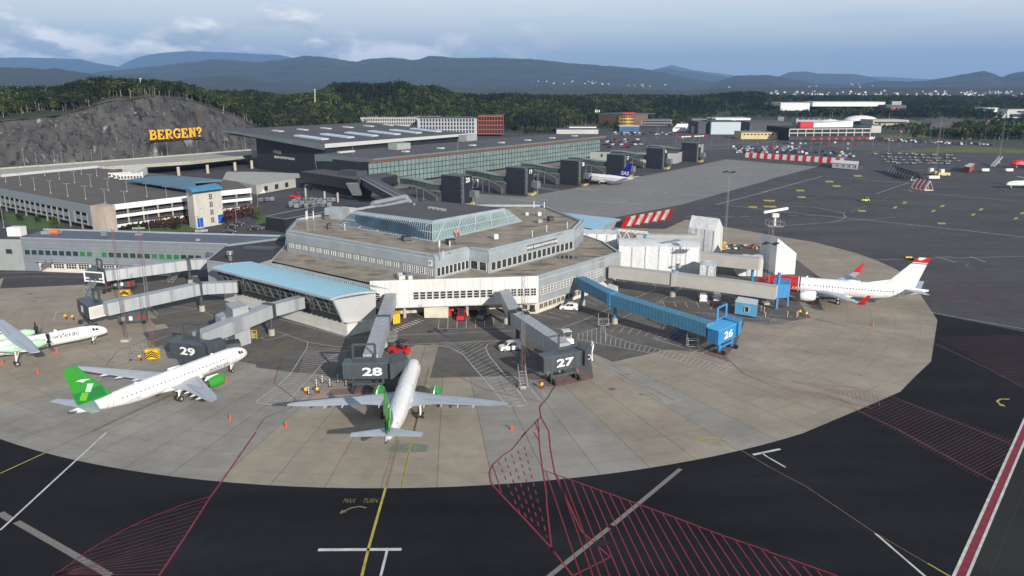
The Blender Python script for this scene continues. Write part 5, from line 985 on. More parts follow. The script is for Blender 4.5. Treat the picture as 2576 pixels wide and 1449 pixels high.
def gate(name, label, tun, m, md, pod, z0, z1, cab, num, frame, pillars, pm=None, numoff=.5, legpos=None, cz=None, numh=1.5, face=(0,1), nsx=1.75):
 p0 = P(tun[-1][0], tun[-1][1], tun[-1][2]); t = thing('passenger_bridge', label, 'jet bridge', (p0.x,p0.y,0), 'passenger bridges round the terminal')
 pts = [P(*q) for q in tun]; tunnel(t, pts, m, md, pillar=[(lerp(pts[i], pts[i+1], f), lerp(pts[i], pts[i+1], f).z-2.6) for i, f in pillars], pm=pm)
 body, q = poly_prism('bridge_head', pod, z0, z1, md, t); c = sum(q, Vector())/len(q)
 rm = MB(); rm.prism([(c.x+(p.x-c.x)*1.02, c.y+(p.y-c.y)*1.02) for p in q], z1, z1+.12); rm.build('head_roof', mat(md.name+'_roof', tuple(v*1.35 for v in ((0.055,0.07,0.078) if md is MD else (0.05,0.27,0.5))), .5), body)
 if cab: cb, cq = poly_prism('cabin', cab, z0+.25, (cz or z1+.35), md, t)
 a, b = q[face[0]], q[face[1]]
 if num: number_on(body, num, numh*1.32, lerp(a, b, numoff-.2), lerp(a, b, numoff+.2), (z0+z1)/2-.1, sx=nsx)
 if frame: f0, f1 = P(*frame[0], z1+.1), P(*frame[1], z1+.1); gantry(t, f0, f1, z1+.1, z1+2.9, md)
 lp = legpos or ((a+b)/2+Vector((0,1.2,0))); legs(t, lp, b-a, z0+.05, md); return t, q
g28, q28 = gate('b', 'grey bridge ending in the charcoal head marked 28', [(983,737.5,ZB),(963,796,ZB),(932,892,6.2)], MG, MD, [(861,916.5),(981,915),(985,901),(868,903)], 2.75, 5.5, [(980,915.2),(986,889),(1012,885),(1027,902)], '28', ((889,905),(944,904)), [(0,.98),(1,.72)], numoff=.62)
porthole(g28, P(994,928,4.3)+Vector((0,-.3,0)), (0.35,-1,0))
g27, q27 = gate('b', 'grey bridge ending in the charcoal head marked 27', [(1269,730,ZB),(1296,782,ZB),(1420,864,6.2)], MG, MD, [(1368,902),(1473,883),(1452,872),(1353.5,891)], 2.75, 5.5, [(1472,883.5),(1449,872),(1452,861),(1489,872)], '27', ((1405,881),(1449,873)), [(0,.2),(1,.06)], numoff=.5)
cp = P(1484,876,5.5); porthole(g27, (lerp(q27[0],q27[1],1.08)+Vector((0,-.12,-1.2)))[:], (q27[1]-q27[0]).cross(Vector((0,0,1))), .34)
mb = MB(); e = P(1492,874,5.6); mb.loft([[(e.x-.2,e.y,3.0),(e.x,e.y+.1,3.0),(e.x,e.y+2.6,3.0),(e.x-.2,e.y+2.6,3.0)], [(e.x-.3,e.y,4.4),(e.x-.1,e.y+.1,4.4),(e.x-.1,e.y+2.6,4.4),(e.x-.3,e.y+2.6,4.4)], [(e.x-.05,e.y,6.0),(e.x+.2,e.y+.1,6.0),(e.x+.2,e.y+2.6,6.0),(e.x-.05,e.y+2.6,6.0)]]); mb.build('bellows', m_acw, g27)
g26, q26 = gate('b', 'blue corrugated bridge ending in the bright blue head marked 26', [(1460.5,696,ZB),(1542,738,ZB),(1788,812,6.2)], MBT, MBL, [(1780,826),(1808,834.5),(1858,812),(1802,803)], 2.6, 5.4, [(1858,811.5),(1812,797),(1828,791),(1867,802)], '26', ((1804,808),(1826,797)), [(0,.08),(1,.03)], pm=MBL, face=(1,2), numoff=.5, numh=1.55)
g29, q29 = gate('b', 'grey bridge with side boxes ending in the charcoal head marked 29, left', [(757,745,ZB),(676,766,ZB),(497,838,6.2)], MG, MD, [(424.5,860),(523,872.5),(540,858),(440,847.5)], 2.75, 5.5, [(522,872),(508,861),(552,848),(567,854)], '29', ((461,848),(501,853)), [(0,.98)], numoff=.47)
for pix, z1, nm in (([(567,763),(585,779),(624,768),(604,756)], 8.2, 'lift_tower'), ([(541,792),(556,800),(583,790),(566,782)], 5.2, 'side_box')): poly_prism(nm, pix, 0 if nm != 'side_box' or z1 < 6 else 4.2, z1, MG, g29)
g31, q31 = gate('b', 'grey bridge with white rolling door and charcoal head marked 31, far left', [(597,707,ZB),(500,712,ZB),(264,762,6.2)], MG, MD, [(192.5,753),(221,773),(272,761),(222,746)], 2.75, 5.6, None, '31', ((236,757),(251,762)), [(0,.98)], numoff=.45, nsx=1.0)
d_ = (q31[2]-q31[1]).normalized(); n_ = Vector((d_.y,-d_.x,0)); mb = MB(); a = q31[1]+n_*.05+d_*.25; b = q31[2]+n_*.05-d_*.25
mb.face([(a.x,a.y,2.95),(b.x,b.y,2.95),(b.x,b.y,5.3),(a.x,a.y,5.3)]); mb.build('rolling_door', mat('off_white_door', (0.5,0.49,0.46), .5, var=.08), g31)
mb = MB();
for u, v in (((a.x,a.y,2.9),(a.x,a.y,5.4)),((a.x,a.y,5.4),(b.x,b.y,5.4)),((b.x,b.y,5.4),(b.x,b.y,2.9)),((b.x,b.y,2.9),(a.x,a.y,2.9))): mb.beam(u, v, .16,.16)
mb.build('door_frame', m_acw, g31)
g30, q30 = gate('b', 'upper grey bridge at far left with a white framed open head and steps', [(526,650,ZB),(472,653,ZB),(264,680,6.4)], MG, MD, [(212,683),(259,686.5),(263,677),(235,670)], 2.9, 5.6, None, None, ((246,677),(258,681)), [(0,.98)])
d_ = (q30[1]-q30[0]).normalized(); n_ = Vector((d_.y,-d_.x,0)); a = q30[0]+n_*.06; b = q30[1]+n_*.06; mb = MB()
for u, v in (((a.x,a.y,2.9),(a.x,a.y,5.7)),((a.x,a.y,5.6),(b.x,b.y,5.6)),((b.x,b.y,5.7),(b.x,b.y,2.9)),((b.x,b.y,3.2),(a.x,a.y,3.2)),((a.x,a.y,4),(a.x+d_.x*1.3,a.y+d_.y*1.3,4)),((b.x,b.y,4),(b.x-d_.x*1.3,b.y-d_.y*1.3,4))): mb.beam(u, v, .3,.3)
mb.build('door_frame', m_acw, g30)
c = (q30[0]+q30[1])/2; stair('access_stairs', None, (c.x+n_.x*3.6,c.y+n_.y*3.6,0), (c.x+n_.x*.4,c.y+n_.y*.4,2.9), 1.5, m_galv, parent=g30, n=8)
def cabinet(label, pix, z1, m, extra=True):
 q = [P(x, y, z1) for x, y in pix]; c = sum(q, Vector())/4; t = thing('ground_power_unit', label, 'power unit', (c.x,c.y,0)); mb = MB(); mb.prism([(p.x,p.y) for p in q], .5, z1); mb.build('housing', m, t)
 d = (q[1]-q[0]).normalized(); n = Vector((d.y,-d.x,0)); L = (q[1]-q[0]).length
 for i, (f, m_) in enumerate(((.18,MG),(.45,m_frame),(.72,m_rd),(.9,m_rd))):
  p = q[0]+d*L*f+n*.04; mb = MB(); mb.box((p.x,p.y,1.0), (.7 if i < 2 else .4,.12,.9), math.atan2(d.y,d.x)); mb.build('access_panel', m_, t)
 for f in (.1,.9):
  p = q[0]+d*L*f; mb = MB(); mb.tube((p.x+n.x*.1,p.y+n.y*.1,.4),(p.x-n.x*2,p.y-n.y*2,.4),.4,n=12); mb.build('wheel', m_tyre, t)
 return t
cabinet('dark grey equipment trailer with two red panels under the gate 31 bridge', [(294,787),(367,783),(370,774),(294,778)], 2.9, MD)
cabinet('dark equipment box with a red lamp panel under the upper left bridge', [(277,701),(338,699),(338,691),(280,693)], 3.0, MD)
cabinet('dark grey equipment trailer beside the nose of the gate 29 airplane', [(566,868),(606,863),(600,852),(560,856)], 2.6, MD)
p0 = P(1950,714,6.2); gR = thing('passenger_bridge', 'long plain grey bridge on blue pillars leading to the red nosed airliner', 'jet bridge', (p0.x,p0.y,0), 'passenger bridges round the terminal')
pts = [P(1536,669,ZB),P(1698,687,ZB),P(1955,720,6.4)]; tunnel(gR, pts, MBG, MBG, w=2.6, h=2.9)
for x, y in ((1542,708),(1691,746)):
 g = P(x, y, 0); mb = MB(); mb.tube((g.x,g.y,1.6),(g.x,g.y,4.3),.5,n=12); mb.beam((g.x,g.y,2.5),(g.x,g.y,7.0 if x > 1600 else 4.3),.9,.5); mb.build('pillar', MBL, gR, smooth=50); mb = MB(); mb.tube((g.x,g.y,0),(g.x,g.y,1.7),.8,.75,14); mb.build('pillar_base', m_conc, gR, smooth=50)
poly_prism('bridge_head', [(1961,716),(1988,716),(1990,702),(1963,700)], 2.6, 5.9, MBL, gR); poly_prism('cabin', [(1945,712),(1966,714),(1966,701),(1949,699)], 2.9, 5.7, MBL, gR)
a = P(1952,778,0); mb = MB(); mb.beam((a.x,a.y,.3),(a.x+.1,a.y,9.0),.9,.5); mb.beam((a.x+3,a.y+1,.5),(a.x+3,a.y+1,3),.4,.4); mb.build('lift_column', MBL, gR)
mb = MB(); a = P(1861,741,3.0); b = P(1944,722,5.2); mb.build('x', MBL, gR) if False else None
stair('access_stairs', None, (a.x-1,a.y-1,1.2), (a.x+10.5,a.y+1.5,3.6), 1.2, MBL, parent=gR, n=10)
def container(name, label, pix, z0, z1, m, cat='container', win=None, roof=None):
 q = [P(x, y, z1) for x, y in pix]; c = sum(q, Vector())/4; t = thing(name, label, cat, (c.x,c.y,0)); mb = MB(); mb.prism([(p.x,p.y) for p in q], z0, z1-.12); mb.build('body', m, t)
 mb = MB(); mb.prism([(c.x+(p.x-c.x)*1.03, c.y+(p.y-c.y)*1.03) for p in q], z1-.12, z1); mb.build('roof', roof or m, t)
 if win: windows(t, q[0], q[1], *win)
 return t, q
container('blue_container', 'pale blue site container with a white roof and window, under the red nosed airliner\'s bridge', [(1850,758),(1905,766),(1907,754),(1858,746)], .4, 3.4, mat('container_blue', (0.09,0.33,0.55), .6, var=.12), roof=mat('bluish_white_roof', (0.5,0.56,0.6), .5), win=(2.0,3.6,1,1.0,1.2,1.4,1,1))
container('white_container', 'small white container beside the blue bridge start', [(1525,722),(1548,731),(1555,720),(1533,713)], .3, 2.6, m_wbox)
mb = MB()
m_wrap = mat('plastic_sheeting', (0.50,0.52,0.53), 0.4, var=.12, scale=.35, col2=(0.66,0.67,0.67), stretch=(1.6,1.6,.25), bump=.9, bscale=.9)
def wrap(label, pix, z0, z1, ridge=0, seed=0, n=8, gable=False):
 q = [P(x, y, z1) for x, y in pix]; c = sum(q, Vector())/4; t = thing('wrapped_scaffold', label, 'scaffold tent', (c.x,c.y,0), 'white wrapped scaffolds at the far bridges')
 d = q[1]-q[0]; mb = MB(); rings = []
 for i in range(n+1):
  f = i/n; a = lerp(q[0], q[1], f); b = lerp(q[3], q[2], f); k_ = .16*math.sin(i*2.7+seed); bulge = .12 if i % 2 else -.12; nn = (a-b).normalized()
  rg = [(a.x+nn.x*bulge, a.y+nn.y*bulge, z0), (a.x+nn.x*bulge*1.5, a.y+nn.y*bulge*1.5, (z0+z1)/2), (a.x, a.y, z1+k_)]
  if ridge:
   for u in ((.15,.45),(.5,1),(.85,.45)) if not gable else ((.5,1),): m_ = lerp(a, b, u[0]); rg.append((m_.x, m_.y, z1+ridge*u[1]+k_*.5))
  rg += [(b.x, b.y, z1+k_), (b.x, b.y, z0)]; rings.append(rg)
 mb.loft(rings); mb.build('sheeting', m_wrap, t, smooth=25)
 fb = MB()
 for i in range(0, n+1, 2):
  a = lerp(q[0], q[1], i/n); nn = (q[0]-q[3]).normalized(); fb.beam((a.x+nn.x*.22,a.y+nn.y*.22,z0),(a.x+nn.x*.22,a.y+nn.y*.22,z1),.1,.1)
 fb.build('batten', m_galv, t); return t
wrap('long white plastic wrapped scaffold at the right end of the terminal, largest of the wraps', [(1557,620),(1762,622),(1752,602),(1556,601)], .6, 8.4, 1.2, 1, 12)
wrap('white wrapped scaffold with a pitched top, furthest back of the wraps', [(1733,572),(1798,580),(1819,571),(1745,560)], .3, 8.4, 3.2, 2, 6, True)
wrap('low white wrapped box between the big wrap and the radar mast', [(1858,652),(1921,654),(1919,641),(1849,640)], .2, 5.0, 0, 3, 5)
wrap('narrow white wrapped box at the right foot of the largest wrap', [(1761,667),(1801,670),(1803,655),(1762,652)], .2, 5.6, 0, 4, 4)
wrap('white wrapped section against the terminal corner near the far lounge', [(1452,588),(1553,590),(1553,578),(1460,576)], 3.5, 9.6, 0, 5, 8)
q = P(1960,693,0); tw = thing('wrapped_scaffold', 'tall white wrapped tower with a cut off corner beside the radar mast', 'scaffold tent', q, 'white wrapped scaffolds at the far bridges')
A0 = P(1949,691,0); A1 = P(1999,690,0); Bk = P(1908,668,0); mb = MB()
mb.hull8([A0, A1, (Bk.x+(A1-A0).x,Bk.y+2,0), Bk], [(A0.x,A0.y,ZA(A0,599)),(A1.x,A1.y,ZA(A1,637)),(Bk.x+(A1-A0).x,Bk.y+2,ZA(A1,637)),(Bk.x,Bk.y,ZA(Bk,586))]); mb.build('sheeting', m_wrap, tw)
for lab, a, b, z, w, h, m in (('beige bridge tunnel crossing behind the low wrapped box', (1757,634), (1912,649), 6.6, 3, 3.2, MBG), ('grey bridge tunnel leading to the pitched wrap at the back', (1600,588), (1752,590), 6.6, 3, 3.2, mat('bridge_light_grey', (0.36,0.36,0.35), .6))):
 A_, B_ = P(*a, z), P(*b, z); t = thing('passenger_bridge', lab, 'jet bridge', (B_.x,B_.y,0), 'passenger bridges round the terminal'); mb = MB(); mb.beam(A_+Vector((0,0,-h/2)), B_+Vector((0,0,-h/2)), w, h); mb.build('tunnel', m, t)
 for f in (.25,.9): g = lerp(A_, B_, f); mb = MB(); mb.tube((g.x,g.y,0),(g.x,g.y,z-h),.4,n=10); mb.build('pillar', MBL, t)
 if 'grey' in lab: c = lerp(A_, B_, .14); mb = MB(); mb.beam(lerp(A_,B_,.12)+Vector((0,0,-h/2)), lerp(A_,B_,.17)+Vector((0,0,-h/2)), w+.3, h+.3); mb.build('joint_ring', MBT, t)
t = thing('truss_walkway', 'white open truss walkway between the wraps and the far lounge', 'walkway', P(1590,592,0)); mb = MB(); A_, B_ = P(1553,578,7), P(1630,585,7)
for z in (0,-3): mb.beam(A_+Vector((0,-1.8,z)), B_+Vector((0,-1.8,z)), .28, .28)
mb.beam(A_+Vector((0,1,0)), B_+Vector((0,1,0)), .28, .28)
for i in range(7): u = lerp(A_,B_,i/7); v = lerp(A_,B_,(i+1)/7); s = -3 if i % 2 else 0; mb.beam(u+Vector((0,-1.8,s)), v+Vector((0,-1.8,-3-s)), .2,.2); mb.beam(u+Vector((0,-1.8,0)), v+Vector((0,1,0)), .15,.15)
mb.build('truss', m_frame, t)
def lattice(label, px, py, h, w=.9, m=None, red=False, lamps=True, name='lighting_mast', extra=None, w1=None):
 g = P(px, py, 0); t = thing(name, label, 'mast', (g.x,g.y,0)); nb = int(h/1.6); w1 = w1 or w*.7
 cs = [(math.cos(a), math.sin(a)) for a in (0.4, 0.4+2.094, 0.4+4.189)]
 for s in range(3 if red else 1):
  z0, z1 = h*s/(3 if red else 1), h*(s+1)/(3 if red else 1); mb = MB()
  for i in range(nb):
   za, zb = h*i/nb, h*(i+1)/nb
   if not (z0-.01 <= za < z1-.01): continue
   ra, rb = w/2+(w1-w)/2*i/nb, w/2+(w1-w)/2*(i+1)/nb
   for q in range(3):
    x, y = cs[q]; u, v = cs[(q+1) % 3]; mb.beam((g.x+x*ra,g.y+y*ra,za), (g.x+x*rb,g.y+y*rb,zb), .055, .055); mb.beam((g.x+x*ra,g.y+y*ra,za), (g.x+u*rb,g.y+v*rb,zb), .028, .028)
  mb.build('mast_section', (m_mr if s != 1 else m_mw) if red else (m or m_galv), t)
 mb = MB(); mb.box((g.x,g.y,0), (1.6,1.6,.5)); mb.build('footing', m_conc, t)
 if lamps:
  for a in (0.3, 1.9, 3.5, 5.1):
   mb = MB(); x, y = g.x+math.cos(a)*1.7, g.y+math.sin(a)*1.3; mb.beam((g.x,g.y,h*(extra or .97)), (x,y,h*(extra or .97)), .12, .12); mb.box((x,y,h*(extra or .97)-.2), (.9,.7,.35), a); mb.build('floodlight', m_bk, t)
 return t
m_mr = mat('mast_red', (0.17,0.09,0.09), .6); m_mw = mat('mast_grey', (0.20,0.20,0.20), .5)
lattice('slim red and grey lattice mast rising in front of the gate 27 bridge', 1315, 975, 21.5, .9, red=True, extra=.66)
lattice('floodlight lattice mast standing on the right of the wrapped scaffolds', 1821, 640, 27, .9, m_mw)
lattice('thin red lattice mast behind the gate 29 bridge on the left', 386, 895, 26, .8, red=True, lamps=False)
lattice('thin lattice mast left of the red one, by the gate 31 bridge', 318, 858, 24, .7, red=True, lamps=False)
rm = lattice('grey lattice mast carrying the white rotating radar bar', 1926, 765, 19.5, 1.3, m_mw, extra=.78, w1=1.3)
g = P(1926,765,0); mb = MB(); mb.box((g.x+.6,g.y,19.4), (3.6,2.6,.15));
for x in (-1.2,.6,2.4):
 for y in (-1.3,1.3): mb.beam((g.x+x,g.y+y,19.5),(g.x+x,g.y+y,20.7),.08,.08)
for y in (-1.3,1.3): mb.beam((g.x-1.2,g.y+y,20.7),(g.x+2.4,g.y+y,20.7),.08,.08)
mb.build('platform', m_mw, rm); mb = MB(); mb.tube((g.x+.6,g.y,19.5),(g.x+.6,g.y,22),.25,n=8); mb.box((g.x+.6,g.y,21.6),(1.5,1,.9)); mb.build('radar_drive', m_wbox, rm); mb = MB(); mb.beam((g.x-2.5,g.y-.9,22.9),(g.x+3.7,g.y+.9,23.6),.5,.55); mb.build('radar_bar', m_frame, rm)
lattice('floodlight lattice mast by the far blast fences on the right', 2352, 432, 32, 1.2, m_mw, extra=.6)
lattice('distant floodlight mast on the right near the far cargo stands', 2512, 410, 30, 1.2, m_mw)
for x, y, h in ((1374-0,520,15),(1592,452,14)): pass
# ---------------------------------------------------------------- the new dark terminal
AX = Vector((.5934,.8049,0)); PX = Vector((.8049,-.5934,0))
m_slate = mat('slate_cladding', (0.022,0.026,0.038), 0.55, var=.2, scale=.5, pattern=('brick', (0.008,0.009,0.014), dict(w=2.4, h=.55, m=.09, offset=.5, rot=(math.pi/2,0,0))))
m_edge = mat('roof_edge_metal', (0.15,0.18,0.19), 0.45, metal=.2, var=.08, scale=.2); m_edgel = mat('pale_roof_edge', (0.45,0.46,0.46), 0.5, var=.06)
m_gwall = glass('curtain_wall_glass', (0.16,0.215,0.215), .12, .22, .25); m_mull = mat('green_grey_mullion', (0.05,0.075,0.07), .4, metal=.3)
m_wood = mat('orange_wood_soffit', (0.13,0.05,0.022), .6, var=.2, scale=2); m_sky = mat('skylight_polycarbonate', (0.42,0.50,0.60), .25, var=.1, scale=.2)
nt_ = thing('terminal_building', 'big dark slate clad terminal with slanting skylight roof and a long glazed pier', 'building', (-90,450,0))
C0 = Vector((-107,459,20)); TL = Vector((-186,517,25)); SD = AX*130
mb = MB(); th = 2.6
for q, m_, nm in (([C0, C0+SD, TL+SD, TL], 0, 'r'),): mb.face(q)
mb.face([v-Vector((0,0,th)) for v in (C0, C0+SD, TL+SD, TL)]); hall = mb.build('hall_roof', m_roofdk, nt_)
mb = MB(); mb.face([C0, TL, TL-Vector((0,0,1.2)), C0-Vector((0,0,3.6))]); mb.face([TL, TL+SD, TL+SD-Vector((0,0,1.2)), TL-Vector((0,0,1.2))]); mb.build('roof_fascia', m_edge, hall)
mb = MB(); mb.face([C0, C0+SD, C0+SD-Vector((0,0,1.6)), C0-Vector((0,0,2.4))]); mb.build('roof_fascia', m_edgel, hall)
w = [C0-PX*1.5+AX*2, C0-PX*80+AX*12, C0-PX*80+AX*126, C0-PX*1.5+AX*126]
mb = MB(); lo = mb.ring([(p.x,p.y,0) for p in w]); hi = mb.ring([(w[0].x,w[0].y,17.2),(w[1].x,w[1].y,22.4),(w[2].x,w[2].y,22.4),(w[3].x,w[3].y,17.2)])
for i in range(4): j = (i+1) % 4; mb.f.append([lo[i],lo[j],hi[j],hi[i]]); mb.mi.append(0)
hw = mb.build('hall_wall', m_slate, nt_)
d = (w[1]-w[0]).normalized(); n = Vector((d.y,-d.x,0)); n = n if n.y < 0 else -n; X_ = d if d.x > 0 else -d; s0 = P(720,388,11.5)
sg = Vector((w[0].x,w[0].y,0))+d*46+n*.2; put_text('lettering', 'BERGEN LUFTHAVN FLESLAND', 2.0, m_frame, hw, (sg.x,sg.y,9.0), X_, (0,0,1), bold=.03, sx=.85); put_text('lettering', 'AVINOR', 2.6, m_frame, hw, (sg.x-X_.x*8,sg.y-X_.y*8,12.2), X_, (0,0,1), bold=.05)
def on_roof(a, b): return C0+AX*a+(TL-C0)*b
for i in range(6):
 a = 12+i*20.5; mb = MB(); q = [on_roof(a,.17), on_roof(a+5.6,.17), on_roof(a+5.6,.43), on_roof(a,.43)]; mb.hull8([v+Vector((0,0,-.1)) for v in q], [v+Vector((0,0,.8)) for v in q]); mb.build('skylight', m_sky, hall)
 a = 22+i*20; mb = MB(); q = [on_roof(a,.70), on_roof(a+3.6,.70), on_roof(a+3.6,.78), on_roof(a,.78)]; mb.hull8([v+Vector((0,0,-.1)) for v in q], [v+Vector((0,0,.6)) for v in q]); mb.build('skylight', m_edgel, hall)
G0 = P(926,411,15); LG = 226.0; G0.z = 0
R0 = P(791,388,17); RF = P(939,399,17);
mb = MB(); q = [RF, RF+AX*232, R0+AX*232+Vector((0,0,0)), R0]; mb.face(q); pr_ = mb.build('pier_roof', m_roofdk, nt_)
mb = MB(); mb.face([RF, R0, R0-Vector((0,0,3.6)), RF-Vector((0,0,1.8))]); mb.face([R0, R0-Vector((0,0,3.6)), R0+AX*2-Vector((0,0,17)), R0-PX*-3+Vector((0,0,-17))]); mb.build('roof_fascia', m_edge, pr_)
mb = MB(); mb.face([RF, RF+AX*232, RF+AX*232-Vector((0,0,.9)), RF-Vector((0,0,.9))]); mb.build('roof_fascia', m_edge, pr_)
mb = MB(); g = Vector((G0.x,G0.y,15.1)); mb.face([RF-Vector((0,0,.95)), RF+AX*232-Vector((0,0,.95)), g+AX*230, g]); mb.build('wood_soffit', m_wood, pr_)
mb = MB(); mb.face([(G0.x,G0.y,3.5), (G0.x+AX.x*LG,G0.y+AX.y*LG,3.5), (G0.x+AX.x*LG,G0.y+AX.y*LG,15.2), (G0.x,G0.y,15.2)]); gw = mb.build('glass_wall', m_gwall, nt_)
mb = MB(); n_ = 74
for i in range(n_+1): p = G0+AX*(LG*i/n_)+PX*.1; mb.beam((p.x,p.y,3.5), (p.x,p.y,15.1), .22 if i % 6 else .32, .25)
for z in (3.7,6.6,9.4,12.2,15.0): a = G0+PX*.12; mb.beam((a.x,a.y,z),(a.x+AX.x*LG,a.y+AX.y*LG,z), .24, .3)
mb.build('mullions', m_mull, gw)
mb = MB(); b = G0-PX*3; q = [G0+AX*1-PX*2, G0+AX*225-PX*2, G0+AX*225-PX*40, G0-PX*40]; mb.prism([(v.x,v.y) for v in q], 0, 3.4); mb.build('lower_wall', mat('dark_base_wall', (0.10,0.10,0.10), .8), nt_)  # plain dark base below the glass wall
mb = MB(); e0 = R0+PX*3+AX*1.5; e1 = Vector((G0.x,G0.y,0)); mb.face([(e1.x,e1.y,0),(e0.x,e0.y,0),(e0.x,e0.y,15.2),(e1.x,e1.y,15.2)]); mb.face([(e0.x,e0.y,0),(e0.x+AX.x*40,e0.y+AX.y*40,0),(e0.x+AX.x*40,e0.y+AX.y*40,16),(e0.x,e0.y,16)]); mb.build('end_wall', m_slate, nt_)
mb = MB(); e2 = G0+AX*LG; e3 = e2-PX*38; mb.face([(e2.x,e2.y,0),(e3.x,e3.y,0),(e3.x,e3.y,15.5),(e2.x,e2.y,15.5)]); mb.build('end_wall', m_slate, nt_)
mb = MB(); q = [R0+AX*30-Vector((0,0,.9)), R0+AX*225-Vector((0,0,.9)), R0+AX*225-PX*8+Vector((0,0,-.9)), R0+AX*30-PX*14+Vector((0,0,-.9))]; mb.face(q); mb.build('middle_roof', m_roofdk, nt_)
for x, y, z, w_, l_, h_ in ((1155,368,16.4,7,10,3.2),(1262-0,350,16.4,7,9,3.0)):
 p = P(x-120 if x < 1200 else x-80, y, z);
for px_, py_, wd_, h_ in ((1000,375,11,3.4),(1172,352,11,3.4)): p = P(px_+5, py_-6+6, 17); mb = MB(); mb.box((p.x,p.y,15.5), (wd_,7,h_+1.5), math.atan2(AX.y,AX.x)); mb.build('plant_room', mat('plant_grey', (0.28,0.31,0.31), .5), nt_)
for i in range(7):
 a = 38+i*29; q = [RF+AX*a-PX*14, RF+AX*(a+3.0)-PX*14, RF+AX*(a+3.0)-PX*17.5, RF+AX*a-PX*17.5]; mb = MB(); mb.hull8([v+Vector((0,0,-.1)) for v in q], [v+Vector((0,0,.7)) for v in q]); mb.build('skylight', m_edgel, pr_)
q = [RF+AX*12-PX*38, RF+AX*23-PX*38, RF+AX*23-PX*40, RF+AX*12-PX*40]; mb = MB(); mb.hull8([v for v in q], [v+Vector((0,0,.9)) for v in q]); mb.build('skylight', m_edgel, pr_)
for px_, py_ in ((888,372),(1160-8,366)):
 p = P(px_, py_+18, 17); mb = MB(); mb.beam((p.x,p.y,17),(p.x,p.y,24),.12,.12); mb.build('roof_mast', m_galv, nt_)
an = thing('office_annex', 'low pale grey annex with small dark windows at the far end of the glazed pier', 'building', P(1640,420,0)); q = [P(1484,382,7), P(1701,384,7), P(1850-20,361,7), P(1690,361,7), P(1583,378,7)]
mb = MB(); mb.prism([(v.x,v.y) for v in (q[0], P(1702,386,7), P(1770,362,7), P(1700,361,7))], 0, 7, 0, 1); mb.build('body', [mat('annex_grey', (0.30,0.31,0.30), .6), m_roofdk], an)
windows(an, q[0], P(1702,386,7), 4, 48, 5, 1.2, 3.6, 2.2, 1, 1, fm=m_dkmetal)
tt = [P(*c, 13) for c in ((1156.5,445),(1318,424.5),(1453,406),(1568,391),(1665.5,374.5),(1752,361))]
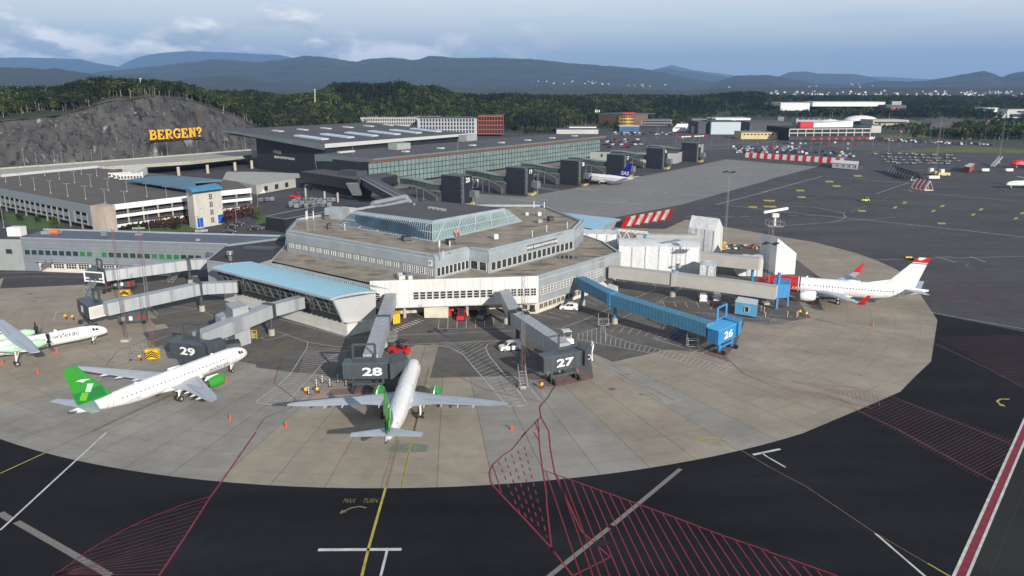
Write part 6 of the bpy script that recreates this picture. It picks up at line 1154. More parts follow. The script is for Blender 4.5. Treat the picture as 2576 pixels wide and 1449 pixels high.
def stand_tower(loc, label):
 t = thing('gate_tower', label, 'gate tower', loc, 'slate gate towers along the glazed pier', math.atan2(PX.y, PX.x), local=True)
 mb = MB(); mb.prism([(-11,0),(0,0),(0,8.5),(-11,8.5)], 0, 13); mb.build('tower', m_slate, t)
 mb = MB(); mb.prism([(-11.2,-.2),(.2,-.2),(.2,8.7),(-11.2,8.7)], 13, 13.25); mb.build('tower_cap', m_dkmetal, t)
 mb = MB()
 for z in (1,4,7,10,12.6): mb.beam((.15,.2,z),(1.0,.2,z),.12,.12); mb.beam((.15,1.4,z),(1.0,1.4,z),.12,.12); mb.beam((1.0,.2,z),(1.0,1.4,z),.12,.12)
 for y in (.2,1.4): mb.beam((1.0,y,0),(1.0,y,13),.15,.15)
 for z in (1,4,7,10): mb.beam((1.0,.2,z),(1.0,1.4,z+3),.08,.08)
 mb.build('ladder_frame', m_galv, t)
 x0, x1 = -11, -38; zf = lambda x: 5.4+(1.3 if x < -30 else (1.3*(-18-x)/12 if x < -18 else 0)); mb = MB()
 for a, b in ((x0,-18),(-18,-30),(-30,x1)): mb.hull8([(a,.8,zf(a)+.45),(a,3.9,zf(a)+.45),(a,3.9,zf(a)+3.1),(a,.8,zf(a)+3.1)], [(b,.8,zf(b)+.45),(b,3.9,zf(b)+.45),(b,3.9,zf(b)+3.1),(b,.8,zf(b)+3.1)])
 tn = mb.build('glazed_link', glass('link_glass', (0.05,0.075,0.07), .1, .4), t); mb = MB()
 for y in (.7,4.0):
  for dz in (.2,3.3):
   for a, b in ((x0,-18),(-18,-30),(-30,x1)): mb.beam((a,y,zf(a)+dz),(b,y,zf(b)+dz),.5,.6)
 mb.beam((x1,.7,zf(x1)+.2),(x1,.7,zf(x1)+3.3),.6,.6)
 for a, b in ((x0,-18),(-18,-30),(-30,x1)): mb.hull8([(a,.7,zf(a)+3.3),(a,4,zf(a)+3.3),(a,4,zf(a)+3.5),(a,.7,zf(a)+3.5)], [(b,.7,zf(b)+3.3),(b,4,zf(b)+3.3),(b,4,zf(b)+3.5),(b,.7,zf(b)+3.5)])
 mb.build('link_frame', mat('silver_green_frame', (0.22,0.25,0.245), .4, metal=.3), tn)
 for x in (-17,-33): mb = MB(); mb.tube((x,2.4,0),(x,2.4,zf(x)),.3,n=8); mb.build('pillar', m_dkmetal, t)
 mb = MB(); mb.hull8([(-11,-3.4,.2),(-11,-.3,.2),(-11,-.3,3.4),(-11,-3.4,3.4)], [(-19,-3.4,3.6),(-19,-.3,3.6),(-19,-.3,6.4),(-19,-3.4,6.4)]); mb.hull8([(-19,-3.4,3.6),(-19,-.3,3.6),(-19,-.3,6.4),(-19,-3.4,6.4)], [(-23,-3.4,3.6),(-23,-.3,3.6),(-23,-.3,6.4),(-23,-3.4,6.4)]); mb.build('covered_stairs', mat('smoky_mesh_panel', (0.06,0.065,0.065), .5, var=.3, scale=1.2), t)
 mb = MB();
 for x, z in ((-11,3.5),(-19,6.5),(-23,6.5)): mb.beam((x,-3.4,.1),(x,-3.4,z),.18,.18)
 mb.beam((-11,-3.4,3.5),(-19,-3.4,6.5),.2,.2); mb.beam((-19,-3.4,6.5),(-23,-3.4,6.5),.2,.2); mb.build('stair_frame', m_galv, t)
 mb = MB(); mb.box((2.6,2.4,0),(2.4,2.2,1.1)); mb.box((2.4,6,0),(1.2,1.2,1.4)); mb.build('yellow_base', mat('dull_yellow_guard', (0.42,0.34,0.12), .7), t)
 mb = MB(); mb.prism([(0,6.5),(3.4,6.5),(3.4,9.5),(0,9.5)], 3.2, 6.2); mb.build('docking_head', m_gframe, t); mb = MB(); mb.beam((2.6,8,0),(2.6,8,3.2),.5,.5); mb.build('leg', m_gframe, t)
 return t
T0 = stand_tower((tt[0].x,tt[0].y,0), 'dark slate gate tower numbered 20 nearest the gravel roofed terminal'); tree0 = snap(T0)
nums = ['20','19','18','17','16','15']; tws = [T0]+[dup(T0, (q.x,q.y,0), label=f'dark slate gate tower numbered {n} on the glazed pier', tree=tree0) for q, n in zip(tt[1:], nums[1:])]
for t, n in zip(tws, nums):
 me = text_mesh(n, 3.0, depth=.02, bold=.05); me.materials.clear(); me.materials.append(m_acw); o = bpy.data.objects.new('number', me); COL.objects.link(o); o.parent = t; o.location = (.12, 5.4, 11.0); o.rotation_euler = (math.pi/2, 0, math.pi/2)
bk = thing('link_building', 'black clad link building on concrete columns with a long sloping roof', 'building', P(840,505,0))
q = [P(755,431,9.4), P(900,452,9.4), P(960,448,9.4), P(1000,440,9.4), P(870,420,9.4)]
mb = MB(); mb.prism([(v.x,v.y) for v in q], 4.2, 9.4, 0, 1); mb.build('upper_storey', [mat('black_cladding', (0.018,0.02,0.024), .5, var=.2), m_roofdk], bk)
mb = MB(); q2 = [P(775,436,9.4), P(905,452,9.4), P(950,447,9.4), P(850,425,9.4)]; mb.prism([(v.x,v.y+6) for v in q2], 0, 4.2); mb.build('lower_storey', mat('dark_lower_storey_wall', (0.05,0.052,0.056), .8), bk)  # plain dark grey lower storey
for x, y in ((768,496),(816,505),(849,509)): g_ = P(x, y, 0); mb = MB(); mb.tube((g_.x,g_.y+1,0),(g_.x,g_.y+1,4.3),.5,n=10); mb.build('column', m_conc, bk, smooth=50)
mb = MB(); a, b, c, d = P(905,448,9.5), P(945,443,9.5), P(1062,502,6.5), P(1010,503,6.0); e_ = [P(905,448,9.5), P(935,442,9.5), P(1049,501,9.0), P(1000,500,9.0)]
mb.hull8([(v.x,v.y,v.z-3.2) for v in e_], e_); sl_ = mb.build('sloping_roof', mat('grey_roof_felt', (0.075,0.078,0.082), .8, var=.1), bk)
mb = MB(); mb.beam(e_[0]+Vector((0,0,.1)), e_[3]+Vector((0,0,.1)), .5,.3); m0 = lerp(e_[0],e_[1],.45); m1 = lerp(e_[3],e_[2],.45); mb.beam(m0+Vector((0,0,.1)), m1+Vector((0,0,.1)), .35,.2); mb.build('roof_trim', m_galv, sl_)
mb = MB(); c = P(890,440,9.4); mb.box((c.x,c.y,9.3),(12,7,2.4),math.atan2(PX.y,PX.x)); mb.build('roof_house', m_dkmetal, bk)
mb = MB(); c = P(886,470,7); mb.hull8([(c.x,c.y,3),(c.x+4,c.y,3),(c.x+4,c.y+3,3),(c.x,c.y+3,3)], [(c.x-2,c.y-4,9),(c.x+3,c.y-4,9),(c.x+3,c.y-1,9),(c.x-2,c.y-1,9)]); mb.build('vent_housing', m_galv, bk)
mb = MB(); c = P(905,515,5.5); mb.box((c.x,c.y+1,0),(13,8,6)); mb.build('side_box', m_slate, bk)
ps = thing('low_building', 'small black flat roofed building left of the gravel roofed terminal', 'building', P(700,590,0)); q = [P(668,545,5), P(717,552,5), P(752,545,5), P(850,528,5), P(800,518,5)]
mb = MB(); mb.prism([(v.x,v.y) for v in q], 0, 5, 0, 1); mb.build('body', [mat('black_cladding', (0.02,)*3), mat('charcoal_roof_felt', (0.035,)*3)], ps); mb = MB();
for i in range(len(q)): mb.beam(q[i]+Vector((0,0,.1)), q[(i+1) % len(q)]+Vector((0,0,.1)), .4, .25)
mb.build('roof_edge', m_edge, ps)
rw = thing('retaining_wall', 'long pale concrete retaining building with square dark openings below the dark hall', 'wall', P(700,470,0)); q = [P(640,455,4.6), P(755,443,4.6), P(755,432,4.6), P(640,436,4.6)]
mb = MB(); mb.prism([(v.x,v.y) for v in (P(560,448,5), P(644,470-4,4.6), P(755,447,4.6), P(752,436,4.6), P(640,432,4.6), P(570,432,4.6))], 0, 4.6); mb.build('body', mat('pale_block', (0.36,0.36,0.34), .8, var=.12, scale=.3), rw)
windows(rw, P(644,466,4.6), P(755,447,4.6), 3, 28, 3, 2.6, 1.0, 2.4, 1, 1, fm=m_dkmetal, out=.05)
# ---------------------------------------------------------------- parking garage with white bands
ga = thing('parking_garage', 'parking garage with white band walls, roof parking deck and blue roofed lift tower', 'building', P(290,582,0))
ZG = 9.5; gp_ = [P(*c, ZG) for c in ((-160,444),(227,518),(283,516),(469,494),(558,481),(632,474),(600,452),(480,440),(262,420),(245,418),(0,441),(-120,452))]
gp_ = [P(-60,463,ZG)]+gp_[1:11]; gx = [(p.x,p.y) for p in gp_]
mb = MB(); mb.face([(x,y,ZG-.9) for x, y in gx]); mb.build('roof_deck', mat('roof_parking_asphalt', (0.085,0.073,0.065), .9, var=.18, scale=.1, col2=(0.112,0.098,0.088), pattern=('wave', (0.125,0.118,0.11), dict(s=.12, dir='X', rot=(0,0,1.02), lo=.985, hi=1))), ga)
c = sum((Vector((x,y,0)) for x, y in gx), Vector())/len(gx); sh = [(c.x+(x-c.x)*.955, c.y+(y-c.y)*.955) for x, y in gx]
mb = MB(); mb.prism(sh, .0, ZG-1.2); mb.build('painted_shade_core', mat('painted_deck_shade', (0.03,0.03,0.032), .9), ga)  # solid dark block paints in the shade behind the open decks
m_band = mat('white_band_panel', (0.66,0.67,0.68), .6, var=.07, scale=.3, pattern=('wave', (0.55,0.56,0.57), dict(s=.5, dir='Z', lo=.85, hi=1))); m_pbl = mat('blue_grey_siding', (0.20,0.235,0.26), .6, var=.1, scale=.4, pattern=('wave', (0.16,0.19,0.21), dict(s=2.0, dir='Z', lo=.8, hi=1)))
def band(a, b, z0, z1, m, name='band_wall', t_=.4, out=0.0):
 mb = MB(); a_, d, nr, L = wall_frame(a, b); e = a_+d*L; o = nr*out; mb.prism([(a_.x+o.x,a_.y+o.y),(e.x+o.x,e.y+o.y),(e.x-nr.x*t_,e.y-nr.y*t_),(a_.x-nr.x*t_,a_.y-nr.y*t_)], z0, z1); return mb.build(name, m, ga)
for i, j in ((2,3),(4,5),(3,4)):
 for z0, z1 in ((ZG-1.9,ZG+.15),(ZG-5.0,ZG-3.8),(.9,2.1)): band(gp_[i], gp_[j], z0, z1, m_band, out=.003*i)
for i, j in ((2,3),(4,5)):
 a_, d, nr, L = wall_frame(gp_[i], gp_[j]); n = max(2, int(L/5))
 for k_ in range(n+1): p = a_+d*(L*k_/n)-nr*.8; mb = MB(); mb.beam((p.x,p.y,0),(p.x,p.y,ZG-1.9),.5,.5); mb.build('column', m_conc, ga)
 for z in (ZG-3.05,2.9): mb = MB(); p = a_+nr*.05; e = a_+d*L+nr*.05; mb.beam((p.x,p.y,z),(e.x,e.y,z),.07,.07); [mb.beam(((p+d*L*s/24).x,(p+d*L*s/24).y,z-.8),((p+d*L*s/24).x,(p+d*L*s/24).y,z),.07,.07) for s in range(25)]; mb.build('railing', m_galv, ga)
band(gp_[0], gp_[1], ZG-3.0, ZG+.1, m_pbl); band(gp_[0], gp_[1], ZG-5.9, ZG-4.3, m_pbl); band(gp_[0], gp_[1], 1.9, 2.6, m_pbl)
a_, d, nr, L = wall_frame(gp_[0], gp_[1])
for px_ in (24,70,92,115,136,158,205,178,190):
 p = P(px_, 540, 5); s = (Vector((p.x,p.y,0))-a_).dot(d)
for s0_, s1_ in ((0.0,.085),(.62,.74),): pass
for s in [x/L for x in range(0, int(L), 5)]:
 p = a_+d*(s*L)-nr*.1; w_ = 1.1;
 mb = MB(); mb.beam((p.x,p.y,0 if int(s*L) % 10 == 0 else 1.9),(p.x,p.y,ZG-3.0),.6,.5); mb.build('column', mat('grey_column', (0.2,0.2,0.19), .8), ga)
sL = [(P(x, 540, 5).x, P(x, 540, 5).y) for x in (152,178)]
p0_, p1_ = [max(0, (Vector((x,y,0))-a_).dot(d)) for x, y in sL]; aa = a_+d*p0_; bb = a_+d*p1_; band(aa, bb, 2.6, ZG-3.0, m_pbl, out=.02); band(a_+d*(L-2.5), a_+d*L, 1.9, ZG-2.9, m_pbl, out=.02)
for i, j in ((10,0),(9,10),(8,9)):
 band(gp_[i], gp_[j], ZG-1.2, ZG+.35, m_edgel, out=.0)
def tower(pix, z1, m, name, base=0): return poly_prism(name, pix, base, z1, m, ga)
tower([(226,517.5),(262,521),(289,516),(262,511)], ZG+1.0, mat('weathered_concrete', (0.34,0.27,0.22), .85, var=.25, scale=.35, col2=(0.46,0.41,0.35), stretch=(1,1,.35)), 'stair_tower')
lt, lq = tower([(468,478),(484,482),(555,472.5),(540,468)], 14.0, mat('pale_tower_concrete', (0.48,0.46,0.41), .8, var=.12, scale=.4, stretch=(1,1,.3)), 'lift_tower')
q = [P(465,474,14.6), P(482,481,14.6), P(559,471,14.6), P(542,463,14.6)]; mb = MB(); mb.hull8([v-Vector((0,0,.5)) for v in q], q); mid = lerp(q[0],q[3],.5); mb.hull8([q[0],q[1],q[2],q[3]], [lerp(q[0],q[1],.25)+Vector((.6,0,.7)), lerp(q[0],q[1],.75)+Vector((.6,0,.7)), lerp(q[3],q[2],.75)+Vector((-.6,0,.7)), lerp(q[3],q[2],.25)+Vector((-.6,0,.7))]); mb.build('tower_roof', mat('deep_blue_roof', (0.05,0.22,0.38), .5), lt)
for z in (10.2,7.2,4.2,1.2): windows(ga, lq[1], lq[2], 6.8, 8.8, 1, 1.7, z, 2.2, 2, 3, fm=m_frame, out=.04)
for s in (2.2, 11.8): a_, d, nr, L = wall_frame(lq[1], lq[2]); p = a_+d*s+nr*.06; mb = MB(); mb.box((p.x,p.y,.4),(2.6,.08,3.4),math.atan2(d.y,d.x)); mb.build('blue_poster', mat('cobalt_poster', (0.01,0.10,0.38), .4, var=.5, scale=.9), ga)
q = [P(320,452,ZG+1.2), P(470,475,ZG+1.2), P(493,468,ZG+1.2), P(490,458,ZG+1.2), P(560,452,ZG+1.2), P(470,444,ZG+1.2), P(390,442,ZG+1.2)]; mb = MB(); mb.prism([(v.x,v.y) for v in q], ZG+.6, ZG+1.2); mb.build('blue_canopy', mat('faded_blue_roof', (0.075,0.165,0.225), .55, var=.1, scale=.15), ga)
q = [P(312,428,ZG+2.6), P(369,425,ZG+2.6), P(369,418,ZG+2.6), P(330,421,ZG+2.6)]; mb = MB(); mb.prism([(v.x,v.y) for v in (P(307,425,ZG+2.6),P(345,431,ZG+2.6),P(370,420,ZG+2.6),P(345,413,ZG+2.6))], ZG-1, ZG+2.6); mb.build('roof_house', mat('off_white_plaster', (0.6,0.59,0.55), .7), ga)
for i in range(3):
 a, b = P(272+i*13, 437+i*3.0, ZG+1.2), P(360+0*i, 434+i*3.5, ZG+1.2); mb = MB(); mb.beam((a.x,a.y,ZG+.6),(b.x,b.y,ZG+.6),1.9,2.0); ch = mb.build('cooling_unit', m_wbox, ga)
 mb = MB()
 for s in range(8): p = lerp(a, b, (s+.5)/8); mb.box((p.x,p.y-1.0,ZG-.1),((b-a).length/8*.7,.2,1.3), math.atan2((b-a).y,(b-a).x))
 mb.build('grille', m_dkmetal, ch)
def lamp_post(name, label, loc, h, arm=1, group=None, m=None):
 t = thing(name, label, 'lamp post', loc, group, local=True); mb = MB(); mb.tube((0,0,0),(0,0,h),.075,.05,6); mb.build('pole', m or m_galv, t); mb = MB(); mb.box((0,0,-.05),(.5,.5,.35)); mb.build('footing', m_conc, t)
 for s in ([1,-1] if arm == 2 else [1]): mb = MB(); mb.beam((0,0,h),(.9*s,0,h+.1),.08,.08); mb.box((.9*s,0,h),(.7,.3,.14)); mb.build('lamp_head', m or m_galv, t)
 return t
GL = 'double lamp posts on the garage roof deck'; lab_g = 'slim double lamp post on the roof deck of the parking garage'
rl = None
for x, y in ((15,480),(52,488),(88,500),(128,508),(171,516),(216,523),(265,532),(315,538),(150,473),(188,482),(229,491),(273,502),(320,505),(370,517),(420,525),(113,464),(205,461),(244,465)):
 x, y = (x, y-22) if True else 0; p = P(x, y, ZG-.9)
 if rl is None: rl = lamp_post('lamp_post', lab_g, (p.x,p.y,ZG-.9), 5.2, 2, GL); rtr = snap(rl)
 else: dup(rl, (p.x,p.y,ZG-.9), tree=rtr)
# ---------------------------------------------------------------- elevated road and bank road under the rock
er = thing('elevated_road', 'pale concrete elevated road on round columns running below the rock face', 'bridge', P(450,455,0)); ZE = 6.2
fr = [P(*c, ZE) for c in ((60,440),(245,424),(370,416),(480,409),(632,393))]; bk_ = [P(*c, ZE) for c in ((632,378),(480,390),(340,401),(150,415),(-100,433))]
mb = MB(); mb.prism([(v.x,v.y) for v in [P(-100,452,ZE)]+fr+bk_], ZE-1.1, ZE); mb.build('deck', mat('bridge_deck_concrete', (0.33,0.32,0.29), .85, var=.1, scale=.1), er)
mb = MB()
for a, b in zip(fr, fr[1:]): mb.beam(a+Vector((0,0,.4)), b+Vector((0,0,.4)), .3, .9)
for a, b in zip(bk_, bk_[1:]): mb.beam(a+Vector((0,0,.4)), b+Vector((0,0,.4)), .3, .9)
mb.build('edge_barrier', m_conc, er)
for x, y in ((450,442),(523,436),(592,429),(634,424)): g_ = P(x, y, 0); mb = MB(); mb.tube((g_.x,g_.y,0),(g_.x,g_.y,ZE-1),.9,n=12); mb.build('column', mat('warm_column_concrete', (0.42,0.37,0.29), .8), er, smooth=50)
mb = MB(); mb.strip([P(-100,431), P(100,424), P(300,415), P(640,395)], 14, .03); mb.build('road', m_inner)['kind'] = 'structure'
mb = MB(); mb.strip([P(-100,424), P(100,415), P(300,408), P(640,384)], 10, .04); mb.build('grass_verge', m_grass)['kind'] = 'structure'
# ---------------------------------------------------------------- hill, rock face and woods
def cint(tab, x):
 if x <= tab[0][0]: return tab[0][1:]
 for a, b in zip(tab, tab[1:]):
  if x <= b[0]: t = (x-a[0])/(b[0]-a[0]); return tuple(p+(q-p)*t for p, q in zip(a[1:], b[1:]))
 return tab[-1][1:]
def ray_x(px, Y, z): v = PY(px, 0, 100); return (px-1288)/F_*(Y*math.cos(TH)+(H_-z)*math.sin(TH))
def zrow(px, py, Y): return PY(px, py, Y).z
rock_top = [(-400,300),(0,303),(40,300),(75,298),(133,297),(160,284),(205,276),(250,258),(300,247),(330,250),(370,240),(430,245),(480,249),(530,268),(580,285),(620,303),(655,322),(700,340)]
rock_base = [(-400,441),(0,418),(180,410),(400,400),(640,380),(700,377)]
def rb(px): return P(px, cint(rock_base, px)[0], 0)
TRH = 9.5
prof = [(r[0], rb(r[0]).y+22, zrow(r[0], cint(rock_top, r[0])[0], rb(r[0]).y+22)-.5)+r[1:] for r in ((-500,760,222,1100,15),(0,660,219,1000,15),(150,670,220,1000,15),(225,665,202,1000,15),(275,665,197,1000,15),(330,670,202,1000,18),(375,680,204,1000,18),(450,700,209,1000,18),(500,720,226,1000,15),(550,760,231,1100,12),(600,790,230,1200,10),(644,850,238,1200,8))]+[(719,700,4,900,246,1300,6),(794,800,4,950,240,1400,6),(840,860,4,1000,213,1400,6),(894,880,4,1010,212,1400,6),(944,900,4,1010,217,1400,6),(1006,900,4,1020,209,1400,6),(1044,920,4,1020,219,1400,6),(1094,930,3,1040,219,1400,6),(1144,930,3,1080,238,1500,6),(1219,930,2,1130,245,1700,5),(1288,930,1,1200,243,1900,5),(1400,960,1,1250,248,2000,5),(1513,1120,1,1500,244,2300,5),(1640,1250,1,1500,245,2400,5),(1760,1350,1,1550,247,2500,5),(1838,1500,3,1650,238,2600,5),(1900,1500,3,1650,235,2600,5),(1945,1500,3,1750,247,2800,5),(2050,1350,2,2000,247,3000,5),(2200,1300,2,2100,247,3100,5),(2400,1150,2,2100,249,3100,5),(2700,1050,2,2100,250,3100,5)]
def hill_z(px, Y):
 Y1, z1, Y2, y2, Y3, z3 = cint(prof, px); z2 = PY(px, y2, Y2).z-TRH
 if Y <= Y1: return z1
 if Y <= Y2: t = (Y-Y1)/(Y2-Y1); t = t*t*(3-2*t)*.4+t*.6; return z1+(z2-z1)*t
 t = min(1, (Y-Y2)/(Y3-Y2)); t = t*t*(3-2*t); return z2+(z3-z2)*t
def rough(x, y, s, a): return a*noise.fractal(Vector((x*s, y*s, 3.1)), 1.0, 2.0, 4)
mb = MB(); cols = list(range(-500, 2701, 14)); NR = 26; idx = {}
for i, px in enumerate(cols):
 Y1, z1, Y2, y2, Y3, z3 = cint(prof, px)
 for j in range(NR+1):
  Y = Y1+(Y3-Y1)*(j/NR)**1.25; z = hill_z(px, Y); x = ray_x(px, Y, z); z += rough(x, Y, .02, 1.6) if j else 0
  if px > 660 and j == 0: z = -1.0
  idx[i, j] = len(mb.v); mb.v.append((x, Y, z))
for i in range(len(cols)-1):
 for j in range(NR): mb.f.append([idx[i,j], idx[i+1,j], idx[i+1,j+1], idx[i,j+1]]); mb.mi.append(0)
m_hill = mat('hill_undergrowth', (0.014,0.022,0.008), .95, scale=.03, col2=(0.040,0.052,0.018), bump=.6, bscale=.5)
mb.build('hill', m_hill, None, smooth=60)['kind'] = 'structure'
def rock_mat():
 m = mat('blasted_rock', (0.030,0.029,0.033), .9, scale=.09, col2=(0.078,0.075,0.074), bump=1.0, bscale=.6, detail=10, stretch=(1,1,.5)); nt = m.node_tree; L = nt.links.new; b = nt.nodes['Principled BSDF']; src = b.inputs['Base Color'].links[0].from_socket
 tc = _n(nt, 'ShaderNodeTexCoord'); mp = _n(nt, 'ShaderNodeMapping'); mp.inputs['Scale'].default_value = (1,1,.25); mp.inputs['Rotation'].default_value = (0,.5,0); L(tc.outputs['Object'], mp.inputs[0])
 def lay(sc, lo, hi, col, det=8, mpp=mp):
  nonlocal src
  n = _n(nt, 'ShaderNodeTexNoise'); n.inputs['Scale'].default_value = sc; n.inputs['Detail'].default_value = det; n.inputs['Roughness'].default_value = .65; L(mpp.outputs[0] if mpp else tc.outputs['Object'], n.inputs['Vector']); r = _n(nt, 'ShaderNodeValToRGB'); r.color_ramp.elements[0].position = lo; r.color_ramp.elements[1].position = hi; L(n.outputs[0], r.inputs[0])
  x = _n(nt, 'ShaderNodeMix', data_type='RGBA'); L(r.outputs[0], x.inputs[0]); L(src, x.inputs[6]); x.inputs[7].default_value = (*col, 1); src = x.outputs[2]
 lay(.025, .60, .72, (0.085,0.055,0.038)); lay(.22, .52, .62, (0.012,0.012,0.014)); lay(.17, .62, .70, (0.22,0.215,0.205), 10); lay(.06, .60, .66, (0.24,0.23,0.215), 10); lay(.035, .64, .74, (0.025,0.032,0.012), 6, None)
 v = _n(nt, 'ShaderNodeTexVoronoi'); v.inputs['Scale'].default_value = .28; L(tc.outputs['Object'], v.inputs['Vector']); r = _n(nt, 'ShaderNodeValToRGB'); r.color_ramp.elements[0].position = .06; r.color_ramp.elements[1].position = .16; r.color_ramp.elements[0].color = (1,1,1,1); r.color_ramp.elements[1].color = (0,0,0,1); L(v.outputs['Distance'], r.inputs[0])
 x = _n(nt, 'ShaderNodeMix', data_type='RGBA'); L(r.outputs[0], x.inputs[0]); L(src, x.inputs[6]); x.inputs[7].default_value = (0.15,0.15,0.15,1); src = x.outputs[2]
 L(src, b.inputs['Base Color']); return m
mb = MB(); cols = [-400+ i*4 for i in range(276)]; NR = 46; idx = {}
for i, px in enumerate(cols):
 g = rb(px); Yt = rb(px).y+24; zt = zrow(px, cint(rock_top, px)[0], Yt)
 xt = ray_x(px, Yt, zt)
 for j in range(NR+1):
  t = j/NR; s = t**.9; p = lerp((g.x, g.y, -.3), (xt, Yt, zt), t); p.y = g.y+(Yt-g.y)*(t**1.25);
  env = math.sin(math.pi*min(1, t*1.02))**.5
  q = Vector((p.x*.055, p.z*.05, 7)); r1 = noise.noise(q)*4.2; r2 = (abs(noise.noise(Vector((p.x*.10+p.z*.09, p.z*.06, 3))))-.25)*6.5; r3 = noise.noise(Vector((p.x*.40+p.z*.3, p.z*.30, 9)))*2.2
  ledge = .9*(math.sin(p.z*.55+noise.noise(q*2)*3))
  p.y += (r1+r2+r3+ledge)*env; p.z += (noise.noise(Vector((p.x*.15, p.z*.2, 2)))*1.6)*env
  if j == NR: p.z += noise.noise(Vector((p.x*.07, 1, 2)))*1.2
  idx[i, j] = len(mb.v); mb.v.append(tuple(p))
for i in range(len(cols)-1):
 for j in range(NR): mb.f.append([idx[i,j], idx[i+1,j], idx[i+1,j+1], idx[i,j+1]]); mb.mi.append(0)
mb.build('rock_face', rock_mat(), None, smooth=22)['kind'] = 'structure'
def rock_y(px, z): g = rb(px); Yt = g.y+24; zt = zrow(px, cint(rock_top, px)[0], Yt); return g.y+24*(max(0, z)/zt)**1.25
a = PY(376,352,rock_y(376,12)-5.5); b = PY(510,343,rock_y(510,14)-5.5); sgn = thing('letter_sign', 'yellow BERGEN? letters standing on a thin rail against the dark rock face', 'sign', ((a.x+b.x)/2, (a.y+b.y)/2, 0))
X_ = (b-a).normalized(); me = text_mesh('BERGEN?', 10.2, depth=.35, bold=.30, sx=.80); w = max(v.co.x for v in me.vertices)-min(v.co.x for v in me.vertices); L_ = (b-a).length;
bpy.data.meshes.remove(me)
LET = 'BERGEN?'; wts = [.86,.82,.9,.92,.82,.95,.7]; tot = sum(wts); s = 0
m_let = mat('golden_yellow_letter', (0.75,0.38,0.02), .5, var=.06); m_lets = mat('letter_side', (0.02,0.018,0.012), .7)
for ch, w in zip(LET, wts):
 c = s+w/2; p = lerp(a, b, c/tot);
 Wd = L_*w/tot*.80; Hh = 6.7; mb = MB(); st = 1.35; se = .55
 def bar(x0, y0, x1, y1, w_=st): mb.beam(p+X_*(x0*Wd-Wd/2)+Vector((0,0,y0*Hh)), p+X_*(x1*Wd-Wd/2)+Vector((0,0,y1*Hh)), .7, w_, up=(0,0,1) if abs(y1-y0) < .3 else X_)
 def poly(pts, w_=st):
  for u, v in zip(pts, pts[1:]):
   A_ = p+X_*(u[0]*Wd-Wd/2)+Vector((0,0,u[1]*Hh)); B_ = p+X_*(v[0]*Wd-Wd/2)+Vector((0,0,v[1]*Hh)); d = (B_-A_).normalized(); up = d.cross(Vector((0,1,0)))
   mb.beam(A_-d*.12, B_+d*.12, .7, w_, up=up)
 if ch in 'BERN': poly([(.22,0),(.22,1)], st*1.15)
 if ch == 'B': poly([(0,.05),(.6,.05),(.9,.15),(.95,.3),(.85,.46),(.55,.53),(.25,.53)], 1.0); poly([(.5,.53),(.78,.6),(.88,.75),(.78,.9),(.5,.95),(0,.95)], 1.0)
 if ch == 'E': poly([(0,.05),(.95,.05),(.95,.28)], .8); poly([(0,.95),(.9,.95),(.9,.75)], .8); poly([(.2,.5),(.65,.5)], .8); poly([(.66,.38),(.66,.62)], .5)
 if ch == 'R': poly([(0,.95),(.6,.95),(.88,.85),(.9,.65),(.75,.5),(.3,.48)], .95); poly([(.5,.48),(.85,.06),(1.05,.05)], 1.1); poly([(0,.04),(.45,.04)], .6)
 if ch == 'G': poly([(.9,.72),(.88,.93),(.5,.98),(.15,.8),(.06,.5),(.15,.2),(.5,.03),(.85,.12),(.85,.45)], 1.15); poly([(.6,.45),(1.02,.45)], .6)
 if ch == 'N': poly([(0,.95),(.3,.95),(.82,.04)], 1.15); poly([(.85,.02),(.85,.98)], .95); poly([(0,.04),(.42,.04)], .6); poly([(.65,.97),(1.05,.97)], .6)
 if ch == '?': poly([(.12,.7),(.15,.9),(.5,1.0),(.85,.88),(.85,.68),(.5,.5),(.48,.32)], 1.15); poly([(.48,.02),(.48,.16)], 1.5)
 o = mb.build('letter', m_let, sgn); s += w
mb = MB(); mb.beam(a+Vector((0,.3,-.9))-X_*2, b+Vector((0,.3,-.9))+X_*2, 1.0, .45);
for i in range(9): q = lerp(a, b, i/8); mb.beam(q+Vector((0,.4,-.9)), q+Vector((0,4,-1.6)), .2,.2)
mb.build('rail', m_lets, sgn)
m_leafs = []
def leaf_mat(name, c1, c2, c3):
 m = bpy.data.materials.new(name); m.use_nodes = True; nt = m.node_tree; L = nt.links.new; b = nt.nodes['Principled BSDF']; b.inputs['Roughness'].default_value = .75; b.inputs['Specular IOR Level'].default_value = .25
 oi = _n(nt, 'ShaderNodeObjectInfo'); r = _n(nt, 'ShaderNodeValToRGB'); L(oi.outputs['Random'], r.inputs[0]); e = r.color_ramp.elements; e[0].color = (*c1,1); e[1].color = (*c3,1); e.new(.5).color = (*c2,1)
 g = _n(nt, 'ShaderNodeNewGeometry'); x = _n(nt, 'ShaderNodeMix', data_type='RGBA', blend_type='MULTIPLY'); x.inputs[0].default_value = 1; mr = _n(nt, 'ShaderNodeMapRange'); mr.inputs[3].default_value = .35; mr.inputs[4].default_value = 1.6; L(g.outputs['Random Per Island'], mr.inputs[0]); L(r.outputs[0], x.inputs[6]); L(mr.outputs[0], x.inputs[7]); L(x.outputs[2], b.inputs['Base Color'])
 return m
ml_d = leaf_mat('broadleaf_foliage', (0.009,0.017,0.006), (0.024,0.041,0.011), (0.080,0.098,0.028)); ml_p = leaf_mat('conifer_foliage', (0.005,0.011,0.006), (0.010,0.018,0.008), (0.020,0.030,0.012)); ml_r = leaf_mat('red_shrub_foliage', (0.07,0.022,0.02), (0.06,0.03,0.02), (0.03,0.05,0.015)); m_bark = mat('tree_bark', (0.10,0.085,0.07), .9, var=.3, scale=2); m_birch = mat('birch_bark', (0.36,0.34,0.31), .8, var=.3, scale=3)
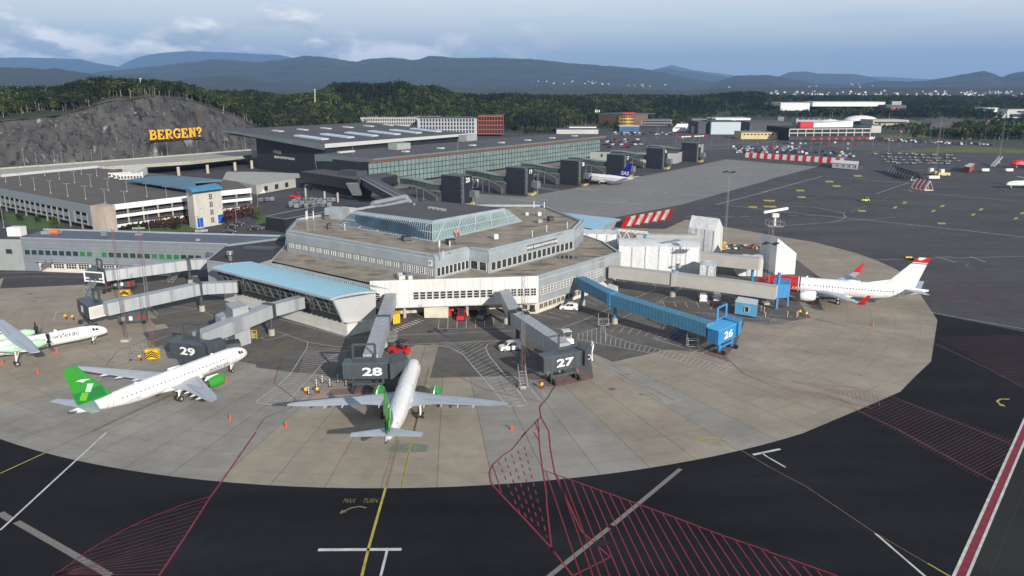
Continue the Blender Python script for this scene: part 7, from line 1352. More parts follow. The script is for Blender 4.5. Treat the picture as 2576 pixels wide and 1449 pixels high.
def crown(kind, seed, n=110):
 r = random.Random(seed); mb = MB()
 def leaf(c, s):
  u = Vector((r.gauss(0,1), r.gauss(0,1), r.gauss(0,1))).normalized(); v = u.orthogonal().normalized(); w = u.cross(v); a = r.random()*6.28; v, w = v*math.cos(a)+w*math.sin(a), w*math.cos(a)-v*math.sin(a)
  mb.face([c+v*s, c+w*s*.7, c-v*s*.9, c-w*s*.75])
 if kind == 'conifer':
  for i in range(n):
   t = r.random()**.8; R = 1.75*(1-t)+.15; a = r.random()*6.28; q = R*(.55+.5*r.random())*(1+.35*math.sin(a*5+t*19)); leaf(Vector((q*math.cos(a), q*math.sin(a), 1.6+t*8.6-q*.25)), .55*(1.15-t*.6))
 elif kind == 'pine':
  for b_ in range(6):
   a = b_*1.05+r.random(); c0 = Vector((math.cos(a)*1.3, math.sin(a)*1.3, 6.0+r.random()*3.0))
   for i in range(n//6): leaf(c0+Vector((r.gauss(0,.8), r.gauss(0,.8), r.gauss(0,.45))), .5)
 else:
  cl = [(Vector((r.uniform(-1.7,1.7), r.uniform(-1.7,1.7), r.uniform(3.2,8.2))), r.uniform(1.0,1.9)) for _ in range(9)]+[(Vector((0,0,7.6)), 1.7)]
  for i in range(n):
   c0, R = cl[r.randrange(len(cl))]; d = Vector((r.gauss(0,1), r.gauss(0,1), r.gauss(0,1)+.2)).normalized(); leaf(c0+d*R*(.7+.35*r.random()), .62 if n < 200 else .42)
 return mb
def tree_trunk(kind, seed):
 r = random.Random(seed); mb = MB(); h = 9.5 if kind == 'conifer' else 6.5; mb.tube((0,0,-.6),(r.uniform(-.2,.2),r.uniform(-.2,.2),h), .2 if kind != 'pine' else .17, .05, 6)
 if kind != 'conifer':
  for i in range(5): a = i*1.3; z = 3+i*.8; mb.tube((0,0,z),(math.cos(a)*1.4,math.sin(a)*1.4,z+1.6), .08, .03, 4)
 return mb
proto = []
for i, (kd, lm, tm) in enumerate((('broad',ml_d,m_bark),('broad',ml_d,m_birch),('conifer',ml_p,m_bark),('pine',ml_p,m_bark),('broad',ml_d,m_bark),('conifer',ml_p,m_bark),('pine',ml_d,m_birch))):
 proto.append((kd, crown(kd, 11+i, 150 if kd == 'broad' else 120), tree_trunk(kd, i), lm, tm))
wc = bpy.data.collections.new('tree_sources')
for i, (kd, cb, tb, lm, tm) in enumerate(proto):
 me = bpy.data.meshes.new('wood_tree'); nv = len(cb.v); me.from_pydata([tuple(v) for v in cb.v]+[tuple(v) for v in tb.v], [], cb.f+[[q+nv for q in f] for f in tb.f]); me.materials.append(lm); me.materials.append(tm); me.polygons.foreach_set('material_index', [0]*len(cb.f)+[1]*len(tb.f))
 wc.objects.link(bpy.data.objects.new('wood_tree_%s' % 'abcdefg'[i], me))
def gn_group():
 ng = bpy.data.node_groups.new('woods', 'GeometryNodeTree'); ng.interface.new_socket('Geometry', in_out='INPUT', socket_type='NodeSocketGeometry'); ng.interface.new_socket('Geometry', in_out='OUTPUT', socket_type='NodeSocketGeometry')
 N = ng.nodes.new; L = ng.links.new; gi, go = N('NodeGroupInput'), N('NodeGroupOutput'); ip = N('GeometryNodeInstanceOnPoints'); ci = N('GeometryNodeCollectionInfo'); ci.inputs['Collection'].default_value = wc; ci.inputs['Separate Children'].default_value = True; ci.inputs['Reset Children'].default_value = True
 def attr(nm, ty): a = N('GeometryNodeInputNamedAttribute'); a.data_type = ty; a.inputs['Name'].default_value = nm; return a.outputs['Attribute']
 L(gi.outputs[0], ip.inputs['Points']); L(ci.outputs[0], ip.inputs['Instance']); ip.inputs['Pick Instance'].default_value = True; L(attr('idx', 'INT'), ip.inputs['Instance Index']); L(attr('rot', 'FLOAT_VECTOR'), ip.inputs['Rotation']); L(attr('scl', 'FLOAT_VECTOR'), ip.inputs['Scale']); L(ip.outputs[0], go.inputs[0]); return ng
NG = gn_group()
def woods(name, pts, label=None):
 me = bpy.data.meshes.new(name); me.from_pydata([p[:3] for p in pts], [], []); n = len(pts); r = random.Random(5)
 a = me.attributes.new('idx', 'INT', 'POINT'); a.data.foreach_set('value', [p[4] for p in pts]); a = me.attributes.new('rot', 'FLOAT_VECTOR', 'POINT'); a.data.foreach_set('vector', [v for p in pts for v in (0, 0, r.random()*6.28)])
 a = me.attributes.new('scl', 'FLOAT_VECTOR', 'POINT'); a.data.foreach_set('vector', [v for p in pts for v in (p[3]*(.9+.3*r.random()),)*2+(p[3],)])
 o = bpy.data.objects.new(name, me); COL.objects.link(o); md = o.modifiers.new('woods', 'NODES'); md.node_group = NG; o['kind'] = 'stuff'; return o
FR = random.Random(21)
CLEAR = [(1963,2280,1440,1560)]
def kind_at(px, x, y):
 v = noise.noise(Vector((x*.008, y*.008, 2.0)))
 cf = .25 if px < 640 else (.45 if px < 1250 else .6)
 if v+FR.random()*.6-.3 > .25-cf*.5: return FR.choice((2,3,5,2,5) if px > 800 else (3,2,3,6))
 return FR.choice((0,1,4,0,6))
pts = []
def scatter(px0, px1, n, f0=0.0, f1=1.0, sc=(.75,1.25), ymax=None, maxspan=None):
 for _ in range(n):
  px = FR.uniform(px0, px1); Y1, z1, Y2, y2, Y3, z3 = cint(prof, px); Yb = Y2+(Y3-Y2)*.35 if maxspan is None else Y3
  u = FR.random(); Y = Y1+6+(Yb-Y1)*(f0+(f1-f0)*u**.75); z = hill_z(px, Y); x = ray_x(px, Y, z)
  if px < 560 and Y < Y1+14+18*noise.noise(Vector((px*.012, 0, 0)))+(22 if 330 < px < 500 or 60 < px < 160 else 0): continue
  if 1960 < px < 2290 and 1400 < Y < 1570: continue
  if 2500 < px and 1180 < Y < 1330: continue
  if 2100 < px < 2560 and Y < 1290 and FR.random() < .8: continue
  pts.append((x, Y, z-.3+rough(x, Y, .02, 1.6), FR.uniform(*sc), kind_at(px, x, Y)))
scatter(-300, 660, 4200); scatter(620, 1300, 6500, sc=(.8,1.45)); scatter(1250, 1960, 8500, sc=(.9,1.5)); scatter(1230, 1960, 5000, sc=(1.1,1.7), maxspan=1); scatter(1900, 2700, 17000, sc=(1.0,1.7), maxspan=1)
def strip_wood(px0, px1, y0, y1, n, sc=(.5,.9), kinds=(0,4,1), Z=0):
 for _ in range(n): p = P(FR.uniform(px0, px1), FR.uniform(y0, y1), Z); pts.append((p.x, p.y, Z, FR.uniform(*sc), FR.choice(kinds)))
strip_wood(1690,1800,296,318,150); strip_wood(1310,1400,325,338,120,(.4,.8)); strip_wood(2400,2620,322,352,420,(.8,1.3)); strip_wood(2290,2420,335,350,90,(.5,.9)); strip_wood(1500,1560,312,330,50,(.5,.9)); strip_wood(2200,2340,318,330,80,(.4,.7)); strip_wood(1840,2250,283,297,500,(.8,1.3)); strip_wood(1500,1760,290,306,260,(.7,1.2)); strip_wood(2230,2600,283,300,500,(.9,1.4),(2,5,3)); strip_wood(2060,2230,276,286,240,(1.0,1.4))
woods('woodland', pts)
TR = []
def tree_thing(i, loc, sc, label, group, name):
 kd, cb, tb, lm, tm = proto[i]; key = (i, name)
 for t in TR:
  if t[0] == key: return dup(t[1], loc, FR.random()*6.28, label, group, sc, t[2])
 t = thing(name, label, 'tree' if name != 'shrub' else 'shrub', loc, group, local=True); t.scale = (sc,)*3; cb.build('crown', lm, t); tb.build('trunk', tm, t); TR.append((key, t, snap(t))); return t
edge = 'trees along the front edge of the woods'
labs = {0: 'leafy broadleaf tree at the edge of the wood above the rock face', 1: 'pale trunked birch at the edge of the wood above the rock face', 2: 'pointed dark conifer at the edge of the woods', 3: 'open crowned pine at the edge of the woods', 4: 'rounded green broadleaf tree at the edge of the woods', 5: 'narrow dark conifer at the edge of the woods', 6: 'light crowned slender birch at the edge of the woods'}
for q in range(150):
 px = FR.uniform(-20, 1500) if q > 70 else FR.uniform(0, 640); Y1, z1, Y2, y2, Y3, z3 = cint(prof, px); Y = Y1+8+FR.random()*14+(16 if px < 560 else 0); z = hill_z(px, Y); x = ray_x(px, Y, z); i = FR.choice((0,1,4,3,6,0)) if px < 640 else FR.choice((0,2,3,4,5,3))
 tree_thing(i, (x, Y, z-.3), FR.uniform(.7,1.2), labs[i] if not (px >= 640 and i in (0,1)) else 'leafy broadleaf tree at the foot of the wooded hill behind the hall', edge, 'pine_tree' if i == 3 else 'spruce_tree' if i in (2,5) else 'birch_tree' if i in (1,6) else 'broadleaf_tree')
for px, top, i, s in ((844,207,2,1.5),(902,211,5,1.3),(1006,205,3,1.5),(1018,207,2,1.4),(1085,213,5,1.4),(460,204,5,1.0)):
 Y1, z1, Y2, y2, Y3, z3 = cint(prof, px); z = hill_z(px, Y2-8); x = ray_x(px, Y2-8, z); tree_thing(i, (x, Y2-8, z), s, 'tall dark conifer standing out against the mountains on the wooded skyline', 'tall conifers on the skyline', 'spruce_tree')
gt = [(0,560,.9,'tree at the far left corner of the garage lawn'),(14,522,.7,'tree at the left photo edge in front of the garage'),(52,560,.62,'small leafy tree in front of the left garage wall, second from the left'),(140,590-4,.85,'dark leafy tree by the right end of the garage lawn'),(97,562,.5,'thin young tree before the garage columns'),(448,582,.75,'round green tree among the shrubs left of the lift tower'),(652,555,.85,'round green tree standing alone right of the parking garage'),(565,566,.5,'dark green upright shrub right of the lift tower')]
big = (crown('broad', 77, 420), tree_trunk('broad', 4)); bt_ = None
for x, y, s, lb in gt:
 p = P(x, y, 0)
 if bt_ is None: bt_ = thing('broadleaf_tree', lb, 'tree', p, None, local=True); big[0].build('crown', ml_d, bt_); big[1].build('trunk', m_bark, bt_); bts = snap(bt_); bt_.scale = (s*.8,)*3
 else: dup(bt_, p, x*1.7, lb, sc=s*.8, tree=bts)
def bush(label, pix, m, h=2.2, n=160, seed=1, name='shrub'):
 r = random.Random(seed); q = [P(x, y, 0) for x, y in pix]; c = sum(q, Vector())/len(q); t = thing(name, label, 'shrubs', c); mb = MB()
 for i in range(n):
  a = r.random(); b = r.random(); p = lerp(lerp(q[0],q[1],a), lerp(q[3],q[2],a), b); hh = h*(.55+.6*abs(noise.noise(Vector((p.x*.35, p.y*.35, seed)))))*1.2; p.z = hh*(r.random()**.4); u = Vector((r.gauss(0,1), r.gauss(0,1), r.gauss(0,1)+.5)).normalized(); v = u.orthogonal().normalized(); w = u.cross(v); s = .45; mb.face([p+v*s, p+w*s*.7, p-v*s*.9, p-w*s*.8])
 mb.build('foliage', m, t); return t
bush('clipped green shrubs beside the concrete stair tower of the garage', [(305,580),(380,578),(378,566),(310,570)], ml_d, 2.2, 500, 2)
bush('dark green and red shrub bed left of the lift tower', [(372,578),(440,577),(470,560),(380,560)], ml_r, 2.8, 700, 3)
bush('red leaved shrub right beside the lift tower', [(462,567),(485,567),(480,553),(465,553)], ml_r, 2.4, 260, 4)
bush('long mixed green and red hedge right of the lift tower', [(560,562),(640,548),(636,530),(560,542)], ml_r, 3.4, 900, 5)
# ---------------------------------------------------------------- wooded plain and mountains
m_far = mat('far_forest', (0.006,0.011,0.006), .95, scale=.02, col2=(0.028,0.036,0.018), bump=1.0, bscale=.06, detail=14)
m_mtn = mat('mountain_forest', (0.006,0.010,0.006), .95, scale=.006, col2=(0.034,0.036,0.024), bump=1.0, bscale=.012, detail=14)
def ridge(D, pts, ybase, m, depth=.22, amp=14, name='mountain', seed=0, step=6, x0=None, x1=None, tex=1):
 mb = MB(); x0 = pts[0][0] if x0 is None else x0; x1 = pts[-1][0] if x1 is None else x1; cols = [x0+i*step for i in range(int((x1-x0)/step)+1)]; NR = 18; idx = {}
 for i, px in enumerate(cols):
  yt = cint(pts, px)[0]; zt = PY(px, yt, D).z; Db = D*(1-depth)
  for j in range(NR+6):
   if j <= NR: t = j/NR; Y = Db+(D-Db)*t; z = -4+(zt+4)*(t**.85)
   else: t = (j-NR)/5; Y = D*(1+.12*t); z = zt-(zt+10)*t**1.3
   x = (px-1288)/F_*(D*math.cos(TH)+(H_-zt)*math.sin(TH))*(Y/D)
   e = math.sin(math.pi*min(1, max(0, t if j <= NR else 1-t))*.93) if j else 0
   w = amp*(noise.fractal(Vector((x/(D*.05), Y/(D*.05), seed)), 1.0, 2.0, 6)); w2 = amp*.22*tex*noise.fractal(Vector((x/(D*.008), Y/(D*.008), seed+4)), 1.0, 2.0, 3)
   idx[i, j] = len(mb.v); mb.v.append((x, Y, z+w*e+(w2 if j else 0)))
 for i in range(len(cols)-1):
  for j in range(NR+5): mb.f.append([idx[i,j], idx[i+1,j], idx[i+1,j+1], idx[i,j+1]]); mb.mi.append(0)
 o = mb.build(name, m, None, smooth=60); o['kind'] = 'structure'; return o
ridge(17000, [(-200,150),(0,146),(60,144),(130,146),(200,149),(240,158),(290,166),(310,172),(420,200)], 215, m_mtn, .2, 30, seed=1)
ridge(19000, [(270,185),(300,165),(340,147),(375,137),(420,132),(475,128),(560,131),(640,136),(700,137),(745,146),(900,170)], 215, m_mtn, .2, 34, seed=2)
ridge(21000, [(1450,200),(1560,185),(1640,176),(1690,163),(1740,176),(1850,190),(2000,196),(2200,192),(2350,200),(2600,195)], 215, m_mtn, .2, 20, seed=9)
ridge(13500, [(1500,180),(1530,165),(1580,170),(1640,176),(1680,170),(1720,179),(1790,186),(1830,194),(1960,192),(1985,181),(2030,180),(2060,185),(2150,186),(2200,195),(2230,204),(2300,208)], 215, m_mtn, .2, 16, seed=3)
ridge(9000, [(200,192),(250,180),(320,174),(400,165),(450,159),(500,155),(530,149),(600,152),(640,157),(700,150),(740,145),(765,140),(800,142),(840,147),(870,152),(900,155),(915,150),(940,146),(990,145),(1040,151),(1052,150),(1075,142),(1090,140),(1150,146),(1240,145),(1288,147),(1340,148),(1400,155),(1440,159),(1500,163),(1540,168),(1600,171),(1640,177),(1700,188),(1750,198),(1830,212),(1900,222)], 225, m_mtn, .3, 26, seed=4)
ridge(7800, [(1760,214),(1820,201),(1850,191),(1930,188),(1985,198),(2050,208),(2120,214),(2200,206),(2230,203),(2290,205),(2330,203),(2400,191),(2440,184),(2475,178),(2500,186),(2520,194),(2550,183),(2600,176),(2750,180)], 222, m_mtn, .28, 20, seed=5)
ridge(5200, [(-250,166),(0,169),(80,171),(110,175),(140,171),(180,178),(230,185),(280,190),(350,188),(400,196),(440,204),(470,196),(560,190),(600,191),(644,200),(700,207),(760,212),(850,208),(950,212),(1100,218),(1288,216),(1500,212),(1600,220),(1700,228)], 235, m_far, .3, 10, name='wooded_ridge', seed=6, step=4, tex=1.6)
ridge(4200, [(1100,240),(1300,234),(1450,222),(1560,221),(1680,228),(1760,226),(1850,219),(1950,219),(2100,221),(2250,219),(2400,220),(2600,219),(2800,220)], 238, m_far, .35, 7, name='wooded_ridge', seed=7, step=4, tex=2.2)
ridge(3200, [(-300,240),(1250,246),(1400,243),(1600,240),(1900,238),(2200,236),(2500,237),(2800,238)], 250, m_far, .3, 6, name='wooded_ridge', seed=8, step=4, tex=2.6)
def house_mesh():
 mb = MB(); mb.box((0,0,-2),(11,8,6.5),0,0); mb.hull8([(-5.8,-4.4,4.4),(5.8,-4.4,4.4),(5.8,4.4,4.4),(-5.8,4.4,4.4)], [(-5.8,-.1,7.6),(5.8,-.1,7.6),(5.8,.1,7.6),(-5.8,.1,7.6)], 1)
 me = bpy.data.meshes.new('house'); me.from_pydata(mb.v, [], mb.f); me.polygons.foreach_set('material_index', mb.mi); return me
hm = []
for c1, c2 in (((.75,.75,.73),(.12,.12,.13)),((.75,.75,.73),(.28,.12,.09)),((.55,.5,.4),(.1,.1,.1))):
 me = house_mesh(); me.materials.append(mat('house_white' if c1[0] > .7 else 'house_beige', tuple(v*.75 for v in c1), .7)); me.materials.append(mat('house_roof_%s' % ('red' if c2[0] > .2 else 'grey'), c2, .7)); hm.append(me)
def on_slope(px, row, D, depth, t): zt = PY(px, row, D).z; Y = D*(1-depth)+D*depth*t; z = -4+(zt+4)*t**.85; return Vector(((px-1288)/F_*(D*math.cos(TH)+(H_-zt)*math.sin(TH))*(Y/D), Y, z+5))
for q in range(190):
 if q < 45: px = FR.gauss(1480, 90); py = 207+FR.random()*14-abs(px-1480)*.02; Y = 6900
 elif q < 60: px = FR.uniform(1750, 2200); py = FR.uniform(205,216); Y = 5600
 elif q < 66: px = FR.uniform(0, 30); py = FR.uniform(208,217); Y = 4200
 else: px = FR.uniform(1930, 2576); py = FR.uniform(229, 247); Y = 3000-(py-229)*25
 g = PY(px, py, Y); g = on_slope(px, 237, 3200, .3, FR.uniform(.30,.99)) if q >= 66 else (on_slope(px, 165 if px < 1550 else 185, 9000, .3, FR.uniform(.05,.24)) if q < 45 else (on_slope(px, 192, 7800, .28, FR.uniform(.03,.3)) if q < 60 else g)); Y = g.y if q < 60 or q >= 66 else Y
 if q >= 66: g.z += 3+6*FR.random()
 elif q < 60: g.z += 12
 o = bpy.data.objects.new('house', FR.choice((hm[0],hm[0],hm[1],hm[2]))); COL.objects.link(o); o.location = g; o.rotation_euler = (0,0,FR.random()*3.14); s_ = FR.uniform(.42,.85)*(1 if Y < 5000 else 1.4); o.scale = (s_,)*3
 if Y > 5000: tag(o, 'tiny pale house on the lower slope of the far blue mountain', 'house', 'houses on the far mountain slope')
 elif q < 66: tag(o, 'small pale house in the wooded valley at the far left', 'house', 'houses in the far left valley')
 else: tag(o, 'small pale gabled house among the dark trees of the far right suburb', 'house', 'houses of the far right suburb')
mb = MB(); x0, x1, y0, y1, z0, z1 = -16000, 16000, -400, 23800, -12, 930; mb.prism([(x0,y0),(x1,y0),(x1,y1),(x0,y1)], z0, z1)
hz = bpy.data.materials.new('haze_air'); hz.use_nodes = True; nt = hz.node_tree; nt.nodes.clear(); o_ = nt.nodes.new('ShaderNodeOutputMaterial'); v_ = nt.nodes.new('ShaderNodeVolumePrincipled'); v_.inputs['Density'].default_value = HAZE = 0.000048; v_.inputs['Color'].default_value = (0.30,0.57,1.0,1); v_.inputs['Anisotropy'].default_value = 0.0; nt.links.new(v_.outputs[0], o_.inputs['Volume'])
hb = mb.build('haze', hz); hb['kind'] = 'stuff'
# ---------------------------------------------------------------- distant buildings
def zr(px, Y, py): return PY(px, py, Y).z
def blk(name, label, px0, px1, ytop, ybase, m, dep=25, rot=0.0, roof=None, cat='building', Y=None, win=None, parap=True):
 g0, g1 = P(px0, ybase, 0), P(px1, ybase, 0)
 if Y: g0, g1 = PY(px0, ybase, Y), PY(px1, ybase, Y)
 z0 = g0.z-.5; t = thing(name, label, cat, ((g0.x+g1.x)/2, g0.y, g0.z)); z1 = zr(px0, g0.y, ytop); d = (g1-g0); d.z = 0; L = d.length; d.normalize(); n = Vector((-d.y,d.x,0))+d*rot
 q = [g0, g1, g1+n*dep, g0+n*dep]; mb = MB(); mb.prism([(v.x,v.y) for v in q], z0, z1); b = mb.build('walls', m, t)
 mb = MB(); c = (q[0]+q[2])/2; mb.prism([(c.x+(v.x-c.x)*1.01, c.y+(v.y-c.y)*1.01) for v in q], z1, z1+.6); mb.build('roof', roof or m_roofdk, t)
 if win:
  nr, nc, w, h, zz, gm = win
  for r in range(nr): windows(t, g0, g1, L*.04, L*.96, nc, w, z0+.5+zz+(z1-z0-zz)*r/nr, h, 1, 1, fm=m, gm=gm, out=.05)
 return t, q, z0, z1
gw_ = m_glass; wp = mat('pale_wall_render', (0.42,0.42,0.41), .7, var=.1, scale=.1); wgr = mat('mid_grey_wall', (0.16,0.17,0.18), .7, var=.12, scale=.1); wdk = mat('dark_grey_wall', (0.05,0.055,0.062), .7, var=.12, scale=.1); wwh = mat('white_metal_wall', (0.62,0.64,0.64), .6, var=.06, scale=.1); wye = mat('cream_yellow_wall', (0.52,0.43,0.22), .7, var=.08, scale=.2)
blk('office_building', 'white office block with rows of narrow windows left of the orange one', 1051, 1200, 298, 337, mat('white_office_wall', (0.36,0.38,0.41), .7, var=.08), 40, win=(4,18,2.0,3.0,1.2,gw_), Y=860)
blk('office_building', 'red and orange framed office block behind the dark hall', 1203, 1266, 293, 337, mat('dark_red_wall', (0.04,0.015,0.015), .6), 40, win=(4,9,2.0,3.0,.8,gw_), Y=862)
t = bpy.data.objects['office_building.001']; mb = MB(); a, b = PY(1203,337,859), PY(1266,337,859)
for i in range(5): z = a.z+ (zr(1203,859,293)-a.z)*i/4; mb.beam((a.x,a.y+1.5,z),(b.x,b.y+1.5,z),.5,.9)
for i in range(10): x = a.x+(b.x-a.x)*i/9; mb.beam((x,a.y+1.4,a.z),(x,a.y+1.4,zr(1203,859,293)),.45,.5)
mb.build('orange_grid', mat('orange_red_frame', (0.30,0.065,0.03), .6), t)
t, q, z0, z1 = blk('office_building', 'pale curved office block partly hidden behind the dark hall roof', 908, 1098, 297, 325, mat('pale_grey_office', (0.40,0.40,0.39), .7), 50, roof=mat('pale_flat_roof', (0.33,0.31,0.28), .8), win=(2,30,1.6,2.6,5,gw_), Y=900)
g = P(1582,318,0); t = thing('hotel_building', 'brown hotel with a shining golden rounded corner facade', 'building', g); R = 13; mb = MB(); z1 = zr(1582, g.y, 290)
arc = [(g.x-3+R*math.cos(a), g.y+R+R*math.sin(a)) for a in [math.radians(200+140*i/14) for i in range(15)]]
mb.prism([(arc[0][0]-22,arc[0][1]+26)]+arc+[(arc[-1][0]+22,arc[-1][1]+30),(arc[-1][0]-8,arc[-1][1]+60)], 0, z1); mb.build('walls', mat('bronze_cladding', (0.16,0.10,0.06), .5, var=.15), t)
mb = MB();
for (x0,y0),(x1,y1) in zip(arc[2:-2], arc[3:-2]): mb.face([(x0+(x0-g.x)*.01,y0-.15,1),(x1+(x1-g.x)*.01,y1-.15,1),(x1+(x1-g.x)*.01,y1-.15,z1-1),(x0+(x0-g.x)*.01,y0-.15,z1-1)])
mb.build('golden_facade', mat('gold_cladding', (0.62,0.42,0.10), .35, metal=.4, var=.06), t)
for r in range(3):
 for i in range(3, 12):
  (x0,y0),(x1,y1) = arc[i], arc[i+1] if i+1 < 15 else arc[i]; a = Vector((x0,y0-.3,0)); b = Vector((x1,y1-.3,0)); windows(t, a, b, .6, 2.2, 1, 1.5, 2.5+r*4.2, 2.6, 1, 1, fm=m_dkmetal, out=.1)
mb = MB(); mb.prism([(g.x-44,g.y+48),(g.x-3,g.y+2),(g.x+44,g.y+52),(g.x,g.y+80)], z1, z1+1.2); mb.build('roof', m_roofdk, t)
p = Vector((g.x-2,g.y+3,z1+3)); put_text('lettering', 'KH', 5, m_frame, t, (g.x-38,g.y+42,z1+4), (1,0,0), (0,0,1), bold=.1); mb = MB(); mb.beam((g.x-8,g.y+3,z1+2.6),(g.x+8,g.y+3,z1+2.6),.3,2.2); mb.build('red_sign', m_rd, t)
BL = [('workshop','blue walled low building in front of the golden hotel corner',1558,1608,318,331,mat('deep_blue_wall',(0.02,0.08,0.20),.6),18,m_edgel),('shed','white gabled low building beyond the end of the glazed pier',1400,1505,326,337,wp,25,m_roofdk),
 ('house','grey roofed white house at the wood edge above the pier end',1432,1500,319,328,wwh,18,m_roofdk),('office_building','grey flat office right of the golden hotel',1612,1690,301,316,wgr,25,m_roofdk),
 ('hangar','big light blue grey box hangar facing the empty car park',1788,1862,307,338,mat('blue_white_cladding',(0.40,0.46,0.50),.6,var=.05),45,m_roofdk),('hangar','dark side hall left of the light hangar',1755,1787,308,337,wdk,45,m_roofdk),('warehouse','grey workshop with white gable left of the dark side hall',1740,1778,299,318,wgr,30,m_roofdk),
 ('container','orange container stack by the grey workshop',1731,1753,308,315,mat('container_orange',(0.5,0.13,0.03),.6),8,None),('yard_building','low pale wall building in front of the dark side hall',1745,1785,318,335,wp,14,m_roofdk),
 ('yellow_building','low cream yellow building with small windows and doors',1864,1960,334,350,wye,26,mat('beige_roof',(0.22,0.19,0.16),.8)),('warehouse','long low white roofed warehouse behind the hangar',1790,1888,298,306,wwh,40,mat('bluish_white_roof',(0.5,0.56,0.6),.5)),
 ('brick_building','small brown brick house between the warehouses',1835,1880,312,325,mat('brown_brick',(0.16,0.075,0.05),.8),14,m_roofdk),('hall','dark grey hall left of the black parking building',1885,1990,309,334,wdk,60,m_roofdk),
 ('office_building','light grey office with square windows behind the dark hall',2003,2090,298,310,mat('light_grey_office',(0.33,0.35,0.37),.6),20,m_roofdk),('pavilion','small grey pavilion on the rise behind the dark hall',1956,1972,294,304,wgr,10,m_roofdk),
 ('concrete_hall','pale concrete block right of the black parking building',2191,2216,316,334,wp,30,m_roofdk),('hall','long beige hall with dark window row behind the pale concrete block',2195,2285,303,316,mat('beige_hall_wall',(0.36,0.33,0.28),.7),40,mat('pale_hall_roof',(0.4,0.4,0.38),.6)),
 ('warehouse','dark grey box warehouse in the trees above the low workshops',1844,1899,262,274,wgr,30,m_roofdk),('site_office','row of low white site cabins at the foot of the green bank',2225,2266,291,294,wwh,6,None)]
for nm, lb, a, b, yt, yb, m_, dp, rf in BL:
 kw = dict(roof=rf or m_); w_ = None
 if nm == 'yellow_building': w_ = (1,10,2.0,1.4,4.0,gw_)
 if 'square windows' in lb: w_ = (1,6,7,3,5,gw_)
 if 'window row' in lb: w_ = (1,14,3,2.2,3,gw_)
 if lb.startswith('grey flat office'): w_ = (2,9,4,2,1,gw_)
 blk(nm, lb, a, b, yt, yb, m_, dp, win=w_, **kw)
for nm, lb, a, b, yt, yb, m_, Y in (('warehouse','bright white box warehouse above the dark trees, left of the long white one',1963,2036,259,278,wwh,1500),('warehouse','very long low white warehouse on the skyline of the trees',2044,2226,257,267,wwh,1530),('warehouse','dark blue grey warehouse with two red marks right of the long white one',2228,2278,265,280,mat('slate_blue_wall',(0.07,0.09,0.12),.6),1500),
 ('office_building','small white and blue office among the trees left of the white warehouse',1918,1960,260,270,mat('pale_blue_wall',(0.2,0.27,0.36),.6),1560),('modern_building','modern white framed office with dark glass at the right edge',2536,2620,275,296,wp,1220),('house','white flat roofed building in the trees left of the modern office',2478,2512,272,281,wwh,1320),('warehouse','dark grey low hall in the trees left of the small office',1905,1960,266,276,wdk,1580)):
 t, q, z0, z1 = blk(nm, lb, a, b, yt, yb, m_, 60 if Y > 1400 else 30, Y=Y, roof=wp if m_ is wwh else m_roofdk)
 if nm == 'modern_building':
  windows(t, q[0], q[1], 3, 44, 5, 8, z0+1.5, 4.5, 3, 1, fm=m_gframe, gm=glass('dark_blue_glass',(0.03,0.05,0.08))); windows(t, q[0], q[1], 12, 44, 4, 7.5, z0+8, 2.5, 3, 1, fm=m_gframe)
  mb = MB(); mb.hull8([(q[0].x-9,q[0].y,z0),(q[0].x,q[0].y,z0),(q[0].x,q[0].y+20,z0),(q[0].x-9,q[0].y+20,z0)], [(q[0].x-1,q[0].y,z1),(q[0].x,q[0].y,z1),(q[0].x,q[0].y+20,z1),(q[0].x-1,q[0].y+20,z1)]); mb.build('slanted_end', wp, t)
 if 'red marks' in lb:
  for s in (14, 21): mb = MB(); mb.tube((q[0].x+s,q[0].y-.4,z0+5),(q[0].x+s,q[0].y-.1,z0+5),2.6,n=14); mb.build('red_mark', m_rd, t)
  for s in range(5): mb = MB(); mb.tube((q[0].x+18+s*3.6,q[0].y+15,z1),(q[0].x+18+s*3.6,q[0].y+15,z1+7),1.7,n=10); mb.build('silo', m_edgel, t)
pa, pb = P(1984,354,0), P(2187,352,0); t = thing('parking_building', 'black parking building with white arched bays and red stripes at the far car park', 'building', (pa+pb)/2); d = (pb-pa).normalized(); n = Vector((-d.y,d.x,0)); L = (pb-pa).length; zt = zr(2000, pa.y, 322)
mb = MB(); mb.prism([(pa.x,pa.y+.5),(pb.x,pb.y+.5),((pb+n*50).x,(pb+n*50).y),((pa+n*50).x,(pa+n*50).y)], 0, zt); mb.build('core', mat('parking_black', (0.014,0.014,0.016), .8), t)
mb = MB(); zb_ = [zt*.30, zt*.60, zt*.90]
for z in zb_[1:]: mb.beam((pa.x,pa.y,z),(pb.x,pb.y,z),.6,.9)
for i in range(11): p = lerp(pa, pb, i/10); mb.beam((p.x,p.y,zb_[0]),(p.x,p.y,zb_[2]),.7,.7)
mb.build('white_frame', wp, t); mb = MB(); mb.beam((pa.x,pa.y-.3,zb_[0]*.6),(pb.x,pb.y-.3,zb_[0]*.6),.4,zb_[0]*1.0); mb.build('black_band', mat('parking_band', (0.03,0.03,0.032), .7), t)
for i in range(8): p = lerp(pa, pb, .3+i*.095); mb = MB(); mb.box((p.x,p.y-.65,.6),(3.2,.1,1.6)); mb.build('red_panel', m_rd, t)
put_text('lettering', 'EV', 3.2, m_acw, t, ((lerp(pa,pb,.955)).x, pa.y-2.3, 2.6), d, (0,0,1), bold=.15, sx=1.6)
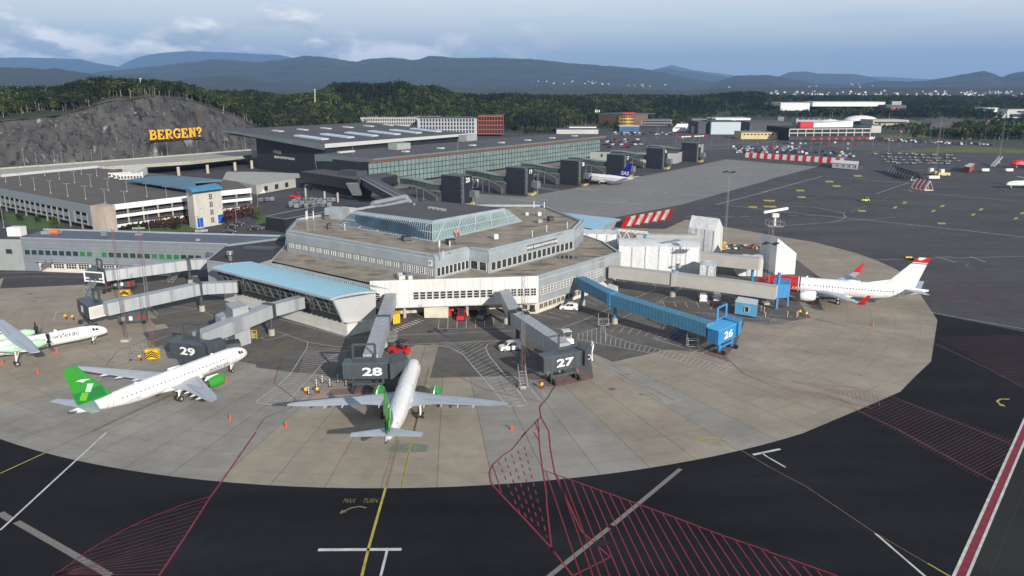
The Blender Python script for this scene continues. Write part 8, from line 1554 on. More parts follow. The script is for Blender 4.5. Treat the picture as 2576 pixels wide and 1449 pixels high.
mb = MB(); a, b = lerp(pa,pb,.28)+n*8, lerp(pa,pb,.83)+n*8; mb.hull8([(a.x,a.y,zt),(b.x,b.y,zt),(b.x,b.y+20,zt),(a.x,a.y+20,zt)], [(a.x,a.y,zt+3.5),(b.x,b.y,zt+6),(b.x,b.y+20,zt+6),(a.x,a.y+20,zt+3.5)]); mb.build('white_wedge', wwh, t); mb = MB(); a = lerp(pa,pb,.18)+n*7; mb.box((a.x+4,a.y,zt),(13,10,5.5)); mb.build('red_block', m_rd, t)
for lb, x, y, w, h, base in (('white air dome behind the black parking building',2098,314,18,7.0,0),('white domed hall with blue side wall beyond the parking building',2175,312,24,7.5,4)):
 g = P(x, y, 0); t = thing('dome_hall', lb, 'dome', g); mb = MB(); rings = []
 for i in range(7): a = math.pi/2*i/6.3; rings.append([(g.x+w*math.cos(a)*math.cos(b)*1.0, g.y+14+w*.6*math.cos(a)*math.sin(b), base+h*math.sin(a)) for b in [2*math.pi*j/20 for j in range(20)]])
 mb.loft(rings); mb.build('membrane', m_frame, t, smooth=60)
 if base: mb = MB(); mb.box((g.x,g.y+14,0),(w*2,w*1.2,base)); mb.build('side_wall', mat('deep_blue_wall',(0.02,0.08,0.20),.6), t)
mound('green_mound', [P(x, y, 0) for x, y in ((2240,318),(2300,322),(2330,318),(2310,306),(2260,304))], 8, m_grass, seed=8, n=12); mound('gravel_heap', [P(x, y, 0) for x, y in ((2300,306),(2380,310),(2460,308),(2400,297),(2330,296))], 7, mat('crushed_rock',(0.085,0.085,0.085),.9,var=.3,scale=.1,bump=.8), seed=9, n=12); mound('quarry_ground', [P(x, y, 0) for x, y in ((2300,326),(2600,318),(2600,300),(2380,298))], 3.5, mat('quarry_rubble',(0.06,0.058,0.055),.9,var=.5,scale=.06,col2=(0.14,0.13,0.12),bump=.8), seed=10, n=16)
for x, y, lb, m_ in ((2398,316,'yellow excavator on the quarry ground, left one',mat('machine_yellow',(0.6,0.35,0.03),.5)),(2503,312,'yellow excavator on the quarry ground, right one',mat('machine_yellow',(0.6,0.35,0.03),.5)),(2484,311,'orange excavator on the quarry ground',mat('machine_orange',(0.5,0.10,0.03),.5))):
 g = P(x, y, 2.5); t = thing('excavator', lb, 'excavator', g); mb = MB(); mb.box((g.x,g.y,g.z+1),(4,3,2.4)); mb.build('body', m_, t); mb = MB(); mb.beam((g.x,g.y,g.z+3),(g.x+4,g.y,g.z+6),.6,.6); mb.beam((g.x+4,g.y,g.z+6),(g.x+6.5,g.y,g.z+2),.5,.5); mb.build('arm', m_, t); mb = MB(); mb.box((g.x,g.y,g.z),(4.2,3.2,1)); mb.build('tracks', m_tyre, t)
for x, y0, y1, Y, lb in ((353,197,231,650,'thin white pole mast on the hill above the rock face'),(792,224,250,900,'thin pale mast among the trees on the hill'),(743,237,250,950,'white round topped tower standing out of the trees')):
 a, b = PY(x, y1, Y), PY(x, y0, Y); t = thing('mast', lb, 'mast', a); r = .35 if 'pole' in lb or 'thin' in lb else 1.6; mb = MB(); mb.tube(a+Vector((0,0,-3)), b, r, r*.8, 8); mb.build('pole', m_frame, t); mb = MB(); mb.box((b.x,b.y,b.z-r*2),(r*3,r*3,r*2)); mb.build('head', m_frame, t)
# ---------------------------------------------------------------- blast fences
m_fw = mat('fence_white', (0.55,0.55,0.53), .6, var=.1, scale=.6); m_fk = mat('fence_red_painted_shade', (0.012,0.012,0.016), .6)  # black stands for red panels in shade, put into the colour
def blast(label, a, b, n, h, lean, c1, c2, first=0, depth=2.2):
 a, b = Vector(a), Vector(b); t = thing('blast_fence', label, 'blast fence', (a+b)/2); d = (b-a).normalized(); nn = Vector((-d.y,d.x,0)); nn = nn if nn.y > 0 else -nn
 for i in range(n):
  p, q = lerp(a, b, i/n), lerp(a, b, (i+.97)/n); m_ = c1 if (i+first) % 2 else c2; mb = MB(); w_ = [(0,.3),(lean*.35,h*.5),(lean,h)];
  for (u0,z0),(u1,z1) in zip(w_, w_[1:]): mb.hull8([p+nn*u0+Vector((0,0,z0)), q+nn*u0+Vector((0,0,z0)), q+nn*(u0+.15)+Vector((0,0,z0)), p+nn*(u0+.15)+Vector((0,0,z0))], [p+nn*u1+Vector((0,0,z1)), q+nn*u1+Vector((0,0,z1)), q+nn*(u1+.15)+Vector((0,0,z1)), p+nn*(u1+.15)+Vector((0,0,z1))])
  o = mb.build('panel', m_, t); mb = MB(); e = q; mb.beam(e+Vector((0,0,.2)), e+nn*(lean+.1)+Vector((0,0,h)), .15,.15); s_ = lean+ (depth if lean > 0 else -depth); mb.beam(e+nn*(lean)+Vector((0,0,h*.9)), e+nn*s_*(1 if lean > 0 else 1)+Vector((0,0,.3)), .15,.15); mb.beam(e+Vector((0,0,.2)), e+nn*s_+Vector((0,0,.2)), .3,.35); mb.build('brace', m_, o)
 return t
blast('long red and white striped blast fence in front of the far car park', P(1874,397), P(2132,414), 26, 4.0, .9, m_rd, m_fw)
a, b = P(1562,574), P(1680,552); blast('short row of leaning red and white blast fence panels just behind the wrapped scaffolds', a, b, 11, 4.6, -2.6, m_fw, m_rd, 0, -2.2)
blast('black and white striped blast fence casting a long shadow, far right apron', P(2257,433), P(2325,456), 18, 5.0, 4.2, m_fk, m_acw)
blast('small red and white blast fence at the near end of the black and white one', P(2290,474), P(2326,480), 7, 5.2, 3.0, m_rd, m_fw)
# ---------------------------------------------------------------- vehicles
def vehicle_parts(t, prof, W, m, wheels, r=.33, glassm=None, side=None, wsh=None, rear=None, lights=True):
 zmax = max(z for _, z in prof); mb = MB(); rings = []
 for y, f in ((-W/2+.04,.0),(-W/2,1),(W/2,1),(W/2-.04,.0)):
  rings.append([(x*(1 if f else .985), y*(1-.10*max(0, (z-1.0)/(zmax-1.0+1e-6)) if z > 1.0 else 1), z) for x, z in prof])
 mb.loft(rings); body = mb.build('body', m, t, smooth=35)
 for poly in (side or []):
  for s in (-1, 1): mb = MB(); mb.face([(x, s*(W/2*(1-.10*max(0, (z-1.0)/(zmax-1.0)))+.015), z) for x, z in poly]); mb.build('window', m_cab, t)
 for nm, (x0, z0, x1, z1) in (('windscreen', wsh), ('rear_window', rear)):
  if (x0, z0) != (x1, z1): w0, w1 = W/2*.9, W/2*.8; mb = MB(); mb.face([(x0,-w0,z0),(x0,w0,z0),(x1,w1,z1),(x1,-w1,z1)]); mb.build(nm, m_cab, t)
 for x in wheels:
  for s in (-1, 1): mb = MB(); mb.tube((x,s*(W/2-.2),r),(x,s*(W/2+.02),r),r,n=14); wh = mb.build('wheel', m_tyre, t, smooth=40); mb = MB(); mb.tube((x,s*(W/2-.1),r),(x,s*(W/2+.035),r),r*.55,n=10); mb.build('rim', m_hub, wh)
 if lights:
  for s in (-1, 1):
   f = max(prof, key=lambda p: p[0])[0]; b = min(prof, key=lambda p: p[0])[0]
   mb = MB(); mb.box((f-.06,s*(W/2-.25),.62),(.16,.32,.2)); mb.build('headlight', m_hub, t); mb = MB(); mb.box((b+.04,s*(W/2-.15),.75),(.12,.2,.35)); mb.build('tail_light', m_rd, t)
def van(name, label, px, py, hdg, m=None, group=None, L=4.4, H=1.85):
 g = P(px, py, 0); t = thing(name, label, 'van', g, group, math.radians(hdg), local=True); h = L/2
 vehicle_parts(t, [(h,.25),(h,.75),(h-.2,.95),(h-1.1,1.1),(h-1.75,H-.1),(h-2.1,H),(-h+.15,H),(-h,H-.5),(-h,.25)], 1.85, m or m_acw, (h-.85,-h+.85), side=[[(h-1.35,1.12),(h-2.3,1.12),(h-2.3,H-.2),(h-1.85,H-.2)],[(h-2.4,1.12),(h-3.3,1.12),(h-3.3,H-.2),(h-2.4,H-.2)]], wsh=(h-1.08,1.13,h-1.72,H-.14), rear=(-h-.01,1.1,-h+.0-.0+.1,H-.2)); return t
def car(name, label, px, py, hdg, m, group=None, loc=None):
 g = loc or P(px, py, 0); t = thing(name, label, 'car', g, group, math.radians(hdg), local=True)
 vehicle_parts(t, [(2.15,.25),(2.2,.6),(2.0,.8),(1.0,.92),(.35,1.38),(-.9,1.42),(-1.75,1.0),(-2.15,.9),(-2.15,.25)], 1.8, m, (1.35,-1.3), side=[[(.85,.94),(-.2,.94),(-.2,1.32),(.38,1.32)],[(-.28,.94),(-1.5,.98),(-.95,1.33),(-.28,1.33)]], wsh=(1.02,.94,.4,1.37), rear=(-1.78,1.02,-.95,1.42)); return t
van('service_van', 'white van with roof light parked beside the gate 27 bridge, nose to the left', 1283, 880, 196)
van('service_van', 'white van with grey flash parked by the terminal right of gate 27', 1432, 779, 168)
van('service_van', 'white van seen from behind under the long grey bridge, left one', 1767, 755, 82); van('service_van', 'white van under the long grey bridge, right one', 1802, 753, 82)
mcar = {n: mat('car_'+n, c, .25, var=.04, spec=.7) for n, c in (('black',(0.012,0.012,0.014)),('silver',(0.33,0.34,0.35)),('white',(0.65,0.65,0.64)),('red',(0.30,0.015,0.02)),('blue',(0.02,0.045,0.13)),('grey',(0.08,0.085,0.09)))}
for x, y, h, c, lb in ((507,584,20,'silver','silver car at the left of the small car park below the lift tower'),(583,573,15,'black','black car in the upper row of the small car park, left one'),(599,567,15,'black','black car in the upper row of the small car park, right one'),(640,578,15,'black','dark car in the middle of the small car park, right of the others'),(578,588,12,'black','low black car nearest to the grey pier roof'),(350,577,10,'silver','silver car half hidden behind the shrubs by the grey pier roof'),(650,577,15,'blue','dark blue car at the right end of the small car park'),(655,487,195,'white','white minibus in the dark yard below the black link building')):
 (car if 'minibus' not in lb else van)('car' if 'minibus' not in lb else 'minibus', lb, x, y, h, mcar[c])
def tug(label, px, py, hdg, m, cab=True, s=1.0):
 g = P(px, py, 0); t = thing('baggage_tug', label, 'tug', g, None, math.radians(hdg), local=True); t.scale = (s,)*3
 mb = MB(); mb.hull8([(1.7,-.75,.3),(1.7,.75,.3),(-1.5,.75,.3),(-1.5,-.75,.3)], [(1.5,-.7,1.05),(1.5,.7,1.05),(-1.45,.7,.95),(-1.45,-.7,.95)]); mb.build('body', m, t)
 mb = MB(); mb.box((-.3,0,.95),(1.2,1.3,.3)); mb.build('seat', m_bk, t)
 if cab:
  mb = MB()
  for x in (-.95,.45):
   for y in (-.65,.65): mb.beam((x,y,.95),(x*.95,y*.95,2.05),.08,.08)
  mb.build('cab_posts', m, t); mb = MB(); mb.box((-.25,0,2.03),(1.6,1.45,.1)); mb.build('cab_roof', m_wbox if m is m_acw else m_bk, t); mb = MB(); mb.face([(.5,-.6,1.05),(.5,.6,1.05),(.46,.58,2.0),(.46,-.58,2.0)]); mb.build('windscreen', m_cab, t)
 for x in (1.0,-.95):
  for s_ in (-1,1): mb = MB(); mb.tube((x,s_*.55,.36),(x,s_*.8,.36),.36,n=12); mb.build('wheel', m_tyre, t, smooth=40)
 return t
tug('red baggage tug with clear cab parked under the white facade, left of the dark one', 1162, 803, 262, m_rd, s=1.15); tug('dark baggage tug with grey hood parked under the white facade, right of the red one', 1212, 801, 262, mcar['grey'], s=1.15); tug('white tall cab tug standing behind the charcoal head of gate 27', 1425, 862, 285, m_acw, s=1.25); tug('red tug waiting behind the nose of the airplane at gate 28', 1007, 889, 160, m_rd, s=1.3); tug('red service truck in the dark yard beside the silver dollies', 744, 499, 180, m_rd, s=1.5)
tug('yellow follow me car on the far apron between the curved lines', 2177, 507, 180, mat('bright_yellow_paint', (0.45,0.50,0.03), .4), s=1.1)
container('yellow_container', 'yellow container in the shade under the terminal beside the gate 28 bridge', [(988,792),(1006,789),(1006,781),(988,783)], .2, 2.4, mat('container_yellow', (0.65,0.36,0.01), .5))
for x, y, lb in ((1020,800,'red refuse bin in front of the low white wall, left one'),(1134,793,'red refuse bin under the white facade beside a cone'),(1156,787,'red refuse bin between the pillars, middle one'),(1167,786,'red refuse bin between the pillars, right one')):
 if x == 1020: continue
 g = P(x, y, 0); t = thing('refuse_bin', lb, 'bin', g); mb = MB(); mb.box((g.x,g.y,0),(.9,.8,1.5)); mb.build('bin_body', m_rd, t); mb = MB(); mb.box((g.x,g.y,1.5),(1.0,.9,.12)); mb.build('lid', m_rd, t)
m_or = mat('cone_red', (0.65,0.06,0.03), .5)
def proto_cone(loc, lb):
 t = thing('traffic_cone', lb, 'cone', loc, None, local=True); mb = MB(); mb.box((0,0,0),(.62,.62,.08)); mb.tube((0,0,.08),(0,0,1.05),.24,.05,12); mb.build('cone_body', m_or, t, smooth=40); mb = MB(); mb.tube((0,0,.42),(0,0,.68),.165,.115,12); mb.build('reflective_band', m_acw, t); return t
cn = None
for x, y, lb in ((720,1075,'cone on the pale apron left of the gate 28 airplane\'s tail'),(1287,1081,'cone on the apron beside the top of the red fan marking'),(144,887,'cone near the turboprop\'s propeller, right of its wing'),(7,916,'cone at the left edge in front of the turboprop\'s wheel'),(96,938,'cone between the turboprop wheel and the green fin'),(569,961,'cone just behind the green engine of the gate 29 airplane'),(579,1056,'lone cone in the middle of the grey wedge left of centre'),(2196,819,'cone alone on the right apron below the white airliner'),(2044,766,'cone in front of the white airliner\'s left engine'),(274,722,'cone below the steps of the far left bridge'),(1452,934,'cone beside the legs of the gate 27 bridge head'),(298,660+4,'cone on the road before the long pier'),(1127,795,'cone beside the red bin under the white facade'),(604,884,'cone by the chevron board left of the gate 29 bridge head')):
 p = P(x, y, 0)
 if cn is None: cn = proto_cone(p, 'red and white striped '+lb); cnt = snap(cn); cn.scale = (.85,)*3
 else: dup(cn, p, label='red and white striped '+lb, tree=cnt)
PG = 'red and white marker posts with round feet'; po = None
for x, y in ((811,963),(796.5,973),(777,992),(830,972),(850,961.5),(871,969),(1378,953),(1408,944),(1383,938),(1914,784),(1922,787),(2007,796),(1925,800),(2981*0+2004,799),(604,905),(1070*0+390,905),(575,893),(1981,798)):
 p = P(x, y, 0)
 if po is None:
  po = thing('marker_post', 'thin red and white banded post standing on a black round foot', 'post', p, PG, local=True); mb = MB(); mb.tube((0,0,0),(0,0,.1),.42,.38,12); mb.build('foot', m_bk, po)
  for i in range(5): mb = MB(); mb.tube((0,0,.1+i*.26),(0,0,.36+i*.26),.075,n=8); mb.build('band', m_acw if i % 2 == 0 else m_or, po)
  pot = snap(po)
 else: dup(po, p, tree=pot)
m_y2 = mat('reel_yellow', (0.62,0.42,0.02), .5); m_mag = mat('post_magenta', (0.45,0.04,0.08), .5); hr = None
for x, y, lb in ((770,992,'left of the pair by the gate 28 airplane\'s left wing'),(799,991,'right of the pair by the gate 28 airplane\'s left wing'),(165,804,'left of the pair in front of the gate 31 door'),(183,806,'right of the pair in front of the gate 31 door'),(1363,979,'beside the air stairs at the gate 27 mast'),(2012,793,'left of the pair under the long grey bridge'),(2028,798,'right of the pair under the long grey bridge'),(382,905,'near the chevron board at gate 29'),(352,908,'left of the chevron board at gate 29'),(632,848,'by the yellow racks behind the gate 29 bridge')):
 p = P(x, y, 0)
 if hr is None:
  hr = thing('ground_power_stand', 'x', 'power stand', p, None, local=True); mb = MB(); mb.tube((0,0,0),(0,0,1.1),.13,n=8); mb.box((0,0,0),(.7,.6,.12)); mb.build('post', m_mag, hr); mb = MB(); mb.tube((-.35,0,1.35),(.35,0,1.35),.33,n=12); mb.tube((-.2,.1,1.7),(.4,.1,1.75),.2,n=10); mb.build('hose_reel', m_y2, hr, smooth=40); mb = MB(); mb.box((.3,.15,.3),(.35,.3,.5)); mb.build('cable_box', m_bk, hr); hrt = snap(hr); hr.scale = (.66,)*3
  hr['label'] = 'hose reel on red post, '+lb
 else: dup(hr, p, label='hose reel on red post, '+lb, tree=hrt)
def chevron(label, px, py, w=2.6, h=2.1):
 g = P(px, py, 0); t = thing('chevron_barrier', label, 'barrier', g); mb = MB(); mb.box((g.x,g.y,.2),(w,1.0,h)); mb.build('block', mat('barrier_yellow', (0.70,0.46,0.02), .5), t)
 n = 4
 for s in (-1, 1):
  for i in range(n):
   z = .25+h*i/n; x0 = g.x; x1 = g.x+s*w/2; y = g.y-.52; mb = MB(); mb.face([(x0,y,min(z+.45,h+.18)),(x0,y,min(z+.75,h+.19)),(x1,y,max(.22,z-.25)),(x1,y,max(.21,z-.55))]); mb.build('black_chevron', m_bk, t)
chevron('yellow and black chevron block left of the charcoal gate 29 head', 385.5, 904, 2.5, 1.9); chevron('yellow and black chevron block in front of the pitched white wrap', 1815, 629, 2.6, 2.6); chevron('yellow and black chevron block partly hidden behind the gate 31 bridge', 316, 745, 2.2, 1.4)
t = stair('air_stairs', 'yellow and grey mobile steps standing by the foot of the gate 27 mast', (*P(1319,982,0)[:2], 0), (*P(1312,965,0)[:2], 2.6), 1.3, m_galv, n=7)
stair('air_stairs', 'low blue steel stairs leading under the gate 26 blue head', (*P(1692,855,0)[:2], .4), (*P(1770,836,0)[:2], 3.4), 1.4, mat('navy_steel', (0.02,0.05,0.16), .5), n=10)
stair('access_stairs', 'grey steel steps running down under the upper left grey bridge', (*P(428,714,0)[:2], .2), (*P(474,690,0)[:2], 4.0), 1.2, m_galv, n=9)
for x, y, lb in ((1742,875,'tall grey steel trolley frame left of the gate 26 legs'),(1518,822+0,'small grey steel stair frame beside the parking bays under the blue bridge'),(345,905,'grey cage trolley left of the yellow and black chevron block')):
 g = P(x, y, 0); t = thing('trolley_frame', lb, 'trolley', g); mb = MB()
 for a in (-1.1,1.1):
  for b in (-.6,.6): mb.beam((g.x+a,g.y+b,.3),(g.x+a,g.y+b,2.9 if b > 0 else 2.0),.09,.09)
 for z in (.5,1.8):
  mb.beam((g.x-1.1,g.y-.6,z),(g.x+1.1,g.y-.6,z),.08,.08); mb.beam((g.x-1.1,g.y+.6,z),(g.x+1.1,g.y+.6,z),.08,.08); mb.beam((g.x-1.1,g.y-.6,z),(g.x-1.1,g.y+.6,z),.08,.08); mb.beam((g.x+1.1,g.y-.6,z),(g.x+1.1,g.y+.6,z),.08,.08)
 mb.build('frame', m_galv, t)
 for a in (-1,1): mb = MB(); mb.tube((g.x+a,g.y-.7,.2),(g.x+a,g.y-.5,.2),.2,n=10); mb.build('wheel', m_tyre, t)
DG = 'silver baggage containers on dollies in the dark yard'; dl = None
for i in range(27):
 if i < 3: p = P(657+i*14, 509-i*1.2, 0)
 else: r_, c_ = divmod(i-3, 8); p = P(728+c_*14+r_*5+FR.uniform(-4,4), 523-r_*6.5+c_*-.4+FR.uniform(-2,2), 0)
 if dl is None:
  dl = thing('baggage_dolly', 'silver baggage container on a low dolly', 'dolly', p, DG, local=True); mb = MB(); mb.prism([(-1,-.75),(1,-.75),(1,.75),(-1,.75)], .55, 1.7); mb.build('container', mat('dull_aluminium', (0.15,0.16,0.17), .5, metal=.3, var=.2), dl); mb = MB(); mb.hull8([(-1,-.75,1.7),(1,-.75,1.7),(1,.75,1.7),(-1,.75,1.7)], [(-.6,-.7,2.05),(1,-.7,2.05),(1,.7,2.05),(-.6,.7,2.05)]); mb.build('container_top', mat('grey_canvas', (0.18,0.19,0.2), .7), dl); mb = MB(); mb.box((0,0,.3),(2.5,1.7,.2)); mb.build('dolly_bed', m_dkmetal, dl)
  for a in (-.8,.8): mb = MB(); mb.tube((a,-.8,.2),(a,.8,.2),.2,n=8); mb.build('wheel', m_tyre, dl)
  dlt = snap(dl)
 else: dup(dl, p, FR.random()*1.2, tree=dlt)
CG = 'flat cargo carts parked on the far right stands'; cg = None
for i in range(46):
 r_ = i//12; x = 2206+(i % 12)*17+FR.uniform(-7,7)+r_*8; y = (388,397,404,411)[r_]+FR.uniform(-1.5,1.5)+(i % 12)*.35
 p = P(x, y, 0)
 if cg is None:
  cg = thing('cargo_cart', 'low grey cargo cart with light boxes on the far right stands', 'cart', p, CG, local=True); mb = MB(); mb.box((0,0,.4),(3.6,1.5,.2)); mb.build('bed', m_dkmetal, cg); mb = MB(); mb.box((-.7,0,.6),(1.5,1.3,.8)); mb.build('load', mat('dusty_grey_load',(0.22,0.22,0.21),.7), cg); mb = MB(); mb.box((1.1,0,.6),(.8,1.2,.5)); mb.build('load', m_gframe, cg)
  for a in (-1.6,1.6): mb = MB(); mb.tube((a,-.95,.3),(a,.95,.3),.3,n=8); mb.build('wheel', m_tyre, cg)
  cgt = snap(cg)
 else: dup(cg, p, FR.choice((0,.3,1.2,2.6)), tree=cgt)
_, q = container('white_container', 'row of joined white site cabins with small windows beside the long striped blast fence', [(2094,409),(2158,414),(2160,406),(2096,402)], .3, 3.6, m_wbox); windows(_, q[0], q[1], 2, 22, 5, 1.2, 1.5, 1.2, 1, 1)
container('green_container', 'green container behind the white site cabins', [(2102,399),(2120,400),(2122,394),(2104,393)], 0, 2.8, mat('container_green', (0.03,0.22,0.10), .6)); container('blue_container', 'bright blue container behind the white site cabins', [(2114,398),(2130,399),(2131,393),(2116,392)], 0, 3.4, mat('container_mid_blue', (0.02,0.16,0.42), .6))
_, q = container('brick_hut', 'small red brick hut with flat roof on the far right stands', [(2425,418),(2440,420),(2452,412),(2440,410)], 0, 3.6, mat('red_brick', (0.25,0.06,0.04), .8), cat='hut', roof=m_edgel)
for x, y, lb in ((2345,440,'yellow mast wagon with chevrons by the far floodlight mast'),(2372,443,'pale yellow cargo loader beside the far floodlight mast')):
 g = P(x, y, 0); t = thing('cargo_loader', lb, 'loader', g); mb = MB(); mb.box((g.x,g.y,.5),(7 if x > 2350 else 4.5,3,1.6)); mb.build('body', mat('pale_yellow_paint', (0.5,0.42,0.18), .6), t); mb = MB(); mb.box((g.x-1,g.y,2.1),(2,2.4,2.0)); mb.build('cab', m_wbox, t); mb = MB(); mb.tube((g.x-2,g.y-1.5,.5),(g.x-2,g.y-1.2,.5),.5,n=10); mb.tube((g.x+2,g.y-1.5,.5),(g.x+2,g.y-1.2,.5),.5,n=10); mb.build('wheel', m_tyre, t)
g = P(2350,432,0)
for x, y, lb, w_ in ((2477,433,'white tank trailer on the far right stands, left one',4.4),(2540-2*16,0,'',0),(2537,433,'white tank trailer on the far right stands, right one',4.4),(2348,452,'white cargo trailer right of the small striped blast fence',6)):
 if not lb: continue
 g = P(x, y, 0); t = thing('tank_trailer', lb, 'trailer', g); mb = MB(); mb.box((g.x,g.y,.7),(w_,2,1.6)); mb.build('tank', m_wbox, t); mb = MB(); mb.box((g.x,g.y,.35),(w_+1,1.8,.3)); mb.build('chassis', m_dkmetal, t)
 for a in (-.35,.35): mb = MB(); mb.tube((g.x+w_*a,g.y-1.05,.4),(g.x+w_*a,g.y-.8,.4),.4,n=10); mb.build('wheel', m_tyre, t)
t = stair('air_stairs', 'white mobile passenger steps in front of the bright red airliner', (*P(2497,421,0)[:2], .5), (*P(2515,413,0)[:2], 4.6), 2.2, m_wbox, n=10)
g = P(2288,651,0); t = thing('tow_bar', 'black and yellow tow bar lying on the dark asphalt right of the apron', 'tow bar', g); mb = MB(); a, b = P(2276,647,.4), P(2300,653,.4); mb.beam(a, b, .5,.35); mb.build('bar', m_bk, t); mb = MB(); c = lerp(a, b, .4); mb.box((c.x,c.y,.5),(2,.7,.4)); mb.build('yellow_housing', m_y2, t)
for f in (.2,.9): c = lerp(a, b, f); mb = MB(); mb.tube((c.x,c.y-.6,.35),(c.x,c.y+.6,.35),.35,n=10); mb.build('wheel', m_tyre, t)
DB = 'pallets and crates on the building site by the wrapped scaffolds'
for i in range(22):
 p = P(1815+FR.random()*105, 617+FR.random()*13, 0); m_ = FR.choice((mat('pallet_wood', (0.30,0.20,0.12), .8), mat('brick_red_crate', (0.25,0.07,0.05), .7), m_galv, m_dkmetal, m_wbox)); t = thing('site_pallet', 'pallet or crate of building material lying behind the wrapped scaffolds', 'pallet', p, DB); w_ = FR.uniform(.8,2.2); mb = MB(); mb.box((p.x,p.y,.15), (w_,1.0,FR.uniform(.2,.9)), FR.random()*3); mb.build('load', m_, t); mb = MB(); mb.box((p.x,p.y,0), (w_*.9,.9,.15), 0); mb.build('skid', m_dkmetal, t)
g = P(628,853,0); t = thing('equipment_rack', 'yellow steel equipment rack under the gate 29 bridge', 'rack', g); mb = MB()
for a in (-1.6,-.6,.6,1.6): mb.beam((g.x+a,g.y,0),(g.x+a,g.y,1.9),.1,.1)
for z in (.3,1.1,1.9): mb.beam((g.x-1.6,g.y,z),(g.x+1.6,g.y,z),.1,.1)
mb.build('rack_frame', m_y2, t); mb = MB(); mb.box((g.x,g.y+.5,.2),(2.4,.6,1)); mb.build('load', m_galv, t)
m_skin = mat('skin', (0.42,0.26,0.19), .6); m_vest = mat('orange_vest', (0.75,0.12,0.03), .6); m_trs = mat('dark_trousers', (0.02,0.022,0.03), .8); m_hair = mat('dark_hair', (0.03,0.02,0.015), .7)
def person(label, p, rz, lift):
 t = thing('person', label, 'person', p, None, rz, local=True)
 J = {'pel': (0,0,.95), 'che': (0,0,1.32), 'nek': (0,0,1.50), 'hed': (0,.02,1.66), 'top': (0,.02,1.78)}; V = [J['pel'],J['che'],J['nek'],J['hed'],J['top']]; E = [(0,1),(1,2),(2,3),(3,4)]; R = [.14,.155,.065,.10,.07]
 for s in (-1,1):
  i = len(V); V += [(s*.10,0,.86),(s*.11,.03,.48),(s*.11,0,.08),(s*.12,.14,.04)]; R += [.095,.065,.045,.04]; E += [(0,i),(i,i+1),(i+1,i+2),(i+2,i+3)]
  i = len(V); V += [(s*.20,0,1.42),(s*.26,-.02,1.15),(s*.24,.16+lift*.1,.98+lift*.2),(s*.23,.24+lift*.12,.95+lift*.24)]; R += [.06,.045,.035,.035]; E += [(1,i),(i,i+1),(i+1,i+2),(i+2,i+3)]
  h0 = len(V)-1
  for f in range(5): i = len(V); V += [(s*(.23-.035+.0175*f),.31+lift*.14-abs(f-2)*.01,.93+lift*.27)]; R += [.009]; E += [(h0,i)]
 me = bpy.data.meshes.new('body'); me.from_pydata(V, E, []); o = bpy.data.objects.new('body', me); COL.objects.link(o); md = o.modifiers.new('skin','SKIN');
 for i, r in enumerate(R): me.skin_vertices[0].data[i].radius = (r, r)
 me.skin_vertices[0].data[0].use_root = True; o.modifiers.new('sub','SUBSURF').levels = 1
 dg = bpy.context.evaluated_depsgraph_get(); m2 = bpy.data.meshes.new_from_object(o.evaluated_get(dg)); bpy.data.objects.remove(o); o = bpy.data.objects.new('body', m2); COL.objects.link(o); o.parent = t
 m2.materials.clear(); m2.materials.append(m_skin); m2.materials.append(m_trs); m2.materials.append(m_vest)
 for f in m2.polygons: z = f.center.z; f.material_index = 1 if z < .95 and abs(f.center.y) < .16 else (2 if z < 1.48 and f.center.y < .18 else 0); f.use_smooth = True
 mb = MB(); mb.loft([[(x*w,y*w*.72,z) for x, y in ((-.21,-.19),(.21,-.19),(.23,0),(.21,.21),(-.21,.21),(-.23,0))] for z, w in ((.88,1.0),(1.15,.98),(1.46,.82))]); mb.build('vest', m_vest, t, smooth=50)
 mb = MB(); mb.loft([[(x*w,.02+y*w,z) for x, y in [(math.cos(a),math.sin(a)) for a in [i*math.pi/5 for i in range(10)]]] for z, w in ((1.66,.112),(1.74,.108),(1.80,.06))]); mb.build('hard_hat', m_vest, t, smooth=60)
p1 = P(1146,597,ZR); p2 = P(1154,596,ZR); person('person in an orange vest on the gravel roof by the skylight, left one', (p1.x,p1.y,ZR), .6, 1.0); person('person in a red orange vest and dark trousers on the gravel roof, right one', (p2.x,p2.y,ZR), -.4, 0.0)
# ---------------------------------------------------------------- car parks and their lamps
def far_car(m, kind, cname):
 mb = MB(); prof = [(2.15,.25),(2.2,.65),(1.1,.92),(.4,1.4),(-1.0,1.45),(-1.9,1.0),(-2.15,.9),(-2.15,.25)] if kind == 0 else [(2.2,.3),(2.2,.9),(1.3,1.1),(.8,1.75),(-2.1,1.8),(-2.2,.3)]
 mb.loft([[(x,y,z) for x, z in prof] for y in (-.9,.9)]); zt = max(z for _, z in prof)
 for s in (-1,1): mb.face([(.7,s*.91,.98),(-1.5,s*.91,.98),(-1.0,s*.91,zt-.1),(.45,s*.91,zt-.1)], 1)
 mb.face([(1.05,-.8,.95),(1.05,.8,.95),(.45,.75,1.38),(.45,-.75,1.38)] if kind == 0 else [(1.35,-.8,1.15),(1.35,.8,1.15),(.9,.75,1.7),(.9,-.75,1.7)], 1)
 for x in (1.35,-1.35): mb.tube((x,-.93,.32),(x,.93,.32),.32,n=8,m=2)
 me = bpy.data.meshes.new('far_car'); me.from_pydata([tuple(v) for v in mb.v], [], mb.f);
 for q in (m, m_cab, m_tyre): me.materials.append(q)
 me.polygons.foreach_set('material_index', mb.mi); return me
fc = {(c, kd): far_car(mcar[c], kd, c) for c in mcar for kd in (0,1)}
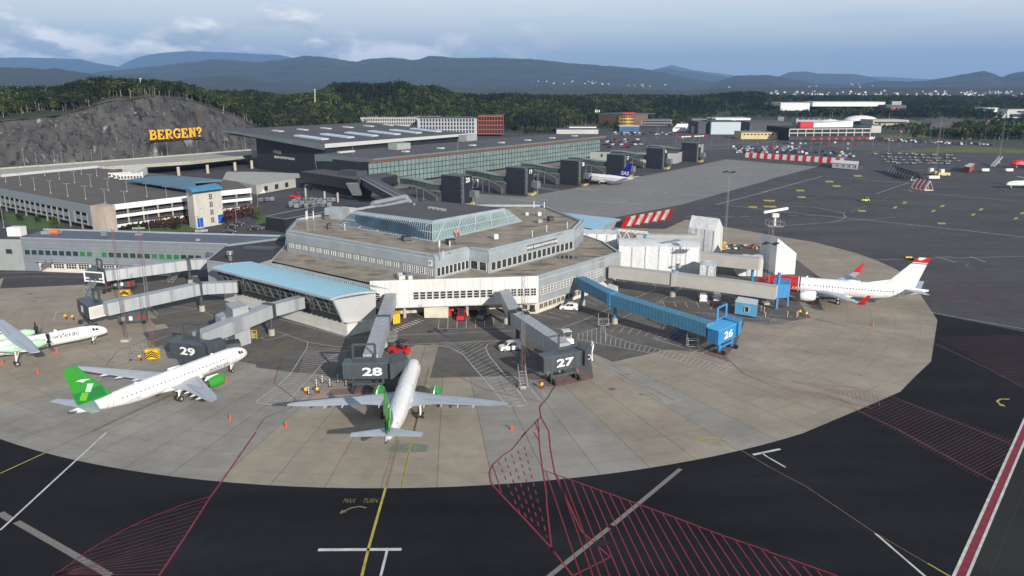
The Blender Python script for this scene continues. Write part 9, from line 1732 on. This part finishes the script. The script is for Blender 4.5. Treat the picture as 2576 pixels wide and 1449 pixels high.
def park(lot, quads, n, jitter, dens, hd):
 c = 0
 for (ax, ay), (bx, by), rows, dy, per in quads:
  for r in range(rows):
   for i in range(per):
    if FR.random() > dens: continue
    f = (i+.5)/per; p = P(ax+(bx-ax)*f+FR.uniform(-1,1)*jitter+r*3, ay+(by-ay)*f+r*dy, 0); col = FR.choice(('black','black','grey','silver','white','white','blue','grey','red','silver','black')); kd = 1 if FR.random() < .2 else 0
    o = bpy.data.objects.new('parked_car', fc[col, kd]); COL.objects.link(o); o.location = p; o.rotation_euler = (0,0,math.radians(hd+(180 if FR.random() < .5 else 0)+FR.uniform(-3,3)))
    tag(o, ('%s %s parked %s' % (col, 'van' if kd else 'car', lot)), 'car', '%s %s %s' % (col, 'vans' if kd else 'cars', lot)); c += 1
park('in the lot at the end of the glazed pier', [((1505,352),(1612,352),4,6.5,9)], 0, 2, .62, 50)
park('in the row in front of the golden hotel', [((1545,335),(1690,335),2,4.2,15)], 0, 2, .8, 60)
park('in the dense far lot left of the striped fence', [((1842,371),(2015,371),4,4.6,19)], 0, 1, .93, 70)
park('in the lot just behind the striped fence', [((2020,379),(2150,386),3,4.6,11)], 0, 3, .72, 65)
park('in the loose row below the black parking building', [((1965,362),(2085,364),1,4,11)], 0, 2, .85, 65); park('near the middle of the open far car park', [((2090,372),(2160,378),2,-12,4)], 0, 6, .5, 65)
park('in the long far row below the grass bank', [((2206,350),(2420,361),2,3.6,26)], 0, 1, .9, 75)
park('by the dark trees at the far right', [((2425,362),(2500,366),1,3,7)], 0, 2, .7, 75); park('under the golden hotel yard', [((2260,329),(2330,333),2,3,8)], 0, 2, .8, 75)
LG = 'lamp posts of the far car parks'; lp = None
for i, (x, y) in enumerate([(1540,366),(1575,358),(1620,372),(1655,352),(1700,370),(1745,378),(1790,366),(1832,376),(1870,354),(1905,362),(1945,372),(1985,366),(2010,384),(2045,352),(2060,398),(2085,364),(2120,372),(2155,352),(2170,360),(2195,372),(2235,380),(2262,366),(2290,362),(2320,364),(2370,360),(2430,364),(2465,369),(2500,366),(1560,338),(1600,341),(1652,345),(1690,338),(1718,330),(1810,347),(1930,384),(1500,340),(1460,338),(1760,357),(2340,352),(2040,375),(2140,390),(1888,347)]):
 p = P(x, y, 0)
 if lp is None: lp = lamp_post('lamp_post', 'tall thin lamp post among the far car parks', (p.x,p.y,0), 11, 1, LG, m_galv); lpt = snap(lp)
 else: dup(lp, p, tree=lpt)
lr = None
for x, y in ((62,416),(140,425),(234,424),(258,414),(338,408),(392,404),(423,400),(498,396),(567,390),(95,430),(150,440),(160,432)):
 p = P(x, y, 0)
 if lr is None: lr = lamp_post('lamp_post', 'tall lamp post on the road below the rock face', (p.x,p.y,0), 12, 1, 'lamp posts on the road below the rock face', m_galv); lrt = snap(lr)
 else: dup(lr, p, tree=lrt)
for x, y, h, lb in ((10,573,9,'slim lamp post at the left edge on the garage lawn'),(376,583,8,'lamp post in front of the white garage bands, left of the lift tower'),(506,588,9,'lamp post standing in front of the lift tower'),(595,560,8,'lamp post at the small car park right of the lift tower'),(771,530,11,'lamp post by the silver dollies in the dark yard'),(649,520,9,'lamp post in the dark yard left of the silver dollies'),(2211,0,0,'')):
 if lb: p = P(x, y, 0); lamp_post('lamp_post', lb, (p.x,p.y,0), h)
for x, y, h, lb in ((1716,392,13,'thin floodlight pole with yellow foot on the apron beyond tower 15'),(620,402,17,'tall thin steel pole under the tip of the dark hall roof'),(2478,352,16,'double steel pole at the far right grass strip')):
 p = P(x, y, 0); lamp_post('lamp_post', lb, (p.x,p.y,0), h, 2)
mb = MB()
for a in (((1550,352),(1700,343),(1790,336)),((1640,380),(1760,370),(1900,358)),((1700,385),(1840,372),(1960,352)),((1960,372),(2080,355)),((1980,378),(2120,364)),((1500,362),(1640,356),(1900,372))): mb.strip([P(*p) for p in a], .9, .03)
mb.build('kerb_lines', mat('pale_kerb', (0.33,0.32,0.30), .8))['kind'] = 'structure'
mb = MB()
for r in range(9):
 for i in range(34):
  a = P(1640+i*8.5+r*14, 344+r*3.6+i*.15); b = P(1640+i*8.5+r*14+4, 345.4+r*3.6+i*.15); mb.strip([a, b], .35, .03)
for r in range(6):
 for i in range(30): a = P(2080+i*7+r*6, 357+r*3.4+i*.18); mb.strip([a, P(2084+i*7+r*6, 358.2+r*3.4+i*.18)], .35, .03)
mb.build('bay_marking', m_whitef)['kind'] = 'structure'
for i in range(6):
 g = P(1707+i*2.2, 330-i*3.2+2, 0); t = thing('white_truck', 'white box truck in the tight row beside the road to the hotel', 'truck', g, 'white trucks parked in a row'); mb = MB(); mb.box((g.x,g.y,.6),(15,3.0,3.4),.1); mb.build('box_body', m_frame, t); mb = MB(); mb.tube((g.x-5,g.y-1.6,.5),(g.x-5,g.y-1.3,.5),.5,n=8); mb.tube((g.x+5,g.y-1.6,.5),(g.x+5,g.y-1.3,.5),.5,n=8); mb.build('wheel', m_tyre, t)
t = thing('water_barrier', 'white and red plastic barrier row in front of the white trucks', 'barrier', P(1720,344,0));
for i in range(9): a, b = P(1706+i*8.2, 344.5-i*.35, .6), P(1712.5+i*8.2, 344.2-i*.35, .6); mb = MB(); mb.beam(a, b, .8,1.0); mb.build('segment', m_rd if i % 4 == 0 else m_frame, t)
for i, (x, y) in enumerate(((1196,478),(1350,463),(1492,428))):
 g = P(x, y, 0); t = thing('service_building', 'low white service block with dark openings '+('beside gate tower 20','hidden behind gate tower 19','next to gate tower 18')[i], 'building', g); mb = MB(); c = Vector((g.x,g.y,0))-PX*10; mb.box((c.x,c.y,0),(20,8,4.2),math.atan2(AX.y,AX.x)); mb.build('walls', m_frame, t); a = c-AX*10+PX*4.05; b = c+AX*10+PX*4.05; windows(t, a, b, 1, 19, 5, 2.2, .4, 2.6, 1, 1, fm=m_frame, out=.04)
for o in list(bpy.data.objects):
 if '_o' in o: del o['_o']
